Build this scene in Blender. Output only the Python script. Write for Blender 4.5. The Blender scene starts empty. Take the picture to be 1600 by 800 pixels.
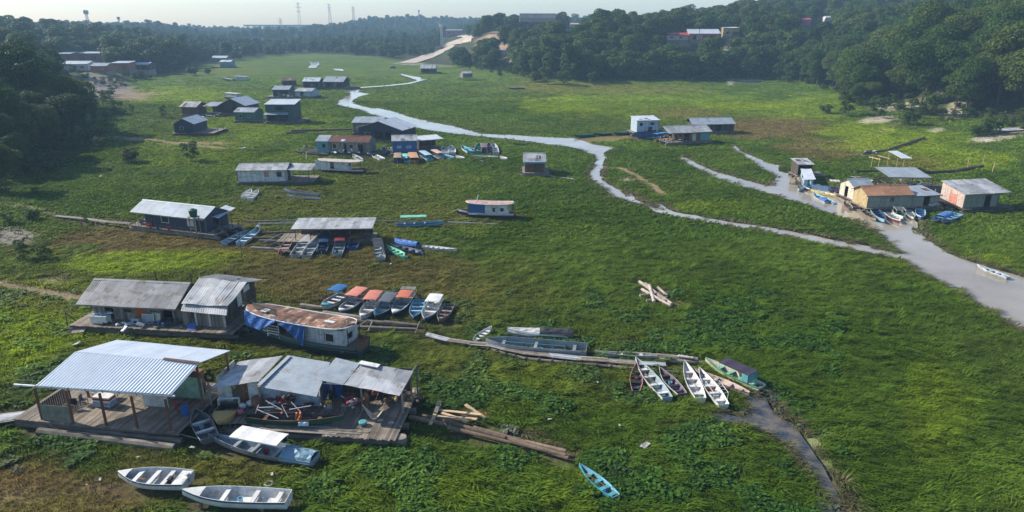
import bpy, math, random
import numpy as np
from mathutils import Vector, Matrix, Euler

R = math.radians
rnd = random.Random(11)
rng = np.random.default_rng(5)
scene = bpy.context.scene
COL = scene.collection

# ------------------------------------------------------------ camera, light
FPX, CAMH, PITCH = 1067.0, 30.0, R(18.9)
cd = bpy.data.cameras.new('camera'); cam = bpy.data.objects.new('camera', cd); COL.objects.link(cam)
cam.location = (0, 0, CAMH); cam.rotation_euler = (R(90) - PITCH, 0, 0)
cd.sensor_width = 36; cd.lens = 24.0; cd.clip_start = .1; cd.clip_end = 9000
scene.camera = cam

SUN_AZ, SUN_EL = R(-70), R(33)            # azimuth from +Y towards +X
to_sun = Vector((math.sin(SUN_AZ) * math.cos(SUN_EL), math.cos(SUN_AZ) * math.cos(SUN_EL), math.sin(SUN_EL)))
world = bpy.data.worlds.new('World'); scene.world = world; world.use_nodes = True
nt = world.node_tree; bg = nt.nodes['Background']
sky = nt.nodes.new('ShaderNodeTexSky'); sky.sky_type = 'NISHITA'; sky.sun_disc = False
sky.sun_elevation = SUN_EL; sky.sun_rotation = SUN_AZ; sky.altitude = 50
sky.air_density = 1.0; sky.dust_density = 0.8; sky.ozone_density = 3.2
nt.links.new(sky.outputs[0], bg.inputs[0]); bg.inputs[1].default_value = .13
sl = bpy.data.lights.new('sun', 'SUN'); sl.energy = 5.0; sl.angle = R(.6); sl.color = (1, .92, .78)
so = bpy.data.objects.new('sun', sl); COL.objects.link(so)
so.rotation_euler = (-to_sun).to_track_quat('-Z', 'Y').to_euler(); so.location = (-60, 60, 90)
vs = scene.view_settings
vs.view_transform = 'Standard'; vs.look = 'None'; vs.exposure = 0.58; vs.gamma = 1; vs.use_curve_mapping = False
scene.cycles.use_denoising = True
scene.cycles.volume_bounces = 0; scene.cycles.max_bounces = 8
scene.cycles.transparent_max_bounces = 8

# ------------------------------------------------------------ projection of the survey onto the ground
CP, SP = math.cos(PITCH), math.sin(PITCH)
def P(u, v, z=0.0):
    dx = (u - 800) / FPX; dy = (400 - v) / FPX
    d = (dx, CP + dy * SP, -SP + dy * CP)
    t = (z - CAMH) / d[2]
    return Vector((d[0] * t, d[1] * t, z))
def to_uv(x, y, z=0.0):
    dep = y * CP + (CAMH - z) * SP
    dep = np.maximum(dep, 1e-3)
    return 800 + FPX * x / dep, 400 - FPX * (y * SP - (CAMH - z) * CP) / dep

# ------------------------------------------------------------ noise
def _hash(ix, iy, s):
    h = (ix.astype(np.int64) * 374761393 + iy.astype(np.int64) * 668265263 + s * 974634777) & 0xffffffff
    h = ((h ^ (h >> 13)) * 1274126177) & 0xffffffff
    h = (h ^ (h >> 16)) & 0xffff
    return h / 65535.0
def vnoise(x, y, s=0):
    ix = np.floor(x); iy = np.floor(y); fx = x - ix; fy = y - iy
    fx = fx * fx * (3 - 2 * fx); fy = fy * fy * (3 - 2 * fy)
    a = _hash(ix, iy, s); b = _hash(ix + 1, iy, s); c = _hash(ix, iy + 1, s); d = _hash(ix + 1, iy + 1, s)
    return (a * (1 - fx) + b * fx) * (1 - fy) + (c * (1 - fx) + d * fx) * fy
def fbm(x, y, s=0, o=4):
    v = 0; a = .5; t = 0
    for k in range(o):
        v = v + a * vnoise(x, y, s + k * 7); t += a; a *= .5; x = x * 2.03 + 17; y = y * 2.03 + 5
    return v / t
def sm(t):
    t = np.clip(t, 0, 1); return t * t * (3 - 2 * t)
def seg_dist(px, py, poly, closed=True):
    d = np.full(px.shape, 1e9)
    n = len(poly)
    for i in range(n if closed else n - 1):
        ax, ay = poly[i]; bx, by = poly[(i + 1) % n]
        vx, vy = bx - ax, by - ay; L2 = vx * vx + vy * vy + 1e-9
        t = np.clip(((px - ax) * vx + (py - ay) * vy) / L2, 0, 1)
        d = np.minimum(d, np.hypot(px - ax - t * vx, py - ay - t * vy))
    return d
def inside(px, py, poly):
    r = np.zeros(px.shape, bool); n = len(poly); j = n - 1
    for i in range(n):
        ax, ay = poly[i]; bx, by = poly[j]
        if ay != by:
            c = ((ay > py) != (by > py)) & (px < (bx - ax) * (py - ay) / (by - ay) + ax)
            r ^= c
        j = i
    return r
def G(pts, z=0):
    return [tuple(P(u, v, z)[:2]) for u, v in pts]

# ------------------------------------------------------------ materials
MATS = {}
def rgb(c): return (c[0], c[1], c[2], 1)
def nd(t, kind, **kw):
    n = t.nodes.new(kind)
    for k, v in kw.items(): setattr(n, k, v)
    return n
def M(name, c1, c2=None, scale=3.0, rough=.75, metal=0., var=.5, stretch=(1, 1, 1), bump=.0, stain=None, stain_amt=.5, stain_scale=.8, spec=.3, transl=0.):
    """one procedural surface: two mottled colours, a per-piece tone and optional stains"""
    if name in MATS: return MATS[name]
    m = bpy.data.materials.new(name); m.use_nodes = True; t = m.node_tree; b = t.nodes['Principled BSDF']
    c2 = c2 or tuple(x * .72 for x in c1)
    tc = nd(t, 'ShaderNodeTexCoord'); mp = nd(t, 'ShaderNodeMapping'); mp.inputs['Scale'].default_value = stretch
    t.links.new(tc.outputs['Object'], mp.inputs[0])
    nz = nd(t, 'ShaderNodeTexNoise'); nz.inputs['Scale'].default_value = scale; nz.inputs['Detail'].default_value = 5; nz.inputs['Roughness'].default_value = .65
    t.links.new(mp.outputs[0], nz.inputs['Vector'])
    rp = nd(t, 'ShaderNodeMapRange'); rp.inputs[1].default_value = .33; rp.inputs[2].default_value = .67
    t.links.new(nz.outputs[0], rp.inputs[0])
    mx = nd(t, 'ShaderNodeMix', data_type='RGBA'); mx.inputs[6].default_value = rgb(c1); mx.inputs[7].default_value = rgb(c2)
    t.links.new(rp.outputs[0], mx.inputs[0]); out = mx.outputs[2]
    if stain:
        n2 = nd(t, 'ShaderNodeTexNoise'); n2.inputs['Scale'].default_value = stain_scale; n2.inputs['Detail'].default_value = 7; n2.inputs['Roughness'].default_value = .7
        t.links.new(tc.outputs['Object'], n2.inputs['Vector'])
        r2 = nd(t, 'ShaderNodeMapRange'); r2.inputs[1].default_value = .62 - .3 * stain_amt; r2.inputs[2].default_value = .72 - .2 * stain_amt
        t.links.new(n2.outputs[0], r2.inputs[0])
        m2 = nd(t, 'ShaderNodeMix', data_type='RGBA'); m2.inputs[7].default_value = rgb(stain)
        t.links.new(r2.outputs[0], m2.inputs[0]); t.links.new(out, m2.inputs[6]); out = m2.outputs[2]
    at = nd(t, 'ShaderNodeAttribute', attribute_name='var')
    mr = nd(t, 'ShaderNodeMapRange'); mr.inputs[3].default_value = 1 - var * .5; mr.inputs[4].default_value = 1 + var * .5
    t.links.new(at.outputs['Fac'], mr.inputs[0])
    mu = nd(t, 'ShaderNodeMix', data_type='RGBA', blend_type='MULTIPLY'); mu.inputs[0].default_value = 1
    t.links.new(out, mu.inputs[6]); t.links.new(mr.outputs[0], mu.inputs[7])
    t.links.new(mu.outputs[2], b.inputs['Base Color'])
    b.inputs['Roughness'].default_value = rough; b.inputs['Metallic'].default_value = metal
    b.inputs['Specular IOR Level'].default_value = spec
    if bump:
        bp = nd(t, 'ShaderNodeBump'); bp.inputs['Strength'].default_value = bump; bp.inputs['Distance'].default_value = .05
        t.links.new(nz.outputs[0], bp.inputs['Height']); t.links.new(bp.outputs[0], b.inputs['Normal'])
    if transl:
        tr = nd(t, 'ShaderNodeBsdfTranslucent'); ms = nd(t, 'ShaderNodeMixShader'); ms.inputs[0].default_value = transl
        t.links.new(mu.outputs[2], tr.inputs[0]); t.links.new(b.outputs[0], ms.inputs[1]); t.links.new(tr.outputs[0], ms.inputs[2])
        t.links.new(ms.outputs[0], t.nodes['Material Output'].inputs[0])
    MATS[name] = m
    return m
def paint(name, c, worn=.42):
    d = (.17, .15, .12)
    return M('paint_' + name, c, tuple(x * .8 for x in c), 2.2, .5, var=.25, stain=tuple(c[i] * .45 + d[i] * .3 for i in range(3)), stain_amt=worn, stain_scale=1.6)
wood_grey = M('wood_grey', (.27, .24, .21), (.14, .12, .10), 2.5, .85, var=.8, stretch=(1, 1, .25), bump=.2)
wood_deck = M('wood_deck', (.25, .21, .17), (.13, .105, .085), 2.0, .85, var=.75, stretch=(.4, .4, 1), bump=.2)
wood_dark = M('wood_dark', (.10, .085, .07), (.05, .042, .036), 2.5, .85, var=.7, stretch=(1, 1, .3))
wood_brown = M('wood_brown', (.22, .12, .07), (.13, .07, .045), 2.5, .8, var=.6, stretch=(1, 1, .3))
wood_new = M('wood_new', (.55, .40, .24), (.42, .29, .17), 2.5, .75, var=.35)
wood_red = M('wood_red', (.21, .085, .05), (.13, .055, .035), 2.5, .8, var=.4, stretch=(1, 1, .3))
log_mat = M('log_mat', (.25, .22, .18), (.10, .085, .07), 2.2, .9, var=.7, bump=.3, stretch=(.4, 1, 1))
zinc = M('zinc_sheet', (.31, .36, .41), (.24, .275, .315), 1.3, .6, .15, var=.3, stain=(.21, .17, .145), stain_amt=.16)
zinc_mid = M('zinc_mid', (.36, .41, .46), (.29, .335, .38), 1.2, .6, .1, var=.22)
zinc_bright = M('zinc_bright', (.58, .64, .71), (.50, .56, .63), 1.2, .6, .1, var=.15)
zinc_new = M('zinc_new', (.50, .545, .60), (.41, .45, .50), 1.2, .62, .1, var=.22)
zinc_old = M('zinc_old', (.23, .235, .245), (.15, .155, .165), 1.6, .7, .1, var=.8, stain=(.11, .085, .07), stain_amt=.3)
zinc_pale = M('zinc_pale', (.39, .405, .425), (.27, .28, .295), 1.5, .7, .1, var=.75, stain=(.17, .14, .12), stain_amt=.25)
rust_roof = M('rust_roof', (.15, .06, .04), (.09, .045, .035), 2.5, .8, .1, var=.5, stain=(.22, .18, .15), stain_amt=.1)
rust_pale = M('rust_pale', (.205, .105, .068), (.125, .062, .046), 1.8, .85, 0, var=1.25, stain=(.44, .35, .26), stain_amt=.36, stain_scale=1.3)
orange_roof = M('orange_roof', (.38, .20, .11), (.28, .14, .08), 2, .7, 0, var=.4, stain=(.52, .42, .36), stain_amt=.15)
glass_dark = M('glass_dark', (.02, .022, .025), (.03, .032, .035), 3, .12, var=.1, spec=.6)
black_plastic = M('black_plastic', (.022, .022, .024), (.035, .035, .035), 4, .45, var=.2)
rubber = M('rubber', (.025, .024, .023), (.045, .043, .04), 5, .85, var=.2)
steel = M('steel_tube', (.45, .46, .47), (.32, .32, .33), 5, .4, .6, var=.2)
alu = M('aluminium', (.43, .46, .48), (.33, .36, .38), 2.5, .42, .45, var=.25, stain=(.20, .18, .15), stain_amt=.25, stain_scale=2)
skin_m = M('skin', (.32, .17, .10), (.28, .14, .085), 5, .55, var=.1)
concrete = M('concrete_float', (.30, .27, .23), (.17, .15, .12), 1.5, .9, var=.4, bump=.2)

# ------------------------------------------------------------ mesh builder
class MB:
    def __init__(s): s.v = []; s.f = []; s.m = []; s.a = []
    def poly(s, pts, faces, m=0, var=None):
        o = len(s.v); s.v.extend([tuple(p) for p in pts])
        va = rnd.random() if var is None else var
        for f in faces: s.f.append([i + o for i in f]); s.m.append(m); s.a.append(va)
    def box(s, x0, x1, y0, y1, z0, z1, m=0, var=None, M=None):
        p = [Vector(q) for q in ((x0, y0, z0), (x1, y0, z0), (x1, y1, z0), (x0, y1, z0), (x0, y0, z1), (x1, y0, z1), (x1, y1, z1), (x0, y1, z1))]
        if M: p = [M @ q for q in p]
        s.poly(p, [(3, 2, 1, 0), (4, 5, 6, 7), (0, 1, 5, 4), (1, 2, 6, 5), (2, 3, 7, 6), (3, 0, 4, 7)], m, var)
    def bar(s, a, b, w, h=None, m=0, var=None):
        """square bar from a to b"""
        a = Vector(a); b = Vector(b); d = b - a; L = d.length; h = h or w
        q = d.to_track_quat('X', 'Z').to_matrix().to_4x4(); T = Matrix.Translation(a) @ q
        s.box(0, L, -w / 2, w / 2, -h / 2, h / 2, m, var, T)
    def tube(s, a, b, r0, r1=None, n=8, m=0, var=None):
        a = Vector(a); b = Vector(b); r1 = r0 if r1 is None else r1
        q = (b - a).to_track_quat('Z', 'Y').to_matrix()
        pts = []
        for c, r in ((a, r0), (b, r1)):
            for i in range(n):
                t = 2 * math.pi * i / n; pts.append(c + q @ Vector((math.cos(t) * r, math.sin(t) * r, 0)))
        fs = [(i, (i + 1) % n, n + (i + 1) % n, n + i) for i in range(n)] + [tuple(range(n - 1, -1, -1)), tuple(range(n, 2 * n))]
        s.poly(pts, fs, m, var)
    def path(s, pts, r, n=6, m=0):
        for a, b in zip(pts, pts[1:]): s.tube(a, b, r, r, n, m)
    def lathe(s, prof, c=(0, 0, 0), n=14, m=0, axis='z', var=None):
        pts = []; 
        for r, z in prof:
            for i in range(n):
                t = 2 * math.pi * i / n; p = (math.cos(t) * r, math.sin(t) * r, z)
                if axis == 'y': p = (p[0], p[2], p[1])
                if axis == 'x': p = (p[2], p[0], p[1])
                pts.append((p[0] + c[0], p[1] + c[1], p[2] + c[2]))
        k = len(prof)
        fs = [(j * n + i, j * n + (i + 1) % n, (j + 1) * n + (i + 1) % n, (j + 1) * n + i) for j in range(k - 1) for i in range(n)]
        fs += [tuple(range(n - 1, -1, -1)), tuple(range((k - 1) * n, k * n))]
        s.poly(pts, fs, m, var)
    def ball(s, c, r, m=0, n=8, sc=(1, 1, 1)):
        prof = [(max(.02, math.sin(math.pi * k / n)) * r, -math.cos(math.pi * k / n) * r) for k in range(n + 1)]
        o = len(s.v); s.lathe(prof, (0, 0, 0), n + 2, m)
        for i in range(o, len(s.v)):
            x, y, z = s.v[i]; s.v[i] = (x * sc[0] + c[0], y * sc[1] + c[1], z * sc[2] + c[2])
    def grid(s, pts, thick=.02, m=0, var=None, var_fn=None):
        """pts[i][j] sheet with a real thickness and closed rim"""
        nu, nv = len(pts), len(pts[0]); o = len(s.v)
        A = [[Vector(p) for p in r] for r in pts]
        top = []; bot = []
        for i in range(nu):
            for j in range(nv):
                du = A[min(i + 1, nu - 1)][j] - A[max(i - 1, 0)][j]; dv = A[i][min(j + 1, nv - 1)] - A[i][max(j - 1, 0)]
                n = du.cross(dv); n = n.normalized() if n.length > 1e-9 else Vector((0, 0, 1))
                top.append(tuple(A[i][j])); bot.append(tuple(A[i][j] - n * thick))
        s.v.extend(top); s.v.extend(bot); K = nu * nv
        va = rnd.random() if var is None else var
        def add(f, i=0, j=0):
            s.f.append([q + o for q in f]); s.m.append(m); s.a.append(var_fn(i, j) if var_fn else va)
        for i in range(nu - 1):
            for j in range(nv - 1):
                a, b, c, d = i * nv + j, (i + 1) * nv + j, (i + 1) * nv + j + 1, i * nv + j + 1
                add((a, b, c, d), i, j); add((d + K, c + K, b + K, a + K), i, j)
        for i in range(nu - 1):
            a, b = i * nv, (i + 1) * nv; add((b, a, a + K, b + K), i, 0)
            a, b = i * nv + nv - 1, (i + 1) * nv + nv - 1; add((a, b, b + K, a + K), i, nv - 2)
        for j in range(nv - 1):
            add((j, j + 1, j + 1 + K, j + K), 0, j)
            a = (nu - 1) * nv + j; add((a + 1, a, a + K, a + 1 + K), nu - 2, j)
    def corr(s, A, B, C, D, pitch=.25, amp=.025, sheet=.95, m=0, rows=3, wave=.015, sharp=False, ms=None):
        """corrugated sheets from eave A-B to ridge D-C"""
        A, B, C, D = map(Vector, (A, B, C, D)); L = (B - A).length
        n = max(4, int(L / pitch) * 4); nrm = (B - A).cross(D - A).normalized()
        seeds = {}
        def sv(k, r):
            if (k, r) not in seeds: seeds[(k, r)] = rnd.random()
            return seeds[(k, r)]
        ns = max(1, round(L / sheet))
        pts = []
        for i in range(n + 1):
            t = i / n; ph = (0, 1, 1, 0)[i % 4] if sharp else (0, .7, 1, .7)[i % 4]
            row = []
            for j in range(rows + 1):
                r = j / rows
                p = A.lerp(B, t).lerp(D.lerp(C, t), r)
                k = min(ns - 1, int(t * ns))
                p = p + nrm * (ph * amp + wave * (sv(k, 90 + (j > 0) * 1) - .5) * 1.6 + wave * (math.sin(t * 9 + r * 5)))
                row.append(p)
            pts.append(row)
        vf = lambda i, j: sv(min(ns - 1, int((i + .5) / n * ns)), int(j >= rows / 2)) * .75 + .25 * ((i // 2) % 2)
        s.grid(pts, .015, m, None, vf)
        if ms is not None:
            pass
    def build(s, name, mats, parent=None, smooth=False):
        me = bpy.data.meshes.new(name); me.from_pydata(s.v, [], s.f)
        for mt in (mats if isinstance(mats, (list, tuple)) else [mats]): me.materials.append(mt)
        me.polygons.foreach_set('material_index', s.m)
        at = me.attributes.new('var', 'FLOAT', 'FACE'); at.data.foreach_set('value', s.a)
        if smooth: me.polygons.foreach_set('use_smooth', [True] * len(s.f))
        me.update()
        o = bpy.data.objects.new(name, me); COL.objects.link(o)
        if parent: o.parent = parent
        return o
def tag(o, label=None, cat=None, group=None, kind=None):
    if label: o['label'] = label
    if cat: o['category'] = cat
    if group: o['group'] = group
    if kind: o['kind'] = kind
    return o
def thing(name, label, cat, loc=(0, 0, 0), rz=0., group=None):
    o = bpy.data.objects.new(name, None); COL.objects.link(o)
    o.empty_display_size = .3; o.location = loc; o.rotation_euler = (0, 0, rz)
    return tag(o, label, cat, group, 'thing')
FOOT = []      # ground kept clear of tall grass: (cx, cy, yaw, half length, half width)
def foot(cx, cy, yaw, hl, hw): FOOT.append((cx, cy, yaw, hl, hw))
# ------------------------------------------------------------ terrain
VALLEY = G([(-900, 620), (-350, 425), (0, 318), (60, 285), (118, 240), (160, 205), (168, 175), (200, 140), (255, 116), (330, 98), (400, 90), (480, 83.5),
            (540, 86), (600, 93), (660, 101), (720, 107), (770, 115), (830, 128), (900, 132), (1000, 130), (1100, 129), (1200, 128), (1285, 143),
            (1325, 172), (1410, 192), (1500, 199), (1600, 220), (1800, 266), (2600, 420),])
VALLEY += [(420, -500), (-420, -500)]
def terrain(x, y):
    x = np.asarray(x, float); y = np.asarray(y, float)
    d = seg_dist(x, y, VALLEY); ins = inside(x, y, VALLEY); d = np.where(ins, -d, d)
    d = d + (fbm(x / 40, y / 40, 3) - .5) * 10 * sm((d + 4) / 20)
    r = x / np.maximum(y, 1)
    right = sm((r + .12) / .1)
    left = 1 - sm((r + .52) / .12)
    mid = np.clip(1 - right - left, 0, 1)
    wob = (fbm(x / 90, y / 90, 21) - .5)
    hr = 21 * sm(d / 75) + 15 * sm((d - 60) / 180) * sm((r - .17) / .25) + wob * 8 * sm(d / 60)
    hl = 5 * sm(d / 25) + 12 * sm((d - 25) / 130) + wob * 5 * sm(d / 60)
    hm = 3 * sm(d / 160) + 4 * sm((d - 250) / 500) + wob * 10 * sm(d / 90)
    h = right * hr + left * hl + mid * hm + 1.6 * sm((d + 22) / 30) * (1 - sm(d / 20)) * right
    # distant ridge
    h = h + 27 * np.exp(-(((x + 225) / 150) ** 2 + ((y - 1500) / 260) ** 2)) + 5 * np.exp(-(((x + 330) / 190) ** 2 + ((y - 1050) / 160) ** 2))
    h = h + (fbm(x / 14, y / 14, 9, 3) - .5) * .5 * sm(d / 5 + 1)
    return h, d
def terr1(x, y):
    return float(terrain(np.array([x]), np.array([y]))[0][0])
def PT(u, v, zoff=0.0):
    """the first point of the ground seen at this spot of the survey photograph"""
    dx = (u - 800) / FPX; dy = (400 - v) / FPX
    d = np.array((dx, CP + dy * SP, -SP + dy * CP))
    t = np.concatenate([np.arange(30, 700, .5), np.arange(700, 3000, 2.)])
    X = d[0] * t; Y = d[1] * t; Z = CAMH + d[2] * t
    h = terrain(X, Y)[0]
    hit = Z < h + zoff; k = np.argmax(hit) if hit.any() else int(np.argmin(np.where(Y < 640, Z - h, 1e9)))
    return Vector((X[k], Y[k], max(h[k], Z[k] if not hit.any() else -9)))

# water outlines
def strip(L, Rr): return L + Rr[::-1]
WATER = {
 'upper': strip([(535, 144), (548, 146), (540, 152), (529, 157), (526, 163), (545, 168), (566, 172), (577, 178), (596, 182), (620, 191), (640, 197), (672, 204), (720, 210), (752, 213), (800, 218), (826, 221), (852, 225), (882, 228), (900, 232), (917, 238), (930, 242), (931, 247), (930, 256), (924, 266), (921, 273), (926, 281), (931, 287), (943, 295), (952, 302), (960, 306), (975, 312), (990, 317), (1007, 322), (1018, 328), (1026, 332), (1040, 335), (1060, 339), (1100, 346), (1150, 355), (1200, 363), (1250, 374), (1300, 385), (1350, 394), (1402, 404)],
   [(563, 137), (560, 144), (577, 147), (560, 151), (551, 157), (553, 162), (566, 166), (580, 169), (590, 169), (600, 171), (620, 176), (640, 183), (675, 191), (712, 198), (752, 209), (800, 211), (850, 214), (895, 216), (912, 221), (928, 226), (946, 229), (962, 232), (948, 236), (942, 240), (947, 247), (941, 255), (942, 262), (936, 268), (939, 275), (941, 281), (947, 285), (958, 292), (971, 300), (978, 306), (985, 302), (996, 313), (1016, 321), (1026, 326), (1030, 318), (1035, 322), (1045, 328), (1062, 334), (1085, 337), (1107, 342), (1160, 350), (1210, 357), (1260, 366), (1310, 376), (1350, 384), (1385, 391), (1412, 398)]),
 'right': [(1060, 246), (1072, 247), (1092, 257), (1112, 266), (1140, 275), (1170, 283), (1200, 291), (1207, 285), (1213, 276), (1204, 268), (1190, 264), (1185, 259), (1160, 241), (1150, 237), (1145, 228), (1150, 227), (1156, 236), (1166, 240), (1190, 250), (1200, 256), (1217, 258), (1219, 268), (1233, 272), (1242, 282), (1248, 291), (1275, 287), (1300, 292), (1330, 303), (1348, 318), (1380, 330), (1430, 338), (1431, 352), (1433, 361), (1440, 368), (1452, 377), (1480, 396), (1520, 411), (1560, 423), (1590, 430), (1600, 433), (1720, 480), (1760, 590), (1700, 560), (1600, 518), (1560, 494), (1520, 469), (1469, 441), (1430, 421), (1408, 404), (1410, 397), (1392, 381), (1375, 366), (1325, 343), (1262, 321), (1200, 302), (1150, 289), (1118, 278), (1085, 261)],
 'pond': [(1168, 615), (1195, 618), (1205, 640), (1222, 655), (1245, 672), (1268, 700), (1290, 735), (1305, 765), (1318, 800), (1296, 800), (1288, 770), (1272, 742), (1252, 718), (1228, 694), (1200, 676), (1170, 664), (1140, 660), (1118, 656), (1108, 648), (1126, 645), (1150, 652), (1166, 650), (1172, 636)],
 'far_pool': [(482, 97), (498, 96.4), (499, 101), (494, 107), (481, 106.5), (486, 101)],
 'far_sliver': [(520, 108), (535, 108.6), (538, 111.8), (524, 110.6)],
 'far_link': strip([(560, 138.5), (600, 136), (640, 132), (656, 128)], [(562, 137), (600, 134.6), (638, 130.4), (651, 127)]),
 'far_creek': [(624, 116), (634, 117.5), (645, 120), (657, 121.5), (659, 124), (668, 125.5), (650, 129), (651, 125.6), (641, 122.6), (630, 119)],
}
def densify(poly, step, amp, s):
    out = []
    n = len(poly)
    for i in range(n):
        a = Vector(poly[i]); b = Vector(poly[(i + 1) % n]); L = (b - a).length; k = max(1, int(L / step))
        nr = Vector((-(b - a).y, (b - a).x)); nr = nr / max(L, 1e-6)
        for q in range(k):
            p = a.lerp(b, q / k)
            w = (float(fbm(np.array([p.x / 2.2]), np.array([p.y / 2.2]), s)[0]) - .5) * 2 * amp
            out.append(tuple(p + nr * w))
    return out
WPOLY = {}
for k, poly in WATER.items():
    g = G(poly); dist = np.mean([q[1] for q in g])
    WPOLY[k] = densify(g, max(.6, dist / 200), min(.5, .004 * dist), 31)
def in_water(x, y, grow=None):
    r = np.zeros(np.shape(x), bool)
    for g in WPOLY.values():
        xs = [p[0] for p in g]; ys = [p[1] for p in g]
        k = np.nonzero((x > min(xs) - 2) & (x < max(xs) + 2) & (y > min(ys) - 2) & (y < max(ys) + 2))[0]
        if len(k):
            r[k] |= inside(x[k], y[k], g)
            if grow: r[k] |= seg_dist(x[k], y[k], g) < grow
    return r

# vegetation and soil cover, described as patches of colour seen from above
LUSH = (.074, .135, .010); MID = (.112, .178, .018); LIME = (.255, .335, .014); OLIVE = (.19, .175, .036); BROWN = (.225, .145, .06); DIRT = (.26, .19, .125); SAND = (.46, .39, .31); DRY = (.20, .165, .06); SOIL = (.075, .06, .035); ROCK = (.27, .235, .21); RED = (.42, .23, .12); DARKG = (.03, .065, .008)
# (u, v, ru, rv, colour, weight, grass height factor)
PATCH = [
 (350, 470, 420, 130, OLIVE, .4, .75), (560, 430, 200, 50, BROWN, .5, .7), (300, 380, 240, 42, OLIVE, .8, .6), (230, 375, 150, 28, BROWN, .55, .45),
 (210, 412, 140, 17, LIME, .85, .7), (290, 402, 90, 12, LIME, .5, .8), (70, 500, 120, 60, LIME, .8, 1.0), (20, 560, 90, 40, LIME, .7, 1.0), (240, 520, 60, 30, LIME, .3, 1), (60, 470, 90, 22, OLIVE, .6, .6),
 (100, 310, 160, 26, LUSH, .5, 1.2), (300, 240, 140, 30, LIME, .35, 1.0), (180, 240, 70, 26, LUSH, .4, 1.2), (200, 205, 60, 20, LUSH, .5, 1), (400, 190, 130, 30, LIME, .4, .8), (470, 245, 60, 12, LIME, .4, .8), (280, 150, 100, 18, LIME, .5, .8), (430, 320, 90, 25, OLIVE, .4, .8),
 (600, 300, 150, 55, OLIVE, .35, .7), (720, 340, 120, 22, OLIVE, .4, .7), (330, 110, 90, 14, OLIVE, .3, .8),
 (1020, 165, 210, 26, LIME, .45, .7), (870, 165, 60, 18, LIME, .5, .7), (950, 140, 200, 9, OLIVE, .6, .7), (830, 135, 60, 6, OLIVE, .5, .7), (1080, 178, 70, 12, OLIVE, .8, .6), (1160, 165, 80, 9, LIME, .6, .9), (1210, 200, 110, 20, BROWN, .75, .5), (1300, 235, 90, 20, BROWN, .6, .5), (1260, 170, 90, 20, LIME, .5, .7), (1220, 130, 50, 12, LUSH, .7, 1),
 (1330, 205, 70, 14, LIME, .7, .8), (1420, 225, 130, 20, LIME, .75, .9), (1480, 250, 110, 22, LIME, .75, .9), (1420, 255, 60, 16, OLIVE, .7, .7), (1530, 225, 90, 16, LUSH, .5, .9), (1560, 290, 60, 20, LUSH, .5, 1),
 (1150, 375, 180, 28, LUSH, .5, 1.15), (1120, 325, 70, 12, LIME, .5, 1), (1250, 330, 150, 35, LUSH, .6, 1.2), (1000, 255, 110, 30, LUSH, .4, 1.1), (1470, 410, 110, 16, LIME, .35, 1),
 (1250, 500, 220, 110, LUSH, .55, 1.25), (1350, 700, 260, 130, LUSH, .6, 1.15), (1460, 640, 60, 90, LIME, .28, 1.1), (1130, 470, 140, 60, LUSH, .4, 1.1), (900, 700, 220, 90, LUSH, .45, 1.0), (560, 740, 160, 60, MID, .4, 1.2), (640, 770, 140, 40, LIME, .22, 1.2), (880, 770, 60, 50, LIME, .2, 1.3),
 (750, 560, 140, 40, OLIVE, .3, .9), (820, 590, 90, 25, LIME, .18, 1), (1000, 600, 140, 40, OLIVE, .2, .9), (780, 450, 110, 50, OLIVE, .3, .8),
 (90, 770, 200, 55, BROWN, .8, .35), (220, 720, 110, 30, OLIVE, .8, .5), (330, 740, 120, 35, OLIVE, .7, .6), (120, 690, 160, 22, LUSH, .6, 1.0), (250, 700, 90, 20, DARKG, .4, 1), (60, 790, 130, 24, OLIVE, .5, .5),
 (500, 690, 150, 20, DARKG, .45, 1.1), (580, 660, 60, 14, DARKG, .5, 1.1),
]
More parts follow.
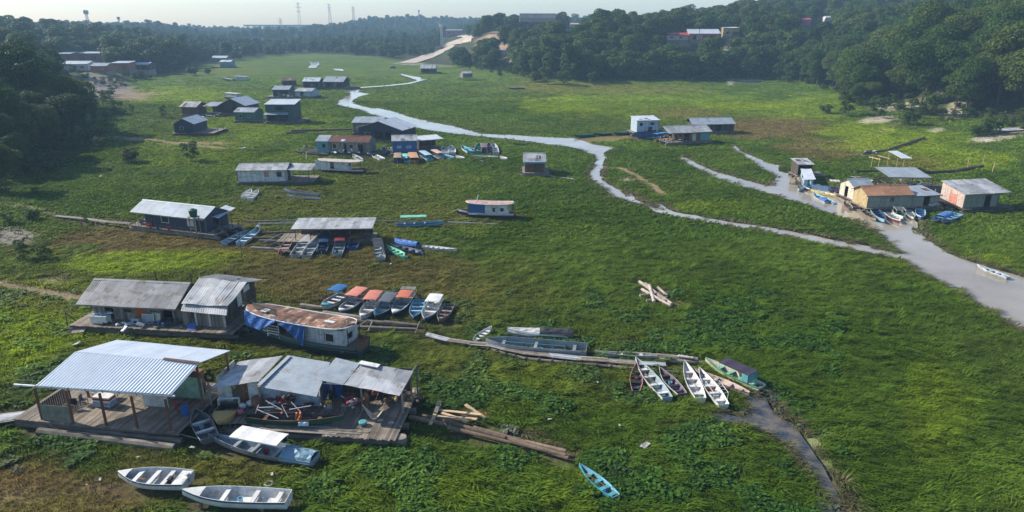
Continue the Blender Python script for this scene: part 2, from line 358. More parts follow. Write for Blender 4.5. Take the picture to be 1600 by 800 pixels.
# (u, v, ru, rv, colour, weight): bare ground, no grass stands on it
BARE = [
 (20, 370, 42, 14, ROCK, .8), (80, 438, 30, 8, DIRT, .5), (100, 490, 22, 5, DIRT, .5),
 (60, 300, 0.1, 0.1, DIRT, 0), (215, 218, 50, 2.2, DIRT, .9), (300, 224, 60, 3, DIRT, .8), (160, 143, 58, 17, ROCK, 1), (205, 150, 40, 8, DIRT, .8), (240, 146, 20, 3, DIRT, .6),
 (978, 281, 12, 3, SAND, .6), (950, 215, 45, 3.2, DRY, .9), (920, 220, 20, 3, DRY, .9), (1085, 262, 6, 2, DRY, .6),
 (1400, 176, 50, 6, SAND, .7), (1370, 191, 30, 4, SAND, .8), (1500, 172, 60, 9, ROCK, .7), (1560, 165, 50, 10, SAND, .6), (1490, 187, 26, 6, SAND, .7), (1465, 205, 14, 3, SAND, .8), (1555, 219, 40, 5, SAND, .6), (1535, 222, 20, 3, SAND, .9), (1590, 212, 30, 6, DIRT, .7),
 (1148, 115, 18, 9, SAND, .7), (1142, 128, 6, 6, SAND, .7), (1060, 113, 34, 5, SAND, .5), (1250, 83, 16, 6, RED, .5), (1240, 92, 18, 6, DIRT, .5), (1180, 118, 16, 3, SAND, .5),
 (750, 100, 12, 5, SAND, .5), (795, 106, 8, 5, SAND, .5), (640, 99, 26, 3, SAND, .6), (690, 103, 30, 2.5, SAND, .3),
 (1020, 460, 36, 9, DIRT, .5), (1062, 476, 14, 6, DRY, .7), (975, 535, 24, 6, SOIL, .7), (1040, 590, 40, 8, SOIL, .3), (1040, 663, 22, 6, DRY, .5), (1008, 696, 18, 4, SAND, .5), (960, 740, 26, 8, SOIL, .4),
 (735, 650, 28, 9, RED, .7), (780, 678, 70, 7, DIRT, .6), (840, 698, 50, 6, DIRT, .5), (880, 712, 18, 6, DIRT, .4), (690, 575, 20, 4, DRY, .4),
 (1268, 692, 20, 16, (.30, .36, .16), .9), (1288, 722, 14, 12, (.26, .33, .13), .8), (100, 718, 34, 7, SOIL, .5), (150, 760, 40, 14, DIRT, .25), (20, 775, 60, 14, DIRT, .3), (600, 505, 120, 14, SOIL, .5), (660, 520, 60, 8, SOIL, .4), (520, 470, 40, 6, SOIL, .5),
 (200, 345, 100, 5, SOIL, .5), (400, 385, 90, 8, SOIL, .4), (1470, 318, 60, 8, SOIL, .6), (1410, 285, 60, 16, SOIL, .7), (620, 248, 90, 5, SOIL, .5), (440, 300, 60, 5, SOIL, .3),
]
# lines of bare ground seen from above: (points, half width in metres, colour, weight)
LINES = [([(947, 262), (966, 262), (985, 270), (1003, 281), (1020, 291), (1033, 303)], .85, (.28, .21, .12), 1), ([(175, 213), (225, 217), (290, 225), (350, 232)], 1.1, DIRT, .9), ([(-20, 440), (60, 454), (110, 464), (150, 467)], .7, DIRT, .95),
 ([(0, 318), (60, 326), (90, 338)], .6, DIRT, .6), ([(900, 217), (950, 219), (990, 212)], 2.2, DRY, .8), ([(1290, 222), (1360, 212), (1420, 190)], .5, DIRT, .5), ([(690, 662), (760, 680), (890, 714)], .55, DIRT, .8)]
def _w(u, v, x, y, pu, pv, ru, rv, s):
    q = ((u - pu) / ru) ** 2 + ((v - pv) / rv) ** 2
    return sm((1.25 - q) / 1.0 + s)
def cover(x, y):
    """returns colour, grass height factor, bareness at ground points"""
    u, v = to_uv(x, y)
    n1 = fbm(x / 9, y / 9, 41); n2 = fbm(x / 2.6, y / 2.6, 42); n3 = fbm(x / 30, y / 30, 43, 3)
    jit = (fbm(x / 6, y / 6, 44) - .5) * 2.0
    k = sm((n1 - .35) / .3)[:, None]
    c = np.array(LUSH) * (1 - k) + np.array(MID) * k
    k2 = (sm((n3 - .45) / .2) * .35)[:, None]; c = c * (1 - k2) + np.array((.10, .125, .022)) * k2
    hf = .6 + .8 * n2
    for (pu, pv, ru, rv, col, w, h) in PATCH:
        ww = _w(u, v, x, y, pu, pv, ru, rv, jit * .9) * w
        c = c * (1 - ww[:, None]) + np.array(col) * ww[:, None]; hf = hf * (1 - ww) + h * (.6 + .7 * n2) * ww
    bare = np.zeros(len(x))
    for (pu, pv, ru, rv, col, w) in BARE:
        ww = _w(u, v, x, y, pu, pv, ru, rv, jit * .8) * w
        c = c * (1 - ww[:, None]) + np.array(col) * ww[:, None]; bare = np.maximum(bare, ww)
    for pts, hw, col, w in LINES:
        ww = sm((hw * (1.5 + jit * .5) - seg_dist(x, y, G(pts), False)) / (hw * .8)) * w
        c = c * (1 - ww[:, None]) + np.array(col) * ww[:, None]; bare = np.maximum(bare, ww)
    n4 = fbm(x / .9, y / .9, 47, 3); c = c * (.72 + .56 * n2)[:, None] * (.82 + .36 * n4)[:, None]
    dw = np.full(len(x), 9.)
    for g in WPOLY.values():
        k = np.nonzero((x > min(p[0] for p in g) - 3) & (x < max(p[0] for p in g) + 3) & (y > min(p[1] for p in g) - 3) & (y < max(p[1] for p in g) + 3))[0]
        if len(k): dw[k] = np.minimum(dw[k], seg_dist(x[k], y[k], g))
    ww = (sm((1.1 + jit * .8 - dw) / .7) * .75)[:, None]; c = c * (1 - ww) + np.array((.17, .135, .09)) * ww
    hf = hf * (.55 + .9 * n4)
    return c, hf, bare

def axis(segs):
    out = [segs[0][0]]
    for a, b, s0, s1 in segs:
        x = a
        while x < b - 1e-6:
            f = (x - a) / (b - a); x = min(b, x + s0 + (s1 - s0) * f); out.append(x)
    return out
xa = axis([(0, 70, .8, .9), (70, 200, .9, 2.5), (200, 600, 2.5, 12), (600, 1860, 12, 70)])
XS = np.array([-q for q in xa[:0:-1]] + xa)
YS = np.array([-260, -150, -80, -40, -10, 10] + axis([(20, 120, .7, .9), (120, 300, .9, 2.2), (300, 800, 2.2, 8), (800, 1920, 8, 50)]))
gx, gy = np.meshgrid(XS, YS); fx = gx.ravel(); fy = gy.ravel()
TH, TD = terrain(fx, fy)
wet = in_water(fx, fy)
TH = TH - .45 * wet
cc, hf_, bare_ = cover(fx, fy)
hillk = sm((TD - 4) / 12)
forest_soil = np.array((.045, .05, .018))[None] * (.6 + .8 * fbm(fx / 5, fy / 5, 77))[:, None]
fu, fv = to_uv(fx, fy, TH)
baremask = np.clip(bare_ * 2, 0, 1) * (fy < 480)
hk = (hillk * (1 - baremask))[:, None]
# the open slopes of the left bank stay grassy
cc = cc * (1 - hk) + forest_soil * hk
# cleared red earth on the far plateau
for (c0, rx, ry, col) in ((Vector((-2, 560, 0)), 27, 36, (.34, .235, .165)), (PT(722, 62), 20, 14, SAND), (PT(1152, 116), 9, 16, SAND)):
    w = sm(1.4 - ((fx - c0.x) / rx) ** 2 - ((fy - c0.y) / (ry * 2)) ** 2 + (fbm(fx / 8, fy / 8, 5) - .5))[:, None]
    cc = cc * (1 - w) + np.array(col) * w
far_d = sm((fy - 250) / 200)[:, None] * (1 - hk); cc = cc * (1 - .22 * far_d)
cc[wet] = (.10, .085, .06)
nx, ny = len(XS), len(YS)
idx = np.arange(nx * ny).reshape(ny, nx)
q = np.stack([idx[:-1, :-1], idx[:-1, 1:], idx[1:, 1:], idx[1:, :-1]], -1).reshape(-1, 4)
me = bpy.data.meshes.new('ground')
me.vertices.add(nx * ny); me.vertices.foreach_set('co', np.stack([fx, fy, TH], -1).ravel())
me.loops.add(q.size); me.loops.foreach_set('vertex_index', q.ravel().astype(np.int32))
me.polygons.add(len(q)); me.polygons.foreach_set('loop_start', (np.arange(len(q)) * 4).astype(np.int32))
me.polygons.foreach_set('use_smooth', np.ones(len(q), bool))
me.update()
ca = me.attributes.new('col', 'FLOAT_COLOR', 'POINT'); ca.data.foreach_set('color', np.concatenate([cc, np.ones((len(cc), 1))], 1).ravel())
ground = bpy.data.objects.new('ground', me); COL.objects.link(ground); tag(ground, 'grassy floodplain and its banks of soil', None, None, 'structure')
m = bpy.data.materials.new('ground_cover'); m.use_nodes = True; t = m.node_tree; b = t.nodes['Principled BSDF']
at = nd(t, 'ShaderNodeAttribute', attribute_name='col'); tc = nd(t, 'ShaderNodeTexCoord')
n1 = nd(t, 'ShaderNodeTexNoise'); n1.inputs['Scale'].default_value = 1.7; n1.inputs['Detail'].default_value = 8; n1.inputs['Roughness'].default_value = .75
n2 = nd(t, 'ShaderNodeTexNoise'); n2.inputs['Scale'].default_value = .25; n2.inputs['Detail'].default_value = 6; n2.inputs['Roughness'].default_value = .7
for n in (n1, n2): t.links.new(tc.outputs['Object'], n.inputs['Vector'])
r1 = nd(t, 'ShaderNodeMapRange'); r1.inputs[1].default_value = .3; r1.inputs[2].default_value = .7; r1.inputs[3].default_value = .45; r1.inputs[4].default_value = 1.5
r2 = nd(t, 'ShaderNodeMapRange'); r2.inputs[1].default_value = .3; r2.inputs[2].default_value = .7; r2.inputs[3].default_value = .75; r2.inputs[4].default_value = 1.25
t.links.new(n1.outputs[0], r1.inputs[0]); t.links.new(n2.outputs[0], r2.inputs[0])
mm = nd(t, 'ShaderNodeMath', operation='MULTIPLY'); t.links.new(r1.outputs[0], mm.inputs[0]); t.links.new(r2.outputs[0], mm.inputs[1])
mu = nd(t, 'ShaderNodeMix', data_type='RGBA', blend_type='MULTIPLY'); mu.inputs[0].default_value = 1
t.links.new(at.outputs['Color'], mu.inputs[6]); t.links.new(mm.outputs[0], mu.inputs[7]); t.links.new(mu.outputs[2], b.inputs['Base Color'])
b.inputs['Roughness'].default_value = .95; b.inputs['Specular IOR Level'].default_value = .1
bp = nd(t, 'ShaderNodeBump'); bp.inputs['Strength'].default_value = .9; bp.inputs['Distance'].default_value = .45
t.links.new(n1.outputs[0], bp.inputs['Height']); t.links.new(bp.outputs[0], b.inputs['Normal'])
me.materials.append(m)

# water sheets
wm = bpy.data.materials.new('muddy_water'); wm.use_nodes = True; t = wm.node_tree; b = t.nodes['Principled BSDF']
tc = nd(t, 'ShaderNodeTexCoord'); n1 = nd(t, 'ShaderNodeTexNoise'); n1.inputs['Scale'].default_value = .07; n1.inputs['Detail'].default_value = 8; n1.inputs['Roughness'].default_value = .65
t.links.new(tc.outputs['Object'], n1.inputs['Vector'])
mx = nd(t, 'ShaderNodeMix', data_type='RGBA'); mx.inputs[6].default_value = (.37, .35, .32, 1); mx.inputs[7].default_value = (.26, .235, .20, 1)
wr = nd(t, 'ShaderNodeMapRange'); wr.inputs[1].default_value = .4; wr.inputs[2].default_value = .66; t.links.new(n1.outputs[0], wr.inputs[0]); t.links.new(wr.outputs[0], mx.inputs[0]); t.links.new(mx.outputs[2], b.inputs['Base Color'])
b.inputs['Roughness'].default_value = .06; b.inputs['IOR'].default_value = 1.5
n3 = nd(t, 'ShaderNodeTexNoise'); n3.inputs['Scale'].default_value = .7; n3.inputs['Detail'].default_value = 6; t.links.new(tc.outputs['Object'], n3.inputs['Vector'])
bp = nd(t, 'ShaderNodeBump'); bp.inputs['Strength'].default_value = .3; bp.inputs['Distance'].default_value = .1
t.links.new(n3.outputs[0], bp.inputs['Height']); t.links.new(bp.outputs[0], b.inputs['Normal'])
pm = bpy.data.materials.new('pond_water'); pm.use_nodes = True; t = pm.node_tree; b = t.nodes['Principled BSDF']
tc = nd(t, 'ShaderNodeTexCoord'); n1 = nd(t, 'ShaderNodeTexNoise'); n1.inputs['Scale'].default_value = .9; n1.inputs['Detail'].default_value = 6; n1.inputs['Roughness'].default_value = .7
t.links.new(tc.outputs['Object'], n1.inputs['Vector'])
cr = nd(t, 'ShaderNodeValToRGB'); t.links.new(n1.outputs[0], cr.inputs[0])
cr.color_ramp.elements[0].position = .38; cr.color_ramp.elements[0].color = (.022, .035, .045, 1)
cr.color_ramp.elements[1].position = .6; cr.color_ramp.elements[1].color = (.13, .108, .085, 1)
t.links.new(cr.outputs[0], b.inputs['Base Color']); b.inputs['Roughness'].default_value = .05; b.inputs['IOR'].default_value = 1.55
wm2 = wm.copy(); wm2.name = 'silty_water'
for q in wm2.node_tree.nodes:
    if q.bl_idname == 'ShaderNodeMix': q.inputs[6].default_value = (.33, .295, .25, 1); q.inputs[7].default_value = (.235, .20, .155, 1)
names = {'upper': 'river', 'right': 'river', 'pond': 'pond', 'far_pool': 'water', 'far_sliver': 'water', 'far_link': strip([(560, 138.5), (600, 136), (640, 132), (656, 128)], [(562, 137), (600, 134.6), (638, 130.4), (651, 127)]),
 'far_creek': 'creek_water', 'far_link': 'creek_water'}
for k, (key, g) in enumerate(WPOLY.items()):
    mb = MB(); z = .03 + .006 * k
    if key.startswith('far'): z = .3 + .006 * k
    from mathutils.geometry import tessellate_polygon
    tri = tessellate_polygon([[Vector((p[0], p[1], 0)) for p in g]])
    mb.poly([(p[0], p[1], z) for p in g], [tuple(tr) if (Vector(g[tr[1]]) - Vector(g[tr[0]])).cross(Vector(g[tr[2]]) - Vector(g[tr[0]])) > 0 else tuple(tr[::-1]) for tr in tri], 0, .5)
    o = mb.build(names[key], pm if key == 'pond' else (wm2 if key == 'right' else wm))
    tag(o, {'upper': 'winding muddy river channel through the floodplain', 'right': 'wide muddy river arm passing the huts on the right', 'pond': 'dark shallow pond running to the lower edge'}.get(key, 'pale open water far up the valley'), None, None, 'structure')

# pale earth road climbing the far bank
def ribbon(name, L, Rr, mat_, label, lift=.12):
    mb = MB(); A = [PT(*p) + Vector((0, 0, lift)) for p in L]; B = [PT(*p) + Vector((0, 0, lift)) for p in Rr]
    n = 6
    def dens(q): return [q[i].lerp(q[i + 1], k / n) for i in range(len(q) - 1) for k in range(n)] + [q[-1]]
    A, B = dens(A), dens(B)
    pts = [[a.lerp(b, f) for f in (0, .33, .66, 1)] for a, b in zip(A, B)]
    for r in pts:
        for p in r: p.z = max(p.z, terr1(p.x, p.y) + lift)
    mb.grid(pts, .3, 0); o = mb.build(name, mat_); tag(o, label, None, None, 'structure'); return o
road_m = M('pale_earth', (.50, .43, .35), (.36, .29, .23), .4, .9, bump=.2)
ribbon('dirt_road', [(622, 99), (650, 91), (675, 83), (695, 76), (704, 71)], [(650, 99), (675, 91), (692, 83), (708, 74), (712, 69.5)], road_m, 'pale unpaved road climbing the far bank')
ribbon('dirt_road', [(704, 70), (722, 66), (726, 61), (714, 57)], [(712, 69), (736, 66.5), (738, 59), (722, 55.5)], road_m, 'bend of the pale unpaved road by the red building')

# ------------------------------------------------------------ haze
mb = MB(); mb.box(-1990, 1990, -300, 1990, -6, 76, 0, .5)
hz = mb.build('haze', []); tag(hz, 'thin bluish air', None, None, 'stuff')
hm = bpy.data.materials.new('haze'); hm.use_nodes = True; t = hm.node_tree; t.nodes.remove(t.nodes['Principled BSDF'])
pv = nd(t, 'ShaderNodeVolumePrincipled'); pv.inputs['Color'].default_value = (.46, .73, 1.0, 1); pv.inputs['Density'].default_value = .00031; pv.inputs['Anisotropy'].default_value = 0.0
t.links.new(pv.outputs[0], t.nodes['Material Output'].inputs['Volume']); hz.data.materials.append(hm)
# ------------------------------------------------------------ trees
def leaf_mat(name, c1, c2, c3, transl=.3):
    m = bpy.data.materials.new(name); m.use_nodes = True; t = m.node_tree; b = t.nodes['Principled BSDF']
    at = nd(t, 'ShaderNodeAttribute', attribute_name='var'); oi = nd(t, 'ShaderNodeObjectInfo')
    cr = nd(t, 'ShaderNodeValToRGB'); t.links.new(oi.outputs['Random'], cr.inputs[0]); e = cr.color_ramp.elements
    e[0].color = rgb(c1); e[1].color = rgb(c3); e.new(.5).color = rgb(c2)
    mr = nd(t, 'ShaderNodeMapRange'); mr.inputs[3].default_value = .55; mr.inputs[4].default_value = 1.5; t.links.new(at.outputs['Fac'], mr.inputs[0])
    mu = nd(t, 'ShaderNodeMix', data_type='RGBA', blend_type='MULTIPLY'); mu.inputs[0].default_value = 1
    t.links.new(cr.outputs[0], mu.inputs[6]); t.links.new(mr.outputs[0], mu.inputs[7])
    t.links.new(mu.outputs[2], b.inputs['Base Color']); b.inputs['Roughness'].default_value = .6; b.inputs['Specular IOR Level'].default_value = .12
    tr = nd(t, 'ShaderNodeBsdfTranslucent'); ms = nd(t, 'ShaderNodeMixShader'); ms.inputs[0].default_value = transl
    t.links.new(mu.outputs[2], tr.inputs[0]); t.links.new(b.outputs[0], ms.inputs[1]); t.links.new(tr.outputs[0], ms.inputs[2])
    t.links.new(ms.outputs[0], t.nodes['Material Output'].inputs[0])
    return m
leafm = leaf_mat('leaves', (.027, .062, .009), (.045, .088, .011), (.082, .108, .014))
bushm = leaf_mat('bush_leaves', (.045, .08, .016), (.06, .10, .02), (.075, .09, .022))
palmm = leaf_mat('palm_leaves', (.06, .09, .02), (.07, .10, .025), (.08, .11, .03))
barkm = M('bark', (.17, .14, .11), (.09, .075, .06), 4, .9, bump=.3)
def leaves_mesh(name, centers, radii, per, size, seed, mat_, flat=.55):
    g = np.random.default_rng(seed); V = []; A = []
    for (c, r) in zip(centers, radii):
        n = int(per * r * r)
        d = g.normal(size=(n, 3)); d /= np.linalg.norm(d, axis=1)[:, None]
        d[:, 2] = np.where(d[:, 2] < -.35, -d[:, 2], d[:, 2])
        rad = r * (g.uniform(.45, 1.08, n) ** .4)
        p = np.array(c) + d * rad[:, None] * np.array((1, 1, flat + .15))
        nr = d * .8 + np.array((0, 0, .55)) + g.normal(size=(n, 3)) * .45; nr /= np.linalg.norm(nr, axis=1)[:, None]
        a = np.cross(nr, g.normal(size=(n, 3))); a /= np.linalg.norm(a, axis=1)[:, None] + 1e-9
        b = np.cross(nr, a); s = size * g.uniform(.6, 1.4, n)[:, None]
        V.append(np.stack([p - a * s, p - b * s * .62 - nr * s * .12, p + a * s, p + b * s * .62 - nr * s * .12], 1))
        A.append(np.clip(g.uniform(.15, .85, n) * .6 + g.uniform(0, .4), 0, 1))
    V = np.concatenate(V); A = np.concatenate(A); n = len(V)
    me = bpy.data.meshes.new(name); me.vertices.add(n * 4); me.vertices.foreach_set('co', V.ravel())
    me.loops.add(n * 4); me.loops.foreach_set('vertex_index', np.arange(n * 4, dtype=np.int32))
    me.polygons.add(n); me.polygons.foreach_set('loop_start', (np.arange(n) * 4).astype(np.int32))
    me.update(); at = me.attributes.new('var', 'FLOAT', 'FACE'); at.data.foreach_set('value', A.astype(np.float32)); me.materials.append(mat_)
    return me
def crown_blobs(seed, h, w, n, low=.35, spread=.78):
    g = random.Random(seed); C = []; RR = []
    for i in range(n):
        t = (i + .5) / n; z = h * (low + (1 - low) * t ** .8) * .9
        ring = math.sin(math.pi * min(1, .18 + .82 * (1 - t) ** .7 * 1.0)) * .5 + .5 * (1 - t) ** .5
        rr = w * .5 * spread * ring * g.uniform(.35, 1.05); a = i * 2.399 + g.uniform(-.5, .5)
        C.append((math.cos(a) * rr, math.sin(a) * rr, z + g.uniform(-.06, .06) * h)); RR.append(w * g.uniform(.13, .235))
    return C, RR
def trunk_mesh(name, blobs, h, r, seed):
    g = random.Random(seed); mb = MB(); fk = Vector((g.uniform(-.4, .4), g.uniform(-.4, .4), h * .34))
    mb.tube((0, 0, -1.5), fk, r, r * .7, 8); 
    for c in blobs[::2][:9]:
        c = Vector(c); k = fk.lerp(c, .5) + Vector((0, 0, -.3)); mb.tube(fk, k, r * .5, r * .3, 6); mb.tube(k, c, r * .3, r * .08, 5)
    o = mb.build(name, barkm); me = o.data; bpy.data.objects.remove(o); return me
TREES = []      # (crown mesh, trunk mesh, height, width)
for i, (h, w, n) in enumerate(((12, 12, 19), (14, 11, 19), (11, 14, 22), (15, 13, 22), (10, 9, 15), (13, 15, 24))):
    C, RR = crown_blobs(100 + i, h, w, n, low=(.36, .3, .45, .34, .3, .45)[i])
    TREES.append((leaves_mesh('crown', C, [q * 1.16 for q in RR], 95, .23, 300 + i, leafm), trunk_mesh('trunk', C, h, .28, i), h, w))
LOWT = []
for i, (h, w, n) in enumerate(((12, 13, 16), (13, 11, 16), (10, 14, 18), (14, 12, 16))):
    C, RR = crown_blobs(200 + i, h, w, n, low=.25)
    LOWT.append(leaves_mesh('crown_far', C, [q * 1.25 for q in RR], 17, .55, 400 + i, leafm))
BUSH = []
for i, (h, w, n) in enumerate(((2.6, 3.0, 10), (3.4, 2.6, 11), (2.2, 3.6, 12))):
    C, RR = crown_blobs(500 + i, h, w, n, low=.18, spread=.85)
    BUSH.append((leaves_mesh('foliage', C, RR, 420, .11, 600 + i, bushm), trunk_mesh('stem', C, h, .06, 50 + i), h, w))
def palm_meshes(seed):
    g = random.Random(seed); mb = MB(); H = g.uniform(8, 11); top = Vector((g.uniform(-.6, .6), g.uniform(-.6, .6), H))
    mb.tube((0, 0, -1), top * .5, .17, .13, 7); mb.tube(top * .5, top, .13, .11, 7)
    o = mb.build('trunk', barkm); tm = o.data; bpy.data.objects.remove(o)
    mb = MB()
    for k in range(17):
        a = k * 2.399; up = g.uniform(.1, 1.0); L = g.uniform(2.6, 3.6); prev = []
        for j in range(7):
            f = j / 6; r = L * f * (1 - .18 * f); z = up * 1.7 * f - 2.3 * f * f
            prev.append(top + Vector((math.cos(a) * r, math.sin(a) * r, z)))
        sd = Vector((-math.sin(a), math.cos(a), 0))
        for j in range(6):
            p0, p1 = prev[j], prev[j + 1]; w = .75 * math.sin(math.pi * (.12 + .85 * (j + .5) / 6))
            for s in (-1, 1):
                q = (p0 + p1) * .5 + sd * s * w + Vector((0, 0, -w * .45))
                for e in (0, .5): 
                    a0 = p0.lerp(p1, e); mb.poly([a0, a0.lerp(p1, .35 + .0 * e), q + (p1 - p0) * (e * .5 + .15), q + (p1 - p0) * (e * .5 - .02)], [(0, 1, 2, 3)])
    o = mb.build('crown', palmm); cm = o.data; bpy.data.objects.remove(o)
    return cm, tm
PALMS = [palm_meshes(7), palm_meshes(8)]
def plant(name, label, cat, cm, tm, loc, s, rz, group, parts=('crown', 'trunk')):
    o = thing(name, label, cat, loc, rz, group); o.scale = (s, s, s * rnd.uniform(.9, 1.12)) if isinstance(s, float) else s
    for nme, me_ in ((parts[0], cm), (parts[1], tm)):
        c = bpy.data.objects.new(nme, me_); COL.objects.link(c); c.parent = o
    return o

# forest stands: jittered sites on the banks
CLEAR = []      # (x, y, radius) kept free of trees: houses, road
def clear(p, r): CLEAR.append((p.x, p.y, r))
for (u, v, r) in ((635, 98, 8), (650, 95, 9), (670, 87, 10), (690, 79, 10), (706, 72, 12), (722, 66, 14), (732, 63, 14), (720, 57, 14), (712, 50, 22), (740, 64, 16), (730, 66, 14), (700, 80, 10), (680, 92, 9)): clear(PT(u, v), r)
for (u, v, r) in ((160, 143, 20), (130, 140, 14), (200, 150, 18), (240, 146, 16), (230, 130, 16), (180, 118, 12), (150, 120, 12), (290, 118, 22), (260, 132, 18), (210, 170, 14)): clear(PT(u, v), r)
def sites(y0, y1, sp, xr):
    out = []
    y = y0
    while y < y1:
        x = -xr(y)
        while x < xr(y):
            out.append((x + rnd.uniform(-.42, .42) * sp, y + rnd.uniform(-.42, .42) * sp)); x += sp
        y += sp
    return out
def ok_clear(x, y):
    for a, b, r in CLEAR:
        if (x - a) ** 2 + (y - b) ** 2 < r * r: return False
    return True
# ------------------------------------------------------------ houses
VIEW = [(744, 826, 38, 47, 600), (628, 700, 74, 102, 640), (690, 740, 58, 74, 740)]   # what the clearings on the banks leave in view
I4 = Matrix.Identity(4)
def part(name, mb, mats, root, T=None, label=None, smooth=False):
    if T is not None: mb.v = [tuple(T @ Vector(p)) for p in mb.v]
    o = mb.build(name, mats, root, smooth)
    if label: o['label'] = label
    return o
def root_inv(o):
    return (Matrix.Translation(o.location) @ Matrix.Rotation(o.rotation_euler.z, 4, 'Z')).inverted()
def board_wall(mb, side, s0, s1, fix, z0, ztop, holes, bw=.24, th=.05, horiz=False):
    """boards with real openings; side f/b runs along x at y=fix, l/r along y at x=fix"""
    n = max(1, round((s1 - s0) / bw)); w = (s1 - s0) / n
    for i in range(n):
        a, b = s0 + i * w, s0 + (i + 1) * w; c = (a + b) / 2; zt = ztop(c) if callable(ztop) else ztop
        zt -= rnd.uniform(0, .02); off = rnd.uniform(-.012, .012)
        spans = [(z0, zt)]
        for (h0, h1, hz0, hz1) in holes:
            if h0 <= c <= h1:
                ns = []
                for (p, q) in spans:
                    if hz0 > p: ns.append((p, min(q, hz0)))
                    if hz1 < q: ns.append((max(p, hz1), q))
                spans = ns
        va = rnd.random()
        for (p, q) in spans:
            if q - p < .02: continue
            if side in 'fb': mb.box(a, b - .006, fix - th / 2 + off, fix + th / 2 + off, p, q, 0, va)
            else: mb.box(fix - th / 2 + off, fix + th / 2 + off, a, b - .006, p, q, 0, va)
def opening(root, T, side, h0, h1, z0, z1, fix, kind, mat_):
    """window or door set in a wall opening"""
    sg = {'f': -1, 'b': 1, 'l': -1, 'r': 1}[side]
    def bx(mb, a, b, d0, d1, p, q, m=0):
        lo, hi = sorted((fix + sg * d0, fix + sg * d1))
        if side in 'fb': mb.box(a, b, lo, hi, p, q, m)
        else: mb.box(lo, hi, a, b, p, q, m)
    if kind == 'o': return
    if kind in 'wW':
        mb = MB(); t = .07
        bx(mb, h0, h1, -.03, .045, z1 - t, z1); bx(mb, h0, h1, -.03, .045, z0, z0 + t)
        bx(mb, h0, h0 + t, -.03, .043, z0 + t, z1 - t); bx(mb, h1 - t, h1, -.03, .043, z0 + t, z1 - t)
        w = part('window', mb, mat_ or paint('white', (.7, .7, .68)), root, T)
        mb = MB(); bx(mb, h0 + t, h1 - t, -.015, .005, z0 + t, z1 - t); part('pane', mb, glass_dark, w, T)
    elif kind in 'dc':
        mb = MB(); k = max(2, round((h1 - h0) / .25)); s = (h1 - h0) / k
        for i in range(k): bx(mb, h0 + i * s, h0 + (i + 1) * s - .01, -.02 - .004 * (i % 2), .02, z0 + .02, z1 - .02)
        bx(mb, h0 + .03, h1 - .03, .02, .045, z0 + .3, z0 + .4); bx(mb, h0 + .03, h1 - .03, .02, .045, z1 - .4, z1 - .3)
        d = part('door' if kind == 'd' else 'shutter', mb, mat_ or wood_grey, root, T)
        if kind == 'd':
            mb = MB(); bx(mb, h1 - .16, h1 - .11, .02, .08, z0 + 1.0, z0 + 1.12); part('handle', mb, steel, d, T)
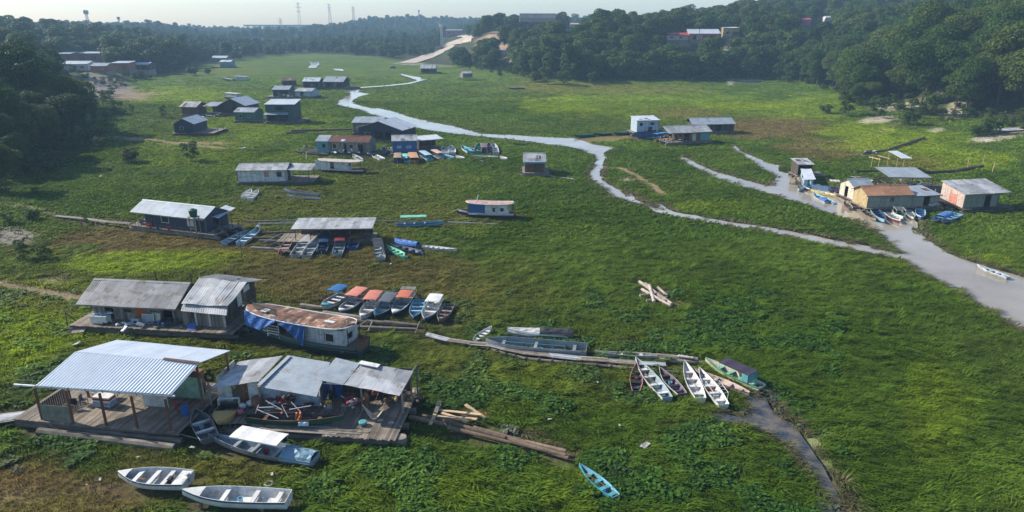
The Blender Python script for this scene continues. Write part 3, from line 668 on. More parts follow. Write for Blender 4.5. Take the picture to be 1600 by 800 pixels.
def hut(name, label, a, b, z=.6, D=4., h=2.2, rise=.9, roof='gable', over=(.4, .4, .3, .3), wall=None, walls='flbr', wm={}, roofm=None, holes={}, ext=(.8, .3, .3, .3),
        deckm=None, logs=2, posts=(), into=None, group='floating houses', cat='house', ground=None, width=None, pitch=.25, base='float', board=.24, sheet=.95, mass=False, yaw=None, rows=3, foots=True):
    if ground:     # stands on the bank
        A = PT(*a); sc_ = (A.y * CP + (CAMH - A.z) * SP) / FPX; L = width or (b[0] - a[0]) * sc_; yw = yaw or 0.; A.z += ground if ground is not True else 0.
        zg = A.z; z = z
        clear(A + Vector((L / 2, D / 2, 0)), max(L, D) * .62 + 2)
        VIEW.append((a[0] - 1, b[0] + 1, a[1] - (h + rise) / sc_ * .95, a[1] - (h * .35 / sc_ if foots else h * .6 / sc_), A.y - 3))
    else:
        A = P(*a, z); B = P(*b, z); yw = math.atan2(B.y - A.y, B.x - A.x); L = (B - A).length; zg = 0
    if into is None:
        root = thing(name, label, cat, (A.x, A.y, zg), yw, group); T = None
    else:
        root = into; T = root_inv(root) @ Matrix.Translation((A.x, A.y, zg)) @ Matrix.Rotation(yw, 4, 'Z')
    wall = wall or wood_grey; roofm = roofm or zinc
    of, ob, ol, orr = over; ef, el, er, eb = ext
    cyw, syw = math.cos(yw), math.sin(yw)
    cx, cy = L / 2 + (er - el) / 2, D / 2 + (eb - ef) / 2
    foot(A.x + cx * cyw - cy * syw, A.y + cx * syw + cy * cyw, yw, (L + el + er) / 2, (D + ef + eb) / 2)
    zt = z + h
    if roof == 'gable': zf = lambda s: zt + rise * (1 - abs(s - D / 2) / (D / 2))
    elif roof == 'shed': zf = lambda s: zt + rise * s / D
    else: zf = lambda s: zt
    xf = (lambda s: zt + rise * (1 - abs(s - L / 2) / (L / 2))) if roof == 'cross' else None
    # floor and floats
    if base == 'float':
        mb = MB(); n = max(2, round((L + el + er) / .24)); w = (L + el + er) / n
        for i in range(n):
            x0 = -el + i * w; mb.box(x0, x0 + w - .012, -ef - rnd.uniform(0, .12), D + eb, z - .09, z - .03 + rnd.uniform(0, .02))
        for yy in np.linspace(-ef + .15, D + eb - .15, 4): mb.box(-el, L + er, yy - .07, yy + .07, z - .26, z - .092, 0)
        part('deck', mb, deckm or wood_deck, root, T)
        for k in range(logs + 1):
            yy = -ef + .35 + (D + eb + ef - .7) * k / max(1, logs)
            mb = MB(); r = rnd.uniform(.26, .36); p0 = Vector((-el - rnd.uniform(.1, .6), yy, z - .27 - r)); p1 = Vector((L + er + rnd.uniform(.1, .6), yy + rnd.uniform(-.1, .1), z - .27 - r))
            mb.tube(p0, p1, r, r * .8, 9); part('float_log', mb, log_mat, root, T)
    elif base == 'stilt':
        mb = MB(); mb.box(-el, L + er, -ef, D + eb, z - .15, z); part('floor', mb, deckm or wood_deck, root, T)
        for xx in np.linspace(.1, L - .1, 4):
            for yy in (.1, D - .1):
                mb = MB(); mb.tube((xx, yy, -2.5), (xx, yy, z - .15), .09, .09, 6); part('stilt', mb, wood_dark, root, T)
    else:
        mb = MB(); mb.box(-.05, L + .05, -.05, D + .05, -3, z); part('foundation', mb, concrete, root, T)
    H = {}
    for s, lst in holes.items():
        Ls = L if s in 'fb' else D
        H[s] = [(q[0] * Ls, q[1] * Ls, z + q[2], z + q[3], q[4], q[5] if len(q) > 5 else None) for q in lst]
    for s in walls:
        fix = {'f': 0, 'b': D, 'l': 0, 'r': L}[s]; mb = MB(); Ls = L if s in 'fb' else D
        tp = {'f': (xf or (zt if roof != 'shed' else zt)), 'b': (xf or (zt + (rise if roof == 'shed' else 0))), 'l': zf, 'r': zf}[s]
        e0, e1 = (0, Ls) if s in 'fb' else (.03, Ls - .03)
        board_wall(mb, s, e0, e1, fix, z, tp, [q[:4] for q in H.get(s, [])], board)
        part('wall', mb, wm.get(s, wall), root, T)
        for q in H.get(s, []): opening(root, T, s, q[0], q[1], q[2], q[3], fix, q[4], q[5])
    # roof
    rt = .05
    if roof == 'gable':
        k = rise / (D / 2)
        for (y0, y1, f) in ((-of, D / 2, 0), (D + ob, D / 2, 1)):
            ze = zt - (of if f == 0 else ob) * k + rt; zr = zt + rise + rt + .004 * f
            mb = MB(); Aq, Bq, Cq, Dq = (-ol, y0, ze), (L + orr, y0, ze), (L + orr, y1, zr), (-ol, y1, zr)
            if f: Aq, Bq, Cq, Dq = Bq, Aq, Dq, Cq
            mb.corr(Aq, Bq, Cq, Dq, pitch, .022, sheet, rows=rows); part('roof', mb, roofm, root, T)
        mb = MB(); mb.grid([[(-ol, D / 2 - .2, zt + rise + rt + .04 - .2 * k), (-ol, D / 2, zt + rise + rt + .075), (-ol, D / 2 + .2, zt + rise + rt + .04 - .2 * k)][::-1], [(L + orr, D / 2 - .2, zt + rise + rt + .04 - .2 * k), (L + orr, D / 2, zt + rise + rt + .075), (L + orr, D / 2 + .2, zt + rise + rt + .04 - .2 * k)][::-1]], .012)
        part('ridge_cap', mb, roofm, root, T)
    elif roof == 'shed':
        k = rise / D
        mb = MB(); mb.corr((-ol, -of, zt - of * k + rt), (L + orr, -of, zt - of * k + rt), (L + orr, D + ob, zt + rise + ob * k + rt), (-ol, D + ob, zt + rise + ob * k + rt), pitch, .022, sheet, rows=rows); part('roof', mb, roofm, root, T)
    elif roof == 'cross':
        k = rise / (L / 2)
        mb = MB(); mb.corr((-ol, D + ob, zt - ol * k + rt), (-ol, -of, zt - ol * k + rt), (L / 2, -of, zt + rise + rt), (L / 2, D + ob, zt + rise + rt), pitch, .022, sheet, rows=rows); part('roof', mb, roofm, root, T)
        mb = MB(); mb.corr((L + orr, -of, zt - orr * k + rt), (L + orr, D + ob, zt - orr * k + rt), (L / 2, D + ob, zt + rise + rt + .004), (L / 2, -of, zt + rise + rt + .004), pitch, .022, sheet, rows=rows); part('roof', mb, roofm, root, T)
    # trim, fascia and odd replacement sheets
    for xx in (0, L):
        if 'f' in walls and roof != 'cross': mb = MB(); mb.box(xx - .07, xx + .07, -.075, -.032, z, zt - .02); part('corner_board', mb, wood_grey, root, T)
    if roof in ('gable', 'shed') and of > .05:
        kk = rise / (D / 2 if roof == 'gable' else D); mb = MB(); mb.box(-ol, L + orr, -of + .02, -of + .06, zt - of * kk - .1, zt - of * kk + .03); part('fascia', mb, wood_grey, root, T)
        prr = random.Random(int(L * 977 + D * 31))
        for q in range(prr.randrange(0, 4) if base == 'float' and roofm is not zinc_old and roofm is not zinc_mid else 0):
            x0 = prr.uniform(0, max(.1, L - 1.2)); y0 = prr.uniform(-of + .1, (D / 2 if roof == 'gable' else D) - 1.3); y1 = y0 + prr.uniform(.8, 1.3)
            mb = MB(); mb.corr((x0, y0, zt + y0 * kk + rt + .035), (x0 + .95, y0, zt + y0 * kk + rt + .035), (x0 + .95, y1, zt + y1 * kk + rt + .035), (x0, y1, zt + y1 * kk + rt + .035), pitch, .022, 2, rows=1); part('roof_patch', mb, prr.choice([zinc_pale, zinc_new, rust_roof, zinc_old]), root, T)
    for (x, y, ht) in posts:
        mb = MB(); x = x if x >= 0 or True else L + x; mb.tube((x, y, z), (x + rnd.uniform(-.03, .03), y, z + ht), .06, .055, 6); part('post', mb, wood_dark, root, T)
    root['_L'] = L
    return root
def loc_px(root, u, v, z=0.0):
    return root_inv(root) @ P(u, v, z)
def pxroof(root, q, mat_, pitch=.25, amp=.025, sheet=.95, name='roof', sharp=False, rows=3, wave=.015):
    mb = MB(); mb.corr(*[P(*c) for c in q], pitch, amp, sheet, rows=rows, sharp=sharp, wave=wave)
    return part(name, mb, mat_, root, root_inv(root))
def pxpost(root, a, b, r=.06, mat_=None, name='post'):
    mb = MB(); mb.tube(P(*a), P(*b), r, r * .9, 7); return part(name, mb, mat_ or wood_dark, root, root_inv(root))
WHITE = paint('white', (.68, .68, .66)); CREAM = paint('cream', (.60, .56, .46)); BLUE = paint('blue', (.035, .12, .34)); NAVY = paint('navy', (.040, .050, .085), .2)
TEAL = paint('teal', (.10, .34, .37)); PINK = paint('pink', (.62, .27, .20)); GREENP = paint('mint', (.30, .50, .40)); YEL = paint('ochre', (.48, .37, .19)); BRICK = M('brick', (.36, .15, .09), (.25, .11, .07), 6, .9, var=.3)
REDD = paint('orange_red', (.52, .13, .035), .2); OLIVEW = paint('grey_green', (.26, .28, .23)); LBLUE = paint('pale_blue', (.42, .52, .60)); SALM = paint('salmon', (.56, .43, .37))
blue_tarp = M('blue_tarp', (.035, .13, .40), (.03, .095, .29), 3, .55, var=.4, bump=.8, stain=(.09, .17, .36), stain_amt=.4, stain_scale=2); black_tarp = M('black_tarp', (.03, .03, .032), (.05, .05, .05), 2, .5, bump=.5)

# ---- F1: the open pavilion with the ribbed roof
F1A = P(66, 655, .9); F1B = P(267, 673, .9); yw = math.atan2(F1B.y - F1A.y, F1B.x - F1A.x)
pav = thing('floating_pavilion', 'open floating pavilion under a bright ribbed metal roof, nearest at lower left', 'pavilion', (F1A.x, F1A.y, 0), yw, 'floating houses')
F1L = (F1B - F1A).length; z = .9; F1D = 7.2
mb = MB(); x = -2.3
while x < F1L + .7:
    w = .19; mb.box(x, x + w - .012, -.25 - rnd.uniform(0, .08), F1D, z - .09, z - .03 + rnd.uniform(0, .015)); x += w
for yy in (-.1, 2.3, 4.7, F1D - .2): mb.box(-2.3, F1L + .7, yy - .08, yy + .08, z - .3, z - .092)
part('deck', mb, wood_deck, pav)
for yy, x0, x1, r in ((.1, -2.4, F1L + .9, .3), (-.75, .2, F1L + .8, .33), (2.4, -2.2, F1L + .8, .34), (4.8, -2.2, F1L + .8, .33), (7.0, -2.2, F1L + .8, .33)):
    mb = MB(); mb.tube((x0, yy, .3), ((x0 + x1) / 2, yy - .1, .22), r, r, 9); mb.tube(((x0 + x1) / 2, yy - .1, .22), (x1, yy - .2, .12), r, r * .95, 9); part('float_log', mb, log_mat, pav)
E1, E2, R1_, R2_, B1, B2 = (55, 603, 3.75), (267, 617, 3.75), (117, 550, 4.95), (312, 567, 4.95), (182, 531, 4.55), (360, 548, 4.55)
pxroof(pav, (E1, E2, R2_, R1_), zinc_bright, .27, .05, 30, sharp=True, rows=1, wave=.0)
r_ = pxroof(pav, ((R1_[0], R1_[1], 4.97), (R2_[0], R2_[1], 4.97), B2, B1), zinc_bright, .27, .03, 1.1, rows=1, wave=.01)
T = root_inv(pav)
def lp(u, v, z): return T @ P(u, v, z)
mb = MB(); g0, g1 = lp(22, 601, 3.68), lp(273, 619, 3.62); mb.tube(g0, g1, .09, .09, 8); part('gutter', mb, WHITE, pav)
for k in range(9):
    mb = MB(); p = g0.lerp(g1, .14 + .84 * k / 8); mb.box(p.x - .03, p.x + .03, p.y - .11, p.y + .11, p.z - .11, p.z + .11)
    part('gutter_bracket', mb, steel, pav)
mb = MB(); a, b = lp(255, 560, 5.04), lp(310, 566.5, 5.04); mb.bar(a, b, .3, .012); part('ridge_patch', mb, rust_roof, pav)
for xx, yy, hz in [(.0, 0, 2.75), (F1L * .245, 0, 2.75), (F1L * .505, 0, 2.75), (F1L * .745, 0, 2.75), (F1L, 0, 2.75)]:
    mb = MB(); mb.box(xx - .07, xx + .07, yy - .07, yy + .07, z - .02, z + hz + .0); part('post', mb, wood_red, pav)
qE1, qE2, qR1, qR2, qB1, qB2 = (lp(*q) for q in (E1, E2, R1_, R2_, B1, B2))
for xx, yy, hz in [(q.x, q.y, q.z - z - .1) for q in (qR1.lerp(qR2, .03), qR1.lerp(qR2, .97), qB1.lerp(qB2, .03).lerp(qR1, .05), qB1.lerp(qB2, .35).lerp(qR1, .05), qB1.lerp(qB2, .66).lerp(qR1, .05), qB1.lerp(qB2, .97).lerp(qR2, .05))]:
    mb = MB(); mb.box(xx - .07, xx + .07, yy - .07, yy + .07, z - .02, z + hz); part('post', mb, wood_brown, pav)
mb = MB()
for p, q in ((qE1.lerp(qR1, .12), qE2.lerp(qR2, .12)), (qR1, qR2), (qB1.lerp(qR1, .06), qB2.lerp(qR2, .06))): dz = Vector((0, 0, .16)); mb.bar(p.lerp(q, .02) - dz, p.lerp(q, .98) - dz, .1, .12)
part('roof_beam', mb, wood_brown, pav)
for xx in (0, F1L * .25, F1L * .5, F1L * .75, F1L):
    f = .02 + .96 * xx / F1L; dz = Vector((0, 0, .1)); mb = MB(); mb.bar(qE1.lerp(qE2, f).lerp(qR1.lerp(qR2, f), .02) - dz, qR1.lerp(qR2, f) - dz, .07, .09); mb.bar(qR1.lerp(qR2, f) - dz, qB1.lerp(qB2, f) - dz, .07, .09); part('rafter', mb, wood_brown, pav)
mb = MB()
for i in range(34):
    xx = .1 + i * F1L * .235 / 34; mb.box(xx, xx + .05, -.05, -.02, z, z + 1.35 - .01 * (i % 3))
mb.box(.05, F1L * .24, -.02, .03, z + .2, z + .28); mb.box(.05, F1L * .24, -.02, .03, z + 1.1, z + 1.18)
part('slat_screen', mb, OLIVEW, pav)
mb = MB()
for i in range(15): yy = .1 + i * .2; mb.box(-.04, -.01, yy, yy + .15, z, z + 1.3)
part('slat_screen', mb, wood_dark, pav)
mb = MB(); board_wall(mb, 'b', F1L * .62, F1L - .05, 4.6, z, z + 1.9, [], .9); part('partition', mb, GREENP, pav, label='mint green and white partition')
mb = MB(); board_wall(mb, 'b', F1L * .6, F1L * .8, lp(232, 634, .9).y, z, z + 1.3, [], 1.1); part('partition', mb, WHITE, pav, label='white partition panel')
foot(*(Matrix.Translation((F1A.x, F1A.y, 0)) @ Matrix.Rotation(yw, 4, 'Z') @ Vector((F1L / 2 - .8, F1D / 2 - .3, 0)))[:2], yw, F1L / 2 + 1.5, F1D / 2 + .7)

# ---- F2: workshop house right of the pavilion
F2A = P(345, 655, .9); F2B = P(618, 672, .9); yw2 = math.atan2(F2B.y - F2A.y, F2B.x - F2A.x)
wk = thing('floating_workshop', 'floating workshop house with patched grey roofs and an open porch full of gear', 'house', (F2A.x, F2A.y, 0), yw2, 'floating houses')
T2 = root_inv(wk); F2L = (F2B - F2A).length
def l2(u, v, z): return T2 @ P(u, v, z)
mb = MB(); x = -1.2
while x < F2L + .3:
    w = .2; y0 = -.3 - (.9 if x > F2L * .62 else (.5 if x > F2L * .2 else 0)) - rnd.uniform(0, .2); mb.box(x, x + w - .014, y0, 6.4, z - .09, z - .03 + rnd.uniform(0, .02)); x += w
part('deck', mb, wood_deck, wk)
mb = MB()
for k in range(9):
    yy = -1.1 + .24 * k if k < 5 else -.6; xx = F2L * .28 + (k % 3) * .9; mb.box(xx, xx + rnd.uniform(5, 7), yy, yy + .22, z - .02, z + .02 + .004 * k)
part('loose_planks', mb, wood_grey, wk)
for yy in (-.7, 1.6, 3.8, 6.0):
    mb = MB(); mb.tube((-1.3, yy, .3), (F2L + .6, yy - .1, .28), .33, .3, 9); part('float_log', mb, log_mat, wk)
mb = MB(); mb.lathe([(.4, 0), (.42, .3), (.4, .62)], (F2L + .6, -.6, .15), 10); part('float_drum', mb, concrete, wk)
pxroof(wk, ((329, 607, 3.0), (404, 596, 3.25), (442, 556, 3.75), (373, 565, 3.5)), zinc_pale, .3, .02, 1.0, rows=2)
pxroof(wk, ((494.5, 620, 2.95), (516, 566, 3.9), (451, 555.5, 4.0), (402, 604, 3.15)), zinc, .28, .03, 1.1, rows=2)
pxroof(wk, ((536, 601.5, 3.55), (563.5, 567.5, 4.1), (525, 559, 4.2), (494, 593, 3.7)), zinc, .28, .03, 1.1, rows=2)
pxroof(wk, ((536.5, 601.3, 3.54), (582, 609.5, 3.42), (608, 573.5, 3.95), (564, 568, 4.08)), zinc_pale, .5, .012, 1.2, rows=2)
pxroof(wk, ((581.5, 609.5, 3.46), (624, 619, 3.3), (646, 580, 3.8), (607.5, 573.8, 3.98)), zinc_pale, .4, .015, 1.2, rows=2)
mb = MB(); a, b = l2(562, 566, 4.2), l2(592, 572, 4.1); mb.bar(a, b, .55, .05); part('roof_patch', mb, WHITE, wk)
mb = MB(); a, b = l2(452, 556, 4.07), l2(404, 602, 3.3); mb.bar(a, b, .35, .03); part('ridge_cap', mb, zinc, wk)
# walls of the left room, the middle room, and the porch
pa, pb = l2(337, 632, z), l2(406, 632, z)
mb = MB(); board_wall(mb, 'f', pa.x, pb.x, pb.y + .2, z, z + 2.15, [(pa.x + 1.15, pa.x + 1.75, z, z + 1.9), (pa.x + 1.75, pa.x + 2.6, z, z + 1.95)], .2); part('wall', mb, WHITE, wk)
opening(wk, None, 'f', pa.x + 1.75, pa.x + 2.6, z, z + 1.95, pb.y + .2, 'd', wood_brown)
mb = MB(); board_wall(mb, 'l', pb.y + .2, pb.y + 3.2, pa.x, z, z + 2.15, [], .25); part('wall', mb, WHITE, wk)
qa, qb = l2(407, 634, z), l2(494, 643, z)
mb = MB(); board_wall(mb, 'f', qa.x, qb.x, qb.y + .8, z, z + 2.1, [], .4); part('wall', mb, LBLUE, wk)
mb = MB(); board_wall(mb, 'r', qb.y + .6, 5.6, qb.x, z, z + 2.5, [(2.0, 2.9, z, z + 1.9)], .25); part('wall', mb, BLUE, wk, label='blue inner wall')
ra, rb = l2(496, 592, 3.6), l2(622, 617, 3.3)
mb = MB(); board_wall(mb, 'f', ra.x + .1, rb.x - .1, ra.y - .0 + .25, z + 2.15, lambda s: z + 2.72 - .3 * (s - ra.x) / (rb.x - ra.x), [(ra.x + .3, ra.x + .75, z + 2.2, z + 2.65)], .5); part('fascia', mb, WHITE, wk)
mb = MB(); board_wall(mb, 'b', ra.x, rb.x, ra.y + 2.75, z, z + 2.55, [(rb.x - 1.5, rb.x - .5, z + 1.1, z + 2)], .3); part('wall', mb, wood_dark, wk)
for (xx, yy, hh) in ((ra.x + .1, ra.y + .25, 2.7), ((ra.x + rb.x) / 2, ra.y + .2, 2.4), (rb.x - .1, ra.y + .15, 2.35), (rb.x + .45, ra.y + 2.85, 2.75), (rb.x + .3, ra.y + 1.5, 2.5), (qa.x + .1, qa.y - .1, 2.2), (pa.x - .3, pa.y - .1, 2.1)):
    mb = MB(); mb.box(xx - .06, xx + .06, yy - .06, yy + .06, z - .03, z + hh); part('post', mb, wood_grey, wk)
mb = MB(); mb.bar((ra.x, ra.y + .2, z + 2.68), (rb.x, ra.y + .1, z + 2.36), .1, .12); mb.bar((rb.x - .1, ra.y, z + 2.36), (rb.x + .45, ra.y + 2.9, z + 2.75), .1, .12); part('roof_beam', mb, wood_grey, wk)
foot(*(T2.inverted() @ Vector((F2L / 2 - .3, 2.8, 0)))[:2], yw2, F2L / 2 + 1, 3.9)

# ---- F3: weathered house behind the pavilion
f3 = hut('floating_house', 'weathered timber floating house with a long dark corrugated roof and a torn annex', (150, 497), (285, 504), z=.9, D=4.6, h=2.25, rise=1.15, roofm=zinc_old, over=(.9, .4, 1.2, .1), ext=(1.9, 1.6, 6.4, 1.2), logs=4, wall=wood_grey,
    wm={'l': WHITE}, holes={'f': [(.13, .22, 0, 1.7, 'o'), (.34, .44, .8, 1.7, 'w', wood_grey), (.475, .60, 0, 1.95, 'd', REDD), (.79, .90, 0, 1.95, 'o')]}, rows=2)
T3 = root_inv(f3); l3 = lambda u, v, z: T3 @ P(u, v, z)
pxroof(f3, ((283, 475, 3.5), (356, 479, 3.5), (386, 441, 5.0), (311, 433, 5.0)), zinc_pale, .25, .025, .8, rows=3, wave=.06)
pxroof(f3, ((386, 441, 5.02), (311, 433, 5.02), (341, 428, 4.3), (412, 437, 4.3)), zinc_old, .25, .025, .8)
pxroof(f3, ((282, 486, 2.95), (354, 493, 2.95), (356, 478.5, 3.4), (286, 475.5, 3.4)), zinc_pale, .25, .025, .8, name='awning', rows=1)
a, b = l3(287, 508, .9), l3(350, 514, .9)
mb = MB(); board_wall(mb, 'f', a.x, b.x, a.y, .9, 2.95, [(a.x + 1.2, a.x + 1.45, 1.2, 2.9), (a.x + .95, a.x + 1.1, 1.6, 2.8)], .2); part('wall', mb, wood_grey, f3)
mb = MB(); board_wall(mb, 'r', a.y, a.y + 6.6, b.x, .9, lambda s: 3.4 + 1.5 * (1 - abs(s - a.y - 3.4) / 3.4), [(a.y + 3.6, a.y + 4.7, 1.6, 3.4), (a.y + 5.2, a.y + 6, 1.5, 3)], .22); part('wall', mb, wood_dark, f3)
mb = MB(); board_wall(mb, 'b', a.x, b.x, a.y + 6.6, .9, 3.3, [], .24); part('wall', mb, wood_grey, f3)
mb = MB(); mb.box(b.x + .05, b.x + .09, a.y + 2.6, a.y + 3.5, 2.0, 3.4); mb.box(b.x + .05, b.x + .09, a.y + 4.1, a.y + 5.3, 3.0, 3.6); part('wall_patch', mb, WHITE, f3, label='white sheets nailed over the torn gable')
for k in (.3, .62, .97):
    mb = MB(); xx = a.x + k * (b.x - a.x); mb.box(xx, xx + .22, a.y - .07, a.y - .032, .95, 2.85); part('board', mb, WHITE, f3)

# ---- mid distance
def win(a, b, z0=.9, z1=1.7, m=None, k='w'): return (a, b, z0, z1, k, m)
m1 = hut('floating_house', 'navy blue floating house with a pale metal roof and a green tank', (229, 352), (323, 363), z=.9, D=4.6, h=2.15, rise=1.05, roofm=zinc_mid, over=(.45, .4, 2.4, .1), ext=(.7, 2.6, 2.2, .6), wall=NAVY, logs=3,
   holes={'f': [win(.27, .40, .75, 1.75, WHITE), (.02, .12, 0, 1.95, 'd', NAVY), (.70, .84, .6, 1.75, 'c', WHITE)], 'r': [(.35, .6, 0, 1.9, 'o')]}, posts=[(-2.2, .0, 2.1), (-2.2, 4.4, 2.1)], deckm=wood_grey)
pxroof(m1, ((321, 336.5, 3.0), (341, 341, 2.85), (368, 325, 2.85), (352, 320.5, 3.0)), zinc_new, .25, .02, .9, rows=1, name='annex_roof')
L1 = m1['_L']
mb = MB()
for i in range(26): mb.box(-2.5 + i * .55, -2.5 + i * .55 + .03, -.68, -.65, .9, 1.35) if -2.5 + i * .55 < L1 * .75 else None
mb.box(-2.5, L1 * .75, -.69, -.64, 1.33, 1.37); part('railing', mb, wood_dark, m1)
for xx, yy in ((L1 + 1.9, 0), (L1 + 1.9, 3.2)):
    mb = MB(); mb.tube((xx, yy, .3), (xx, yy, 3.4), .06, .05, 6); part('post', mb, wood_dark, m1)
wt = thing('tank_stand', 'timber ladder tower leaning on the navy house carrying a tank', 'stand', tuple((m1.matrix_basis @ Vector((L1 - 1.75, -1.15, 0)))[:2]) + (0,), m1.rotation_euler.z)
for xx in (0, 1.0):
    for yy in (0, .8):
        mb = MB(); mb.box(xx - .06, xx + .06, yy - .06, yy + .06, .2, 3.35); part('leg', mb, wood_grey, wt)
for k in range(6):
    mb = MB(); mb.box(-.06, 1.06, -.1, -.03, .7 + k * .45, .8 + k * .45); part('rung', mb, wood_grey, wt)
mb = MB()
for k in range(6): mb.box(-.2, 1.2, -.2 + k * .2, -.02 + k * .2, 3.35, 3.40)
part('platform', mb, wood_grey, wt)
wtank = MB(); wtank.lathe([(.44, 0), (.5, .1), (.6, .85), (.62, .9), (.62, .95), (.52, 1.02), (.2, 1.1)], (0, 0, 0), 18)
o = thing('water_tank', 'dark green plastic water tank on the timber tower', 'tank', wt.matrix_basis @ Vector((.5, .4, 3.405)), 0)
part('body', wtank, paint('tank_green', (.02, .10, .06), .1), o, smooth=False); mb = MB(); mb.lathe([(.24, 0), (.24, .07)], (0, 0, 1.1), 12); part('lid', mb, paint('tank_green', (.02, .10, .06)), o)

m2 = hut('open_shed', 'low open shed with a weathered grey plank roof over moored boats', (461, 376), (577, 375), z=.6, D=3.2, h=1.85, rise=.35, roof='shed', walls='b', wall=wood_dark, roofm=zinc_pale, over=(.5, .5, .3, .6), ext=(.3, 2.5, .6, .5), logs=2, pitch=.4, sheet=.6, cat='shed',
   posts=[(.1, .1, 1.7), (5, .1, 1.7), (10, .1, 1.7), (.1, 3.4, 2), (10, 3.4, 2)])
m5 = hut('floating_house', 'white plank floating house with a flat pale roof and a right hand porch', (372, 284), (447, 283), z=.7, D=5, h=2.3, rise=.75, roofm=zinc_pale, over=(.35, .3, .2, .4), ext=(.3, .2, 5.4, .3), wall=WHITE, logs=2,
   holes={'f': [win(.56, .66, .9, 1.85, PINK, 'c'), win(.82, .92, .9, 1.9, glass_dark)], 'r': [(.3, .75, 0, 2, 'o')]}, posts=[(13.6, .2, 2.2), (13.6, 4.6, 2.2)], rows=2)
L5 = m5['_L']; mb = MB(); mb.corr((L5 - .2, -.2, 2.95), (L5 + 5, -.2, 2.8), (L5 + 5, 4.6, 3.2), (L5 - .2, 4.6, 3.35), .3, .02, .9); part('porch_roof', mb, zinc_pale, m5)

a1 = hut('floating_house', 'long floating house with a rust brown roof and a teal left end', (496, 237), (577, 239), z=.7, D=5, h=2.6, rise=.9, roofm=rust_roof, over=(.3, .3, .1, .1), ext=(.9, 3, 4, .4), wall=wood_grey, logs=2,
   holes={'f': [win(.1, .17, 1.0, 2.0, TEAL), win(.30, .38, .9, 2.0, WHITE), (.52, .58, 0, 2, 'o'), win(.62, .70, .9, 2.0, WHITE), (.80, .88, 0, 2, 'o')]}, deckm=wood_dark)
LA = a1['_L']; mb = MB(); board_wall(mb, 'f', 0, LA * .22, -.07, .7, 3.3, [(LA * .1, LA * .17, 1.7, 2.7)], .3); part('painted_front', mb, TEAL, a1)
mb = MB(); mb.corr((-.2, -.35, 3.28), (LA * .23, -.35, 3.28), (LA * .23, 2.45, 4.33), (-.2, 2.45, 4.33), .25, .022, .9); part('roof_section', mb, zinc, a1)
hut('floating_house', 'dark blue gabled floating house behind the rust roofed one', (561, 216), (628, 220), z=.8, D=8, h=2.9, rise=1.9, roof='cross', roofm=zinc_new, over=(.7, .3, .7, .7), ext=(.5, .5, .5, .5), wall=NAVY, holes={'f': [(.4, .55, 0, 2, 'o'), (.62, .75, 0, 2, 'o'), win(.15, .27)]})
hut('floating_house', 'grey plank floating house at the back of the boat cluster by the river', (552, 207), (597, 207), z=.8, D=5, h=2.8, rise=.8, roof='shed', roofm=zinc, wall=wood_grey, ext=(.3, .3, .3, .3), holes={'f': [win(.6, .75)]})
hut('floating_house', 'bright blue floating house with a whitish roof amid canopied boats', (614, 239), (652, 238), z=.7, D=4.6, h=2.9, rise=.9, roof='gable', roofm=zinc_pale, over=(.3, .3, .2, .2), wall=BLUE, ext=(.8, .6, .4, .4), holes={'f': [win(.18, .36, 1.0, 1.7, LBLUE, 'c'), win(.55, .78, 1.0, 1.7, LBLUE, 'c')]})
hut('open_shed', 'open sided boat shed right of the bright blue house', (656, 234), (690, 231), z=.6, D=4, h=2.3, rise=.3, roof='shed', walls='bl', wall=wood_dark, roofm=zinc_new, over=(.5, .4, .3, .5), ext=(.8, .2, .3, .3), cat='shed', posts=[(.2, .1, 2.2), (2.8, .1, 2.2), (5.0, .1, 2.2)])
m8 = hut('floating_house', 'small brown lone hut on the meadow beside the river bend', (820, 268.5), (851, 268.5), z=.8, D=5.2, h=2.2, rise=1.2, roofm=zinc_pale, over=(.5, .4, .35, .35), wall=wood_brown, wm={'l': SALM}, ext=(1.0, .5, .9, .3), holes={'f': [(.5, .72, 0, 1.9, 'd', wood_dark)], 'l': [win(.4, .6, .8, 1.6, wood_brown, 'c')]}, rows=2)
mb = MB(); mb.box(-.1, m8['_L'] + .1, -.95, -.9, 2.75, 3.05); mb.box(-.1, m8['_L'] + .1, -.9, .1, 3.02, 3.06); part('awning', mb, paint('awning_blue', (.25, .38, .47)), m8)
# right of the river bend
hut('floating_house', 'two storey white and blue boathouse far right of the river bend', (995, 207), (1029, 206), z=1.0, D=5, h=3.3, rise=.5, roof='shed', roofm=zinc_new, wall=LBLUE, ext=(.6, 1.2, .6, .4), holes={'f': [win(.12, .25, 1.8, 2.6, glass_dark), (.5, .7, .1, 1.5, 'o'), win(.6, .78, 1.9, 2.7, BLUE)]})
hut('floating_house', 'grey roofed floating house with heaped gear on its porch, right of the river bend', (1066, 221), (1108, 219), z=.8, D=5.6, h=2.5, rise=1.1, roofm=zinc_pale, over=(.6, .3, 4.4, .5), wall=wood_dark, wm={'f': wood_brown}, ext=(.6, 4.5, .3, .4), holes={'f': [(.05, .25, 0, 2, 'o'), (.35, .5, 0, 1.9, 'd', CREAM), (.66, .98, 0, 1.95, 'd', TEAL)]}, posts=[(-4, 0, 2.4), (-4, 5, 2.4)], rows=2)
hut('floating_house', 'dark floating house with a long grey roof behind the heaped porch', (1084, 205), (1146, 204), z=.8, D=5.6, h=2.2, rise=1.1, roofm=zinc, over=(.7, .3, .8, .3), wall=wood_dark, ext=(.8, .5, .5, .4), holes={'f': [(.3, .4, 0, 1.9, 'd', TEAL), (.55, .68, 0, 1.9, 'o'), win(.1, .2, .8, 1.6, TEAL)]}, rows=2)
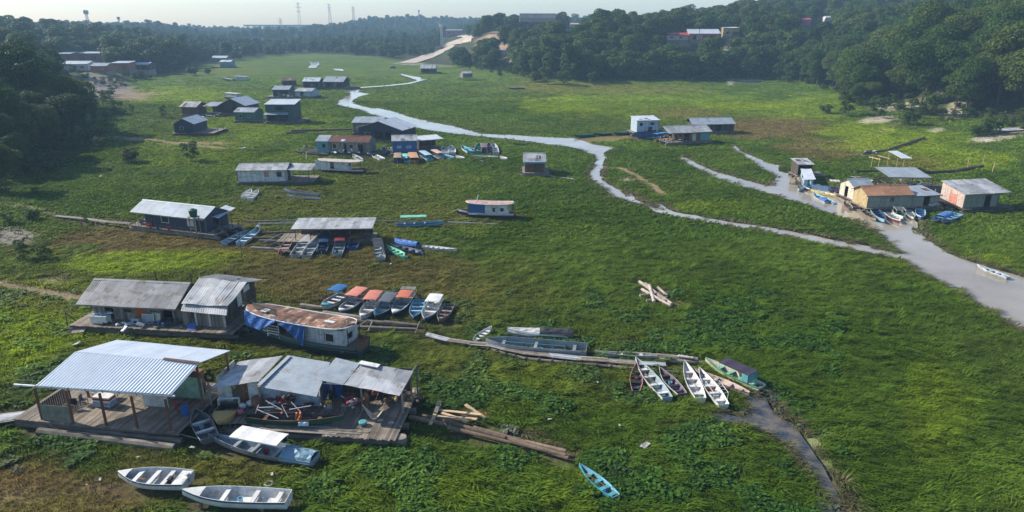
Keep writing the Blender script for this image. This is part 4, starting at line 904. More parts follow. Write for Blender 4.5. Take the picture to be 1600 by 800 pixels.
# the cluster along the right river arm
hut('floating_house', 'grey green plank house with an orange rusted roof at the right river arm', (1354, 324.5), (1423, 323), z=.7, D=4.4, h=2.2, rise=1.0, roofm=orange_roof, over=(.35, .3, .45, .2), wall=OLIVEW, wm={'l': YEL}, ext=(.5, .5, .3, .3), holes={'f': [win(.50, .59, .9, 1.75, glass_dark)], 'l': [(.12, .3, 0, 1.9, 'd', YEL)]}, pitch=.35, sheet=1.6)
hut('floating_house', 'low grey lean-to house with a dark doorway joined to the orange roofed one', (1424, 323), (1465, 321), z=.7, D=4.2, h=1.9, rise=.45, roof='shed', roofm=zinc, wall=wood_grey, wm={'f': OLIVEW}, ext=(.5, .1, .6, .3), holes={'f': [(.42, .68, 0, 1.85, 'o')]})
hut('floating_house', 'small hut with salmon door end left of the orange roofed house', (1333, 312), (1362, 311), z=.7, D=4.2, h=2.2, rise=1.0, roofm=zinc, over=(.3, .3, .3, .3), wall=wood_dark, wm={'l': CREAM}, ext=(.5, .5, .3, .3), holes={'l': [(.4, .66, 0, 1.9, 'o')]})
hut('floating_house', 'grey hut with a pink end wall and wide plank roof at the far right', (1504, 325), (1557, 322), z=.7, D=5.0, h=2.4, rise=1.0, roof='shed', roofm=zinc_pale, over=(.4, .3, .3, 2.1), wall=OLIVEW, wm={'l': SALM}, ext=(.9, .6, 2.4, .3), holes={'f': [(.60, .78, 0, 2, 'o')], 'l': [(.3, .62, .0, 1.9, 'd', PINK)]}, posts=[(9.0, .1, 2.3), (9.0, 4.8, 3.1)], deckm=wood_dark, pitch=.4, sheet=.7)
hut('open_shed', 'open shed with a sagging blue-grey roof behind the orange roofed house', (1388, 298), (1448, 299), z=.5, D=6, h=2.6, rise=.5, roof='shed', walls='', roofm=zinc, over=(.3, .3, .4, .4), ext=(.3, .5, 5, .3), deckm=wood_dark, cat='shed', posts=[(.2, .1, 2.5), (4, .1, 2.5), (7.6, .1, 2.5), (.2, 5.8, 3), (7.6, 5.8, 3), (12, .2, 1.6)], pitch=.4)
hut('dark_hut', 'tiny dark hut with a tan awning on the upper right river arm', (1246, 274), (1268, 274), z=.6, D=3.5, h=2.3, rise=.4, roof='shed', roofm=zinc_pale, walls='lbr', wall=wood_dark, ext=(.4, .3, 3, .3), posts=[(.1, .1, 2.2), (1.4, .1, 2.2), (3.2, .1, 2.2)], cat='hut')
fr = thing('roofless_shed', 'bare timber skeleton of a shed with one white roof sheet left on it', 'shed', P(1372, 262), 0)
Tq = root_inv(fr)
for (u, v, zt) in ((1361, 262, 2.6), (1372, 264, 2.8), (1386, 260, 3), (1400, 264, 3.1), (1411, 262, 3.1), (1421, 265, 3.1)):
    mb = MB(); p = P(u, v); mb.tube(p, p + Vector((0, 0, zt)), .07, .06, 6); part('post', mb, wood_new, fr, Tq)
mb = MB(); mb.corr(P(1409, 247.5, 3.1), P(1426.5, 247.5, 3.1), P(1402, 235.5, 3.5), P(1387.5, 236, 3.5), .3, .02, .9); part('roof_sheet', mb, zinc_new, fr, Tq)
for (a, b) in (((1358, 245, 2.7), (1376, 249, 2.9)), ((1372, 243, 3), (1391, 248, 3)), ((1388, 249, 3), (1396, 261, .4))):
    mb = MB(); mb.bar(P(*a), P(*b), .12); part('beam', mb, wood_new, fr, Tq)

# ---- far left cluster
hut('floating_house', 'dark blue hut with a bright roof and side porch at the upper left', (273, 207.5), (303, 207.5), z=.8, D=9, h=2.6, rise=1.3, roof='cross', roofm=zinc_new, wall=NAVY, wm={'l': LBLUE}, over=(.3, .3, .5, .5), ext=(.6, .4, 5.6, .3), posts=[(12, .3, 2.2), (12, 4, 2.2)], holes={'f': [win(.3, .5)]})
hut('floating_house', 'low brown house with a pale hipped roof, leftmost of the upper left cluster', (285, 178), (307, 178.5), z=.8, D=6, h=2.6, rise=1.2, roofm=zinc_pale, wall=wood_brown, over=(.6, .4, .6, .6), ext=(.5, .3, 4, .3), posts=[(8, .2, 2.4)])
hut('open_shed', 'open grey roofed shed with a blue tank in the upper left cluster', (321, 179), (338, 179), z=.6, D=6, h=2.8, rise=.6, roof='shed', walls='b', wall=wood_dark, roofm=zinc, over=(.5, .4, .5, .5), ext=(.3, .3, .3, .3), cat='shed', posts=[(.2, .1, 2.7), (3.5, .1, 2.7)])
hut('floating_house', 'big gabled house with a pale metal roof in the upper left cluster', (345, 176), (383, 177), z=.8, D=9, h=2.8, rise=2.0, roof='cross', roofm=zinc_new, wall=wood_dark, over=(.6, .4, .7, .7), ext=(.5, .3, .3, .3), holes={'f': [(.5, .7, 0, 2, 'o')], 'l': [win(.3, .5)]})
hut('floating_house', 'green walled low house with a white window left of the two storey house', (368, 188), (398, 188.5), z=.7, D=6, h=2.7, rise=.9, roofm=zinc, wall=paint('bottle', (.05, .16, .15)), over=(.4, .3, .3, .3), ext=(.6, .3, 5, .3), holes={'f': [win(.2, .36, .8, 1.9, WHITE), win(.66, .78)]}, posts=[(11, .2, 2.4), (14, .2, 2.4)])
s2 = hut('floating_house', 'dark teal two storey house with an open ground floor at the upper left', (417, 189.5), (462, 189.5), z=.8, D=6.5, h=5.2, rise=.8, roof='shed', roofm=zinc_new, wall=paint('dark_teal', (.045, .10, .12), .2), over=(.4, .4, .3, .3), ext=(.6, .4, 2.4, .4), holes={'f': [(.34, .62, 3.4, 4.4, 'o'), (.36, .72, .2, 1.9, 'o'), (.06, .3, .2, 1.9, 'o')]})
mb = MB(); mb.corr((-.3, -1.6, 3.0), (s2['_L'] * .8, -1.6, 3.0), (s2['_L'] * .8, 0, 3.5), (-.3, 0, 3.5), .3, .02, .9); part('awning', mb, zinc, s2)
hut('floating_house', 'low grey house of the far row before the river pool', (427, 150.5), (452, 150.5), z=.8, D=8, h=2.8, rise=1.1, roofm=zinc, wall=NAVY, ext=(.6, 3, 9, .3), holes={'f': [win(.3, .4), (.6, .75, 0, 2, 'o')]})
hut('floating_house', 'pale roofed hut right of the low grey house in the far row', (462, 150.5), (487, 151), z=.7, D=7, h=2.2, rise=.9, roofm=zinc_pale, wall=LBLUE, ext=(.6, .5, 1, .3), holes={'f': [(.3, .5, 0, 2, 'o')]})
hut('floating_house', 'white gabled dark house, left of two by the river pool', (474, 137), (499, 137), z=.8, D=8, h=3, rise=1.3, roofm=zinc_new, wall=NAVY, ext=(.6, .5, 1, .3), holes={'f': [(.1, .3, 0, 2, 'o'), win(.5, .62), (.7, .9, 0, 2, 'o')]})
hut('floating_house', 'dark house with a wide grey roof, right of two by the river pool', (507, 136.5), (536, 137), z=.8, D=8, h=2.9, rise=1.8, roofm=zinc, wall=wood_dark, ext=(.6, .5, 5, .3), holes={'f': [(.1, .3, 0, 2, 'o'), win(.5, .62), (.7, .9, 0, 2, 'o')]}, over=(.6, .3, .6, .6))
hut('floating_house', 'low brown roofed hut behind the far row', (441, 133), (463, 132.5), z=.6, D=6, h=2.2, rise=.7, roofm=rust_roof, wall=wood_dark, ext=(.3, .3, .3, .3))
hut('floating_house', 'teal hut alone far up the left meadow', (344, 104), (361, 104), z=.8, D=8, h=3.2, rise=1, roofm=zinc_new, wall=TEAL, ext=(.5, 6, .5, .3), holes={'f': [win(.3, .45)]})
hut('floating_house', 'long pale hut far up the left meadow', (331, 95.5), (354, 95.5), z=.8, D=8, h=2.6, rise=1.3, roofm=zinc_new, wall=wood_grey, ext=(.5, 6, .5, .3))
hut('floating_house', 'small white hut far up the left meadow, leftmost', (315, 93.5), (327, 93.5), z=.8, D=7, h=2.6, rise=1.2, roofm=zinc_new, wall=wood_grey, ext=(.5, 1, .5, .3))
hut('floating_house', 'dark grey roofed hut at the foot of the far bank', (658, 113), (680, 113), z=.8, D=8, h=2.6, rise=1.8, roofm=zinc_pale, wall=wood_dark, over=(.6, .5, .6, .6), ext=(.6, .5, 3, .3), holes={'f': [(.3, .5, 0, 2, 'o')]})
hut('floating_house', 'little grey hut on posts under the far bank', (723.5, 121), (738, 120.5), z=1.6, D=5, h=2.2, rise=.9, roofm=zinc_pale, wall=wood_grey, ext=(.3, .3, .3, .3), base='stilt')

# ---- houses on the banks
hut('brick_house', 'long red brick house on the left bank under the trees', (112, 97), (160, 97), z=.3, D=9, h=4.6, rise=.6, roof='shed', roofm=zinc_new, wall=BRICK, ground=.4, group='houses on the left bank', base='pad', holes={'f': [win(.45, .52, 1.4, 2.8, WHITE), win(.75, .82, 1.4, 2.8, WHITE)]}, board=3)
hut('brick_house', 'brick house with a white roof, left neighbour of the long brick house', (84, 97), (111, 97), z=.3, D=9, h=4.2, rise=.7, roof='shed', roofm=zinc_new, wall=BRICK, ground=.4, group='houses on the left bank', base='pad', holes={'f': [win(.3, .42, 1.4, 2.8, WHITE)]}, board=3)
hut('house', 'low pale house with a long metal roof below the brick houses', (98, 112), (138, 112), z=.3, D=10, h=3.4, rise=1.2, roofm=zinc_new, wall=WHITE, ground=.3, group='houses on the left bank', base='pad', holes={'f': [(.5, .62, 0, 2.4, 'o'), win(.75, .86, 1, 2.2)]}, board=2)
hut('brick_house', 'small brick hut with a tilted grey roof on the left bank', (143, 114), (168, 115), z=.3, D=8, h=3.0, rise=1.2, roofm=zinc, wall=BRICK, ground=.3, group='houses on the left bank', base='pad', board=2, holes={'f': [win(.7, .82, 1, 2.2)]})
hut('brick_house', 'brick house with a narrow white roof right of the small brick hut', (175, 112), (202, 112), z=.3, D=8, h=4.0, rise=.6, roof='shed', roofm=zinc_new, wall=BRICK, ground=.3, group='houses on the left bank', base='pad', board=2, holes={'f': [win(.2, .3, 1, 2.4), win(.6, .7, 1, 2.4)]})
hut('house', 'open white roofed house at the right end of the left bank row', (205, 111), (233, 111), z=.3, D=8, h=3.2, rise=.9, roofm=zinc_new, wall=wood_dark, ground=.3, group='houses on the left bank', base='pad', board=1, holes={'f': [(.3, .5, 0, 2.2, 'o'), (.6, .9, 0, 2.2, 'o')]})
hut('house', 'white house half hidden by the left wood', (66, 74), (76, 74), z=.3, D=6, h=4, rise=1, roofm=zinc_new, wall=WHITE, ground=.3, group='houses on the left bank', base='pad', board=2, foots=False)
G2 = 'houses on the wooded hill'
hut('house', 'pink house with a broad white roof on the wooded hill', (1077, 67), (1123, 67), z=.4, D=12, h=3.6, rise=2.2, roofm=zinc_new, wall=PINK, ground=1.5, group=G2, base='pad', over=(.8, .5, .8, .8), board=2, holes={'f': [(.1, .25, 0, 2.4, 'o'), win(.4, .5, 1, 2.4, WHITE), (.7, .9, 0, 2.4, 'o')]})
hut('house', 'low house with a dark red roof left of the pink house', (1041, 68), (1075, 68), z=.4, D=8, h=2.8, rise=1.3, roofm=paint('red_roof', (.42, .07, .06), .15), wall=SALM, ground=1.5, group=G2, base='pad', board=2, holes={'f': [win(.2, .3, 1, 2.2), win(.6, .7, 1, 2.2)]})
hut('house', 'tan house with a flat white roof right of the pink house', (1129, 61), (1154, 61), z=.4, D=8, h=4.6, rise=.4, roof='shed', roofm=zinc_new, wall=paint('tan', (.5, .34, .2)), ground=1.5, group=G2, base='pad', board=2, holes={'f': [win(.2, .32, 1, 2.4), (.6, .9, 0, 2.4, 'o')]})
hut('house', 'tan house peeping through the trees on the plateau', (891, 46), (908, 46), z=.4, D=8, h=3.6, rise=1.3, roofm=SALM, wall=paint('tan', (.5, .34, .2)), ground=2.0, group=G2, base='pad', board=2, holes={'f': [win(.2, .32, 1, 2.4)]})
hut('house', 'tiny white house high among the hill trees', (986, 34), (995, 34), z=.4, D=7, h=3.4, rise=1, roofm=zinc_new, wall=WHITE, ground=3.0, group=G2, base='pad', board=2, foots=False)
hut('house', 'house with a magenta pink front on the right hill', (1249, 44), (1266, 44), z=.4, D=7, h=3.2, rise=1.0, roofm=paint('red_roof', (.42, .07, .06), .15), wall=paint('magenta', (.5, .14, .30), .15), ground=2.0, group=G2, base='pad', board=2)
hut('house', 'little white house beside the magenta fronted one', (1289, 40), (1298, 40), z=.4, D=6, h=2.6, rise=.8, roofm=zinc_new, wall=WHITE, ground=2.5, group=G2, base='pad', board=2, foots=False)
hut('house', 'pale orange house corner at the top right among the tall trees', (1551, 10), (1559, 10), z=.4, D=6, h=3.4, rise=.8, roofm=zinc_new, wall=SALM, ground=6.0, group=G2, base='pad', board=2, foots=False)
rb_ = hut('red_building', 'red two storey building beside the bend of the pale road', (697, 60), (721, 60), z=.3, D=12, h=8.0, rise=.8, roof='shed', roofm=zinc, wall=paint('brick_red', (.55, .09, .06), .15), ground=2.0, group=None, base='pad', cat='building', board=3, over=(1.2, .5, .8, .8), holes={'f': [(.1, .3, .2, 2.8, 'o'), (.45, .65, .2, 2.8, 'o'), win(.12, .28, 4.2, 6, WHITE), win(.45, .6, 4.2, 6, WHITE), win(.74, .88, 4.2, 6, WHITE)]})
hut('long_shed', 'long flat building on the skyline of the plateau', (812, 36), (868, 36), z=.3, D=14, h=3.6, rise=.5, roof='shed', roofm=zinc, wall=SALM, ground=4.0, group=None, base='pad', cat='building', board=4, foots=False)
hut('hut', 'small white hut at the wood edge above the far bank', (783, 88), (790, 88), z=.4, D=4, h=3, rise=.6, roof='shed', roofm=zinc_new, wall=WHITE, ground=.4, group=None, cat='hut', base='pad', board=1)
# stairs and stranded platform
st = thing('stairs', 'pale stairway climbing the far bank beside bushes', 'stairs', PT(873, 109), 0)
p0, p1 = PT(873, 109), PT(886, 96); mb = MB(); Ts = root_inv(st)
for k in range(22):
    p = p0.lerp(p1, k / 21); p.z = max(p.z, terr1(p.x, p.y)) + .25; mb.box(p.x - 1.1, p.x + 1.1, p.y - .5, p.y + .5, p.z - 1.2, p.z)
part('steps', mb, concrete, st, Ts); clear(p0.lerp(p1, .5), 6); clear(p0.lerp(p1, .2) + Vector((-2, -8, 0)), 6)
rp = thing('stranded_raft', 'grey plank raft stranded on the slope at the right edge', 'raft', PT(1552, 210), .25)
mb = MB(); 
for k in range(30): mb.box(k * .42, k * .42 + .39, 0, 3.6 + rnd.uniform(-.2, .2), .75, .82 + rnd.uniform(0, .02))
part('planks', mb, zinc_pale, rp)
for k in range(3): mb = MB(); mb.tube((-.4, .5 + k * 1.3, .4), (13, .5 + k * 1.3, .4), .34, .3, 8); part('float_log', mb, log_mat, rp)
# pylons, masts, viaduct
def pylon(label, u, v_top, v_bot, Y, arms=True, base_w=7.0):
    x = (u - 800) / FPX * (Y * CP); zb = terr1(x, Y); dep = Y * CP + 5; zt = 30 + (35.3 - v_top) / FPX * dep; H = zt - zb
    o = thing('pylon' if arms else 'antenna_mast', label, 'pylon' if arms else 'mast', (x, Y, zb), .3, 'power pylons' if arms else 'masts')
    mb = MB(); w0 = base_w; w1 = .9 if arms else base_w * .6; n = 9; r = Y * .00016 + .05
    for sx in (-1, 1):
        for sy in (-1, 1): mb.tube((sx * w0 / 2, sy * w0 / 2, -1), (sx * w1 / 2, sy * w1 / 2, H), r, r, 4)
    for k in range(n):
        z0, z1 = H * k / n, H * (k + 1) / n; wa, wb = (w0 + (w1 - w0) * q / H for q in (z0, z1))
        for sy in (-1, 1):
            mb.tube((-wa / 2, sy * wa / 2, z0), (wb / 2, sy * wb / 2, z1), r * .5, r * .5, 4); mb.tube((wa / 2, sy * wa / 2, z0), (-wb / 2, sy * wb / 2, z1), r * .5, r * .5, 4)
    part('tower', mb, steel, o)
    if arms:
        for f, w in ((.98, 6.5), (.86, 9), (.74, 7)):
            mb = MB(); mb.bar((-w / 2, 0, H * f), (w / 2, 0, H * f), r * 1.3); mb.tube((-w / 2, 0, H * f), (0, 0, H * f + 2), r * .6, r * .6, 4); mb.tube((w / 2, 0, H * f), (0, 0, H * f + 2), r * .6, r * .6, 4); part('crossarm', mb, steel, o)
    else:
        mb = MB(); mb.box(-1.6, 1.6, -1.6, 1.6, H - 3.5, H - .5); part('antenna', mb, steel, o)
pylon('tallest lattice pylon on the far ridge', 468, 7, 38, 1150); pylon('lattice pylon second from the left on the far ridge', 516, 9, 32, 1250); pylon('lattice pylon third along the far ridge', 553, 13, 31, 1350); pylon('low pylon before the pale viaduct', 438, 30, 46, 1300, True, 5)
pylon('stout antenna mast behind the left woods', 137, 17, 40, 620, False, 2.2); pylon('slim mast right of the stout one behind the left woods', 186, 27, 40, 900, False, 1.6); pylon('hair thin mast on the far hill', 655, 17, 31, 1400, False, 2)
pylon('red brick chimney like mast left of the red building', 689.5, 37.5, 50, 760, False, 2.5)
vd = thing('viaduct', 'pale flat viaduct far away on the horizon', 'bridge', (-690, 1850, 0), 0)
mb = MB(); mb.box(0, 235, 0, 9, 20, 24); part('bridge_deck', mb, concrete, vd)
for k in range(14): mb = MB(); mb.box(8 + k * 16.5, 11 + k * 16.5, 2, 7, -5, 20); part('pier', mb, concrete, vd)
# ------------------------------------------------------------ boats
def bw_shape(t, stern, p):
    s = stern + (1 - stern) * math.sin(min(1, t / .42) * math.pi / 2)
    return s * (1 - max(0, (t - .42) / .58) ** p)
def hull_mb(L, B, H, stern=.7, p=2.3, flat=.68, sheer=.35, rake=.5, n=15, floor=.06, th=.035, stern_sheer=.0):
    mb = MB(); sec = []
    for i in range(n + 1):
        t = i / n; w = max(.018, B / 2 * bw_shape(t, stern, p)); x = -L / 2 + L * t
        zt = H * (1 + sheer * max(0, (t - .4) / .6) ** 2 + stern_sheer * max(0, (.3 - t) / .3) ** 2); zb = H * rake * max(0, (t - .68) / .32) ** 2 * 1.0
        wb = w * flat * (1 - .35 * max(0, (t - .6) / .4)); wi = max(.006, w - th); wbi = max(.004, wb - th * .6); zf = min(zt - .03, zb + floor)
        zs = zt - .26 * (zt - zb)
        ws = wb + (w - wb) * .82
        sec.append([(x, w, zt), (x, ws + .006, zs), (x, (wb + ws) / 2 + .12 * (ws - wb), zb + .34 * (zs - zb)), (x, wb, zb), (x, -wb, zb), (x, -(wb + ws) / 2 - .12 * (ws - wb), zb + .34 * (zs - zb)), (x, -ws - .006, zs), (x, -w, zt),
                    (x, -wi, zt), (x, -(wbi + wi) / 2 - .02, (zf + zt) / 2), (x, -wbi, zf), (x, wbi, zf), (x, (wbi + wi) / 2 + .02, (zf + zt) / 2), (x, wi, zt)])
    mats = [1, 0, 0, 0, 0, 0, 1, 3, 2, 2, 2, 2, 2, 3]
    k = 14; pts = [q for s in sec for q in s]
    for i in range(n):
        for j in range(k):
            a, b = i * k + j, i * k + (j + 1) % k
            mb.f.append([a, b, b + k, a + k]); mb.m.append(mats[j]); mb.a.append(.5 + .25 * math.sin(i * 2.1 + j))
    mb.v = list(pts)
    def cap(o, idx, m, flip):
        f = [o + q for q in idx]; mb.f.append(f[::-1] if flip else f); mb.m.append(m); mb.a.append(.5)
    cap(0, (0, 1, 2, 3, 4, 5, 6, 7, 8, 9, 10, 11, 12, 13), 0, True); cap(n * k, range(14), 0, False)
    # transom board and stem piece
    s = sec[0]; xt = s[0][0]
    q = [(xt + .03, s[8][1], s[8][2] - .02), (xt + .03, s[10][1], s[10][2]), (xt + .03, s[11][1], s[11][2]), (xt + .03, s[13][1], s[13][2] - .02)]
    mb.poly([(a - .03, b, c) for a, b, c in q] + q, [(4, 5, 6, 7), (3, 2, 1, 0), (0, 4, 7, 3)], 2, .5)
    info = lambda t: (-L / 2 + L * t, B / 2 * bw_shape(t, stern, p), H * (1 + sheer * max(0, (t - .4) / .6) ** 2 + stern_sheer * max(0, (.3 - t) / .3) ** 2), H * rake * max(0, (t - .68) / .32) ** 2)
    return mb, info
def motor(root, x, y, z, s=1.0, col=None):
    mb = MB(); mb.box(-.10, .02, -.05, .05, -.55, .25); mb.box(-.34, -.08, -.035, .035, -.62, -.52); mb.tube((-.24, 0, -.5), (-.3, 0, -.45), .05, .05, 6); mb.bar((.0, 0, .28), (.42, .05, .36), .04)
    T = Matrix.Translation((x, y, z)) @ Matrix.Scale(s, 4)
    m = part('outboard_motor', mb, steel, root, T)
    mb = MB(); mb.grid([[(-.34, -.14, .2), (-.34, -.1, .42), (-.34, .1, .42), (-.34, .14, .2)], [(-.1, -.16, .2), (-.1, -.12, .55), (-.1, .12, .55), (-.1, .16, .2)], [(.1, -.13, .2), (.1, -.09, .48), (.1, .09, .48), (.1, .13, .2)]], .06)
    mb.box(-.33, .09, -.13, .13, .18, .36); part('cowling', mb, col or black_plastic, m, T)
def canopy(root, x0, x1, w, z0, z1, mat_, sag=.055, posts=True, r=.022, tubes=steel, solid_front=None, name='canopy'):
    mb = MB(); n = 6
    mb.grid([[(x0 + (x1 - x0) * i / n, -w / 2 + w * j / 6, z1 + sag * (1 - (2 * j / 6 - 1) ** 2) - .03 * math.sin(i * 2.2)) for j in range(7)] for i in range(n + 1)], .035)
    for y in (-w / 2, w / 2): mb.box(x0, x1, y - .02, y + .02, z1 - .1, z1 + .0)
    part(name, mb, mat_, root)
    if posts:
        for x in (x0 + .08, x1 - .08):
            for y in (-w / 2 + .04, w / 2 - .04):
                mb = MB(); mb.tube((x, y * .92, z0), (x, y, z1 - .02), r, r, 6); part('canopy_post', mb, tubes, root)
NB = [0]; BOATS = {}
def boat(kind, bow, stern, label, c_out, c_in, c_str=None, c_rim=None, B=None, H=None, seats=None, can=None, mot=None, z0=0.06, zp=.45, deck=None, group=None, cargo=None, stern_w=None, name=None, cat='boat', p=None, sheer=None, tilt=0., frame=None, tarp=None, seatm=None, foots=True):
    b, s = P(*bow, zp + z0), P(*stern, zp + z0); d = b - s; L = d.length; yaw = math.atan2(d.y, d.x); c = (b + s) / 2
    K = {'skiff': dict(B=1.35, H=.5, stern=.86, p=2.6, flat=.74, sheer=.32, rake=.6), 'canoe': dict(B=1.05, H=.42, stern=.55, p=1.9, flat=.62, sheer=.45, rake=.7), 'dug': dict(B=.8, H=.36, stern=.3, p=1.7, flat=.55, sheer=.5, rake=.8), 'barge': dict(B=1.7, H=.75, stern=.9, p=4.0, flat=.85, sheer=.18, rake=.8), 'speed': dict(B=1.75, H=.7, stern=.88, p=2.2, flat=.6, sheer=.1, rake=.8)}[kind]
    BB = B or K['B']; HH = H or K['H']
    root = thing(name or {'skiff': 'boat', 'canoe': 'canoe', 'dug': 'canoe', 'barge': 'barge', 'speed': 'speedboat'}[kind], label, cat, (c.x, c.y, z0), yaw, group)
    if tilt: root.rotation_euler.x = tilt
    mb, info = hull_mb(L, BB, HH, stern_w or K['stern'], p or K['p'], K['flat'], K['sheer'] if sheer is None else sheer, K['rake'])
    part('hull', mb, [c_out, c_str or c_out, c_in, c_rim or c_str or c_out], root)
    if foots: foot(c.x, c.y, yaw, L / 2, BB / 2)
    st = seats if seats is not None else {'skiff': (.16, .36, .58), 'canoe': (.14, .34, .54, .72), 'dug': (.25, .55), 'barge': (.2, .8), 'speed': ()}[kind]
    for t in st:
        x, w, zz, zb = info(t); mb = MB(); mb.box(x - .15, x + .15, -w * .93, w * .93, zz * .66, zz * .66 + .045); mb.box(x - .02, x + .02, -w * .7, w * .7, zb + .1, zz * .66); part('seat', mb, seatm or c_rim or c_in, root)
    if deck:
        t0 = deck[0]; mb = MB(); A = []
        for i in range(6):
            t = t0 + (1 - t0) * i / 5; x, w, zz, zb = info(min(t, .995)); A.append([(x, -w * .97, zz + .006), (x, 0, zz + .06), (x, w * .97, zz + .006)])
        mb.grid(A, .03); part('foredeck', mb, deck[1], root)
    if can:
        t0, t1, hc, mt = can[:4]; x0, x1 = -L / 2 + L * t0, -L / 2 + L * t1
        canopy(root, x0, x1, BB * .88, HH * .95, hc, mt)
    if frame:
        t0, t1, hc = frame; x0, x1 = -L / 2 + L * t0, -L / 2 + L * t1; mb = MB(); w = BB * .46
        for y in (-w, w):
            mb.tube((x0, y, hc), (x1, y, hc), .025, .025, 6)
            for x in (x0, x1): mb.tube((x, y, HH * .9), (x, y, hc), .025, .025, 6)
        for k in range(5): x = x0 + (x1 - x0) * k / 4; mb.tube((x, -w, hc), (x, w, hc), .02, .02, 6)
        part('canopy_frame', mb, WHITE, root)
    if tarp:
        t0, t1, mt, up = tarp; A = []
        for i in range(9):
            t = t0 + (t1 - t0) * i / 8; x, w, zz, zb = info(min(.99, max(0, t))); r = []
            for j in range(9):
                f = 2 * j / 8 - 1; r.append((x, f * (w + .05), zz * (.72 if abs(f) > .9 else 1.02) + up * (1 - f * f) * (.6 + .7 * rnd.random())))
            A.append(r)
        mb = MB(); mb.grid(A, .02); part('tarpaulin', mb, mt, root)
    if mot:
        for k in range(mot[0]): motor(root, -L / 2 - .02, (k - (mot[0] - 1) / 2) * .55, HH * .95, mot[1], mot[2] if len(mot) > 2 else None)
    root['_L'] = L; BOATS[label] = (root, info, L)
    if cargo: cargo(root, info, L)
    NB[0] += 1
    return root
def slats(root, info, L, t0=.2, t1=.8, mt=None):
    for t in (t0, (t0 + t1) / 2, t1):
        x, w, zz, zb = info(t); mb = MB()
        for k in range(5): mb.box(x - .3, x + .3, -w * .55 + k * w * .26, -w * .55 + k * w * .26 + .08, zb + .09, zb + .13)
        part('floor_boards', mb, mt or wood_brown, root)
def console(root, info, L):
    x, w, zz, zb = info(.34); mb = MB(); mb.box(x - .2, x + .2, -w * .5, w * .1, zb + .08, zz + .25); mb.bar((x + .2, -w * .45, zz + .25), (x + .1, -w * .4, zz + .6), .04, .5); part('console', mb, alu, root)
pw = lambda n, c, wv=.3: paint(n, c, wv)
GREY = pw('boat_grey', (.36, .39, .41)); BGREY = pw('blue_grey', (.25, .33, .39)); DBLUE = pw('dark_blue', (.02, .05, .13)); LB = pw('light_blue', (.20, .42, .55)); TURQ = pw('turquoise', (.08, .36, .47)); DGRN = pw('dark_green', (.02, .075, .04)); GRN = pw('green', (.05, .25, .14)); LGRN = pw('light_green', (.20, .55, .38), .15); MAROON = pw('maroon', (.16, .025, .03)); PURP = pw('purple', (.14, .085, .13)); BLACKP = pw('black', (.025, .025, .03)); PALE = pw('pale_yellow', (.55, .50, .30)); TAN = pw('tan_hull', (.50, .33, .12), .15); RSALM = pw('canopy_salmon', (.58, .20, .14), .1); ROR = pw('canopy_orange', (.55, .16, .08), .1); CBLUE = pw('canopy_blue', (.02, .12, .30), .05); CGREY = pw('canopy_grey', (.10, .11, .125), .1); CWHITE = pw('canopy_white', (.66, .66, .64), .08); CDARK = pw('canopy_dark', (.05, .04, .06), .15); BROWNP = pw('brown_boat', (.22, .13, .07))
RW = 'row of boats beside the rusty river boat'
boat('skiff', (503, 482), (537, 461), 'white hulled boat under a deep blue flat canopy, first of the drawn up row', WHITE, BGREY, TEAL, c_rim=WHITE, can=(.02, .5, 1.75, CBLUE), mot=(1, 1), group=RW, B=1.71, H=.65, deck=(.8, TEAL))
boat('skiff', (530, 490), (566, 462), 'boat with a salmon canopy next to the blue canopied one', DBLUE, GREY, WHITE, c_rim=WHITE, can=(.0, .5, 1.5, RSALM), mot=(1, 1), group=RW, B=1.71, H=.62, cargo=console, deck=(.86, WHITE))
boat('skiff', (564, 499), (590, 465), 'white boat with a salmon canopy, second salmon one of the row', WHITE, WHITE, GREY, can=(.05, .5, 1.45, RSALM), mot=(1, 1), group=RW, B=1.71, H=.62, cargo=console, deck=(.86, WHITE))
boat('skiff', (586, 497), (614, 466), 'dark boat with a slate grey canopy in the row', BLACKP, LB, DBLUE, c_rim=GREY, can=(.05, .55, 1.3, CGREY), mot=(1, 1), group=RW, B=1.71, H=.6, cargo=console)
boat('skiff', (614, 493), (640, 459), 'boat with an orange canopy set far back in the row', BLACKP, GREY, WHITE, can=(.15, .5, 1.25, ROR), frame=(.0, .12, 1.3), mot=(1, 1), group=RW, B=1.71, H=.6, cargo=console, deck=(.82, WHITE))
boat('skiff', (646, 497), (655, 468), 'narrow grey blue open boat with a dark motor in the row', DBLUE, LB, BGREY, mot=(1, 1.2), group=RW, B=1.54, H=.5)
boat('skiff', (663, 501), (683, 468), 'white boat with a white rounded canopy in the row', DBLUE, WHITE, WHITE, can=(.03, .42, 1.2, CWHITE), mot=(1, 1), group=RW, B=1.77, H=.62, cargo=console)
boat('skiff', (686, 502), (703, 475), 'small brown wooden boat at the right end of the row', wood_brown, wood_grey, wood_grey, seats=(.15, .38, .6, .8), group=RW, B=1.42, H=.55)
RC = 'canoes drawn up at the end of the walkway'
boat('canoe', (995, 568), (994, 610), 'dark short canoe with a red bow at the walkway', BLACKP, PURP, BGREY, c_rim=PINK, group=RC, seatm=BLACKP, B=1.15)
boat('canoe', (993, 561), (1043, 621), 'long whitish grey canoe right of the red bowed one', CREAM, BGREY, WHITE, c_rim=CREAM, group=RC, seatm=WHITE, B=1.35, stern_w=.7, H=.5)
boat('canoe', (1030, 575), (1066, 614), 'purple brown canoe with dark thwarts', PURP, PURP, WHITE, c_rim=WHITE, group=RC, seatm=BLACKP, B=1.25, stern_w=.7)
boat('canoe', (1069, 566), (1095, 622), 'plain white canoe with white thwarts', WHITE, WHITE, CWHITE, group=RC, seatm=CWHITE, B=1.3, stern_w=.72, H=.5)
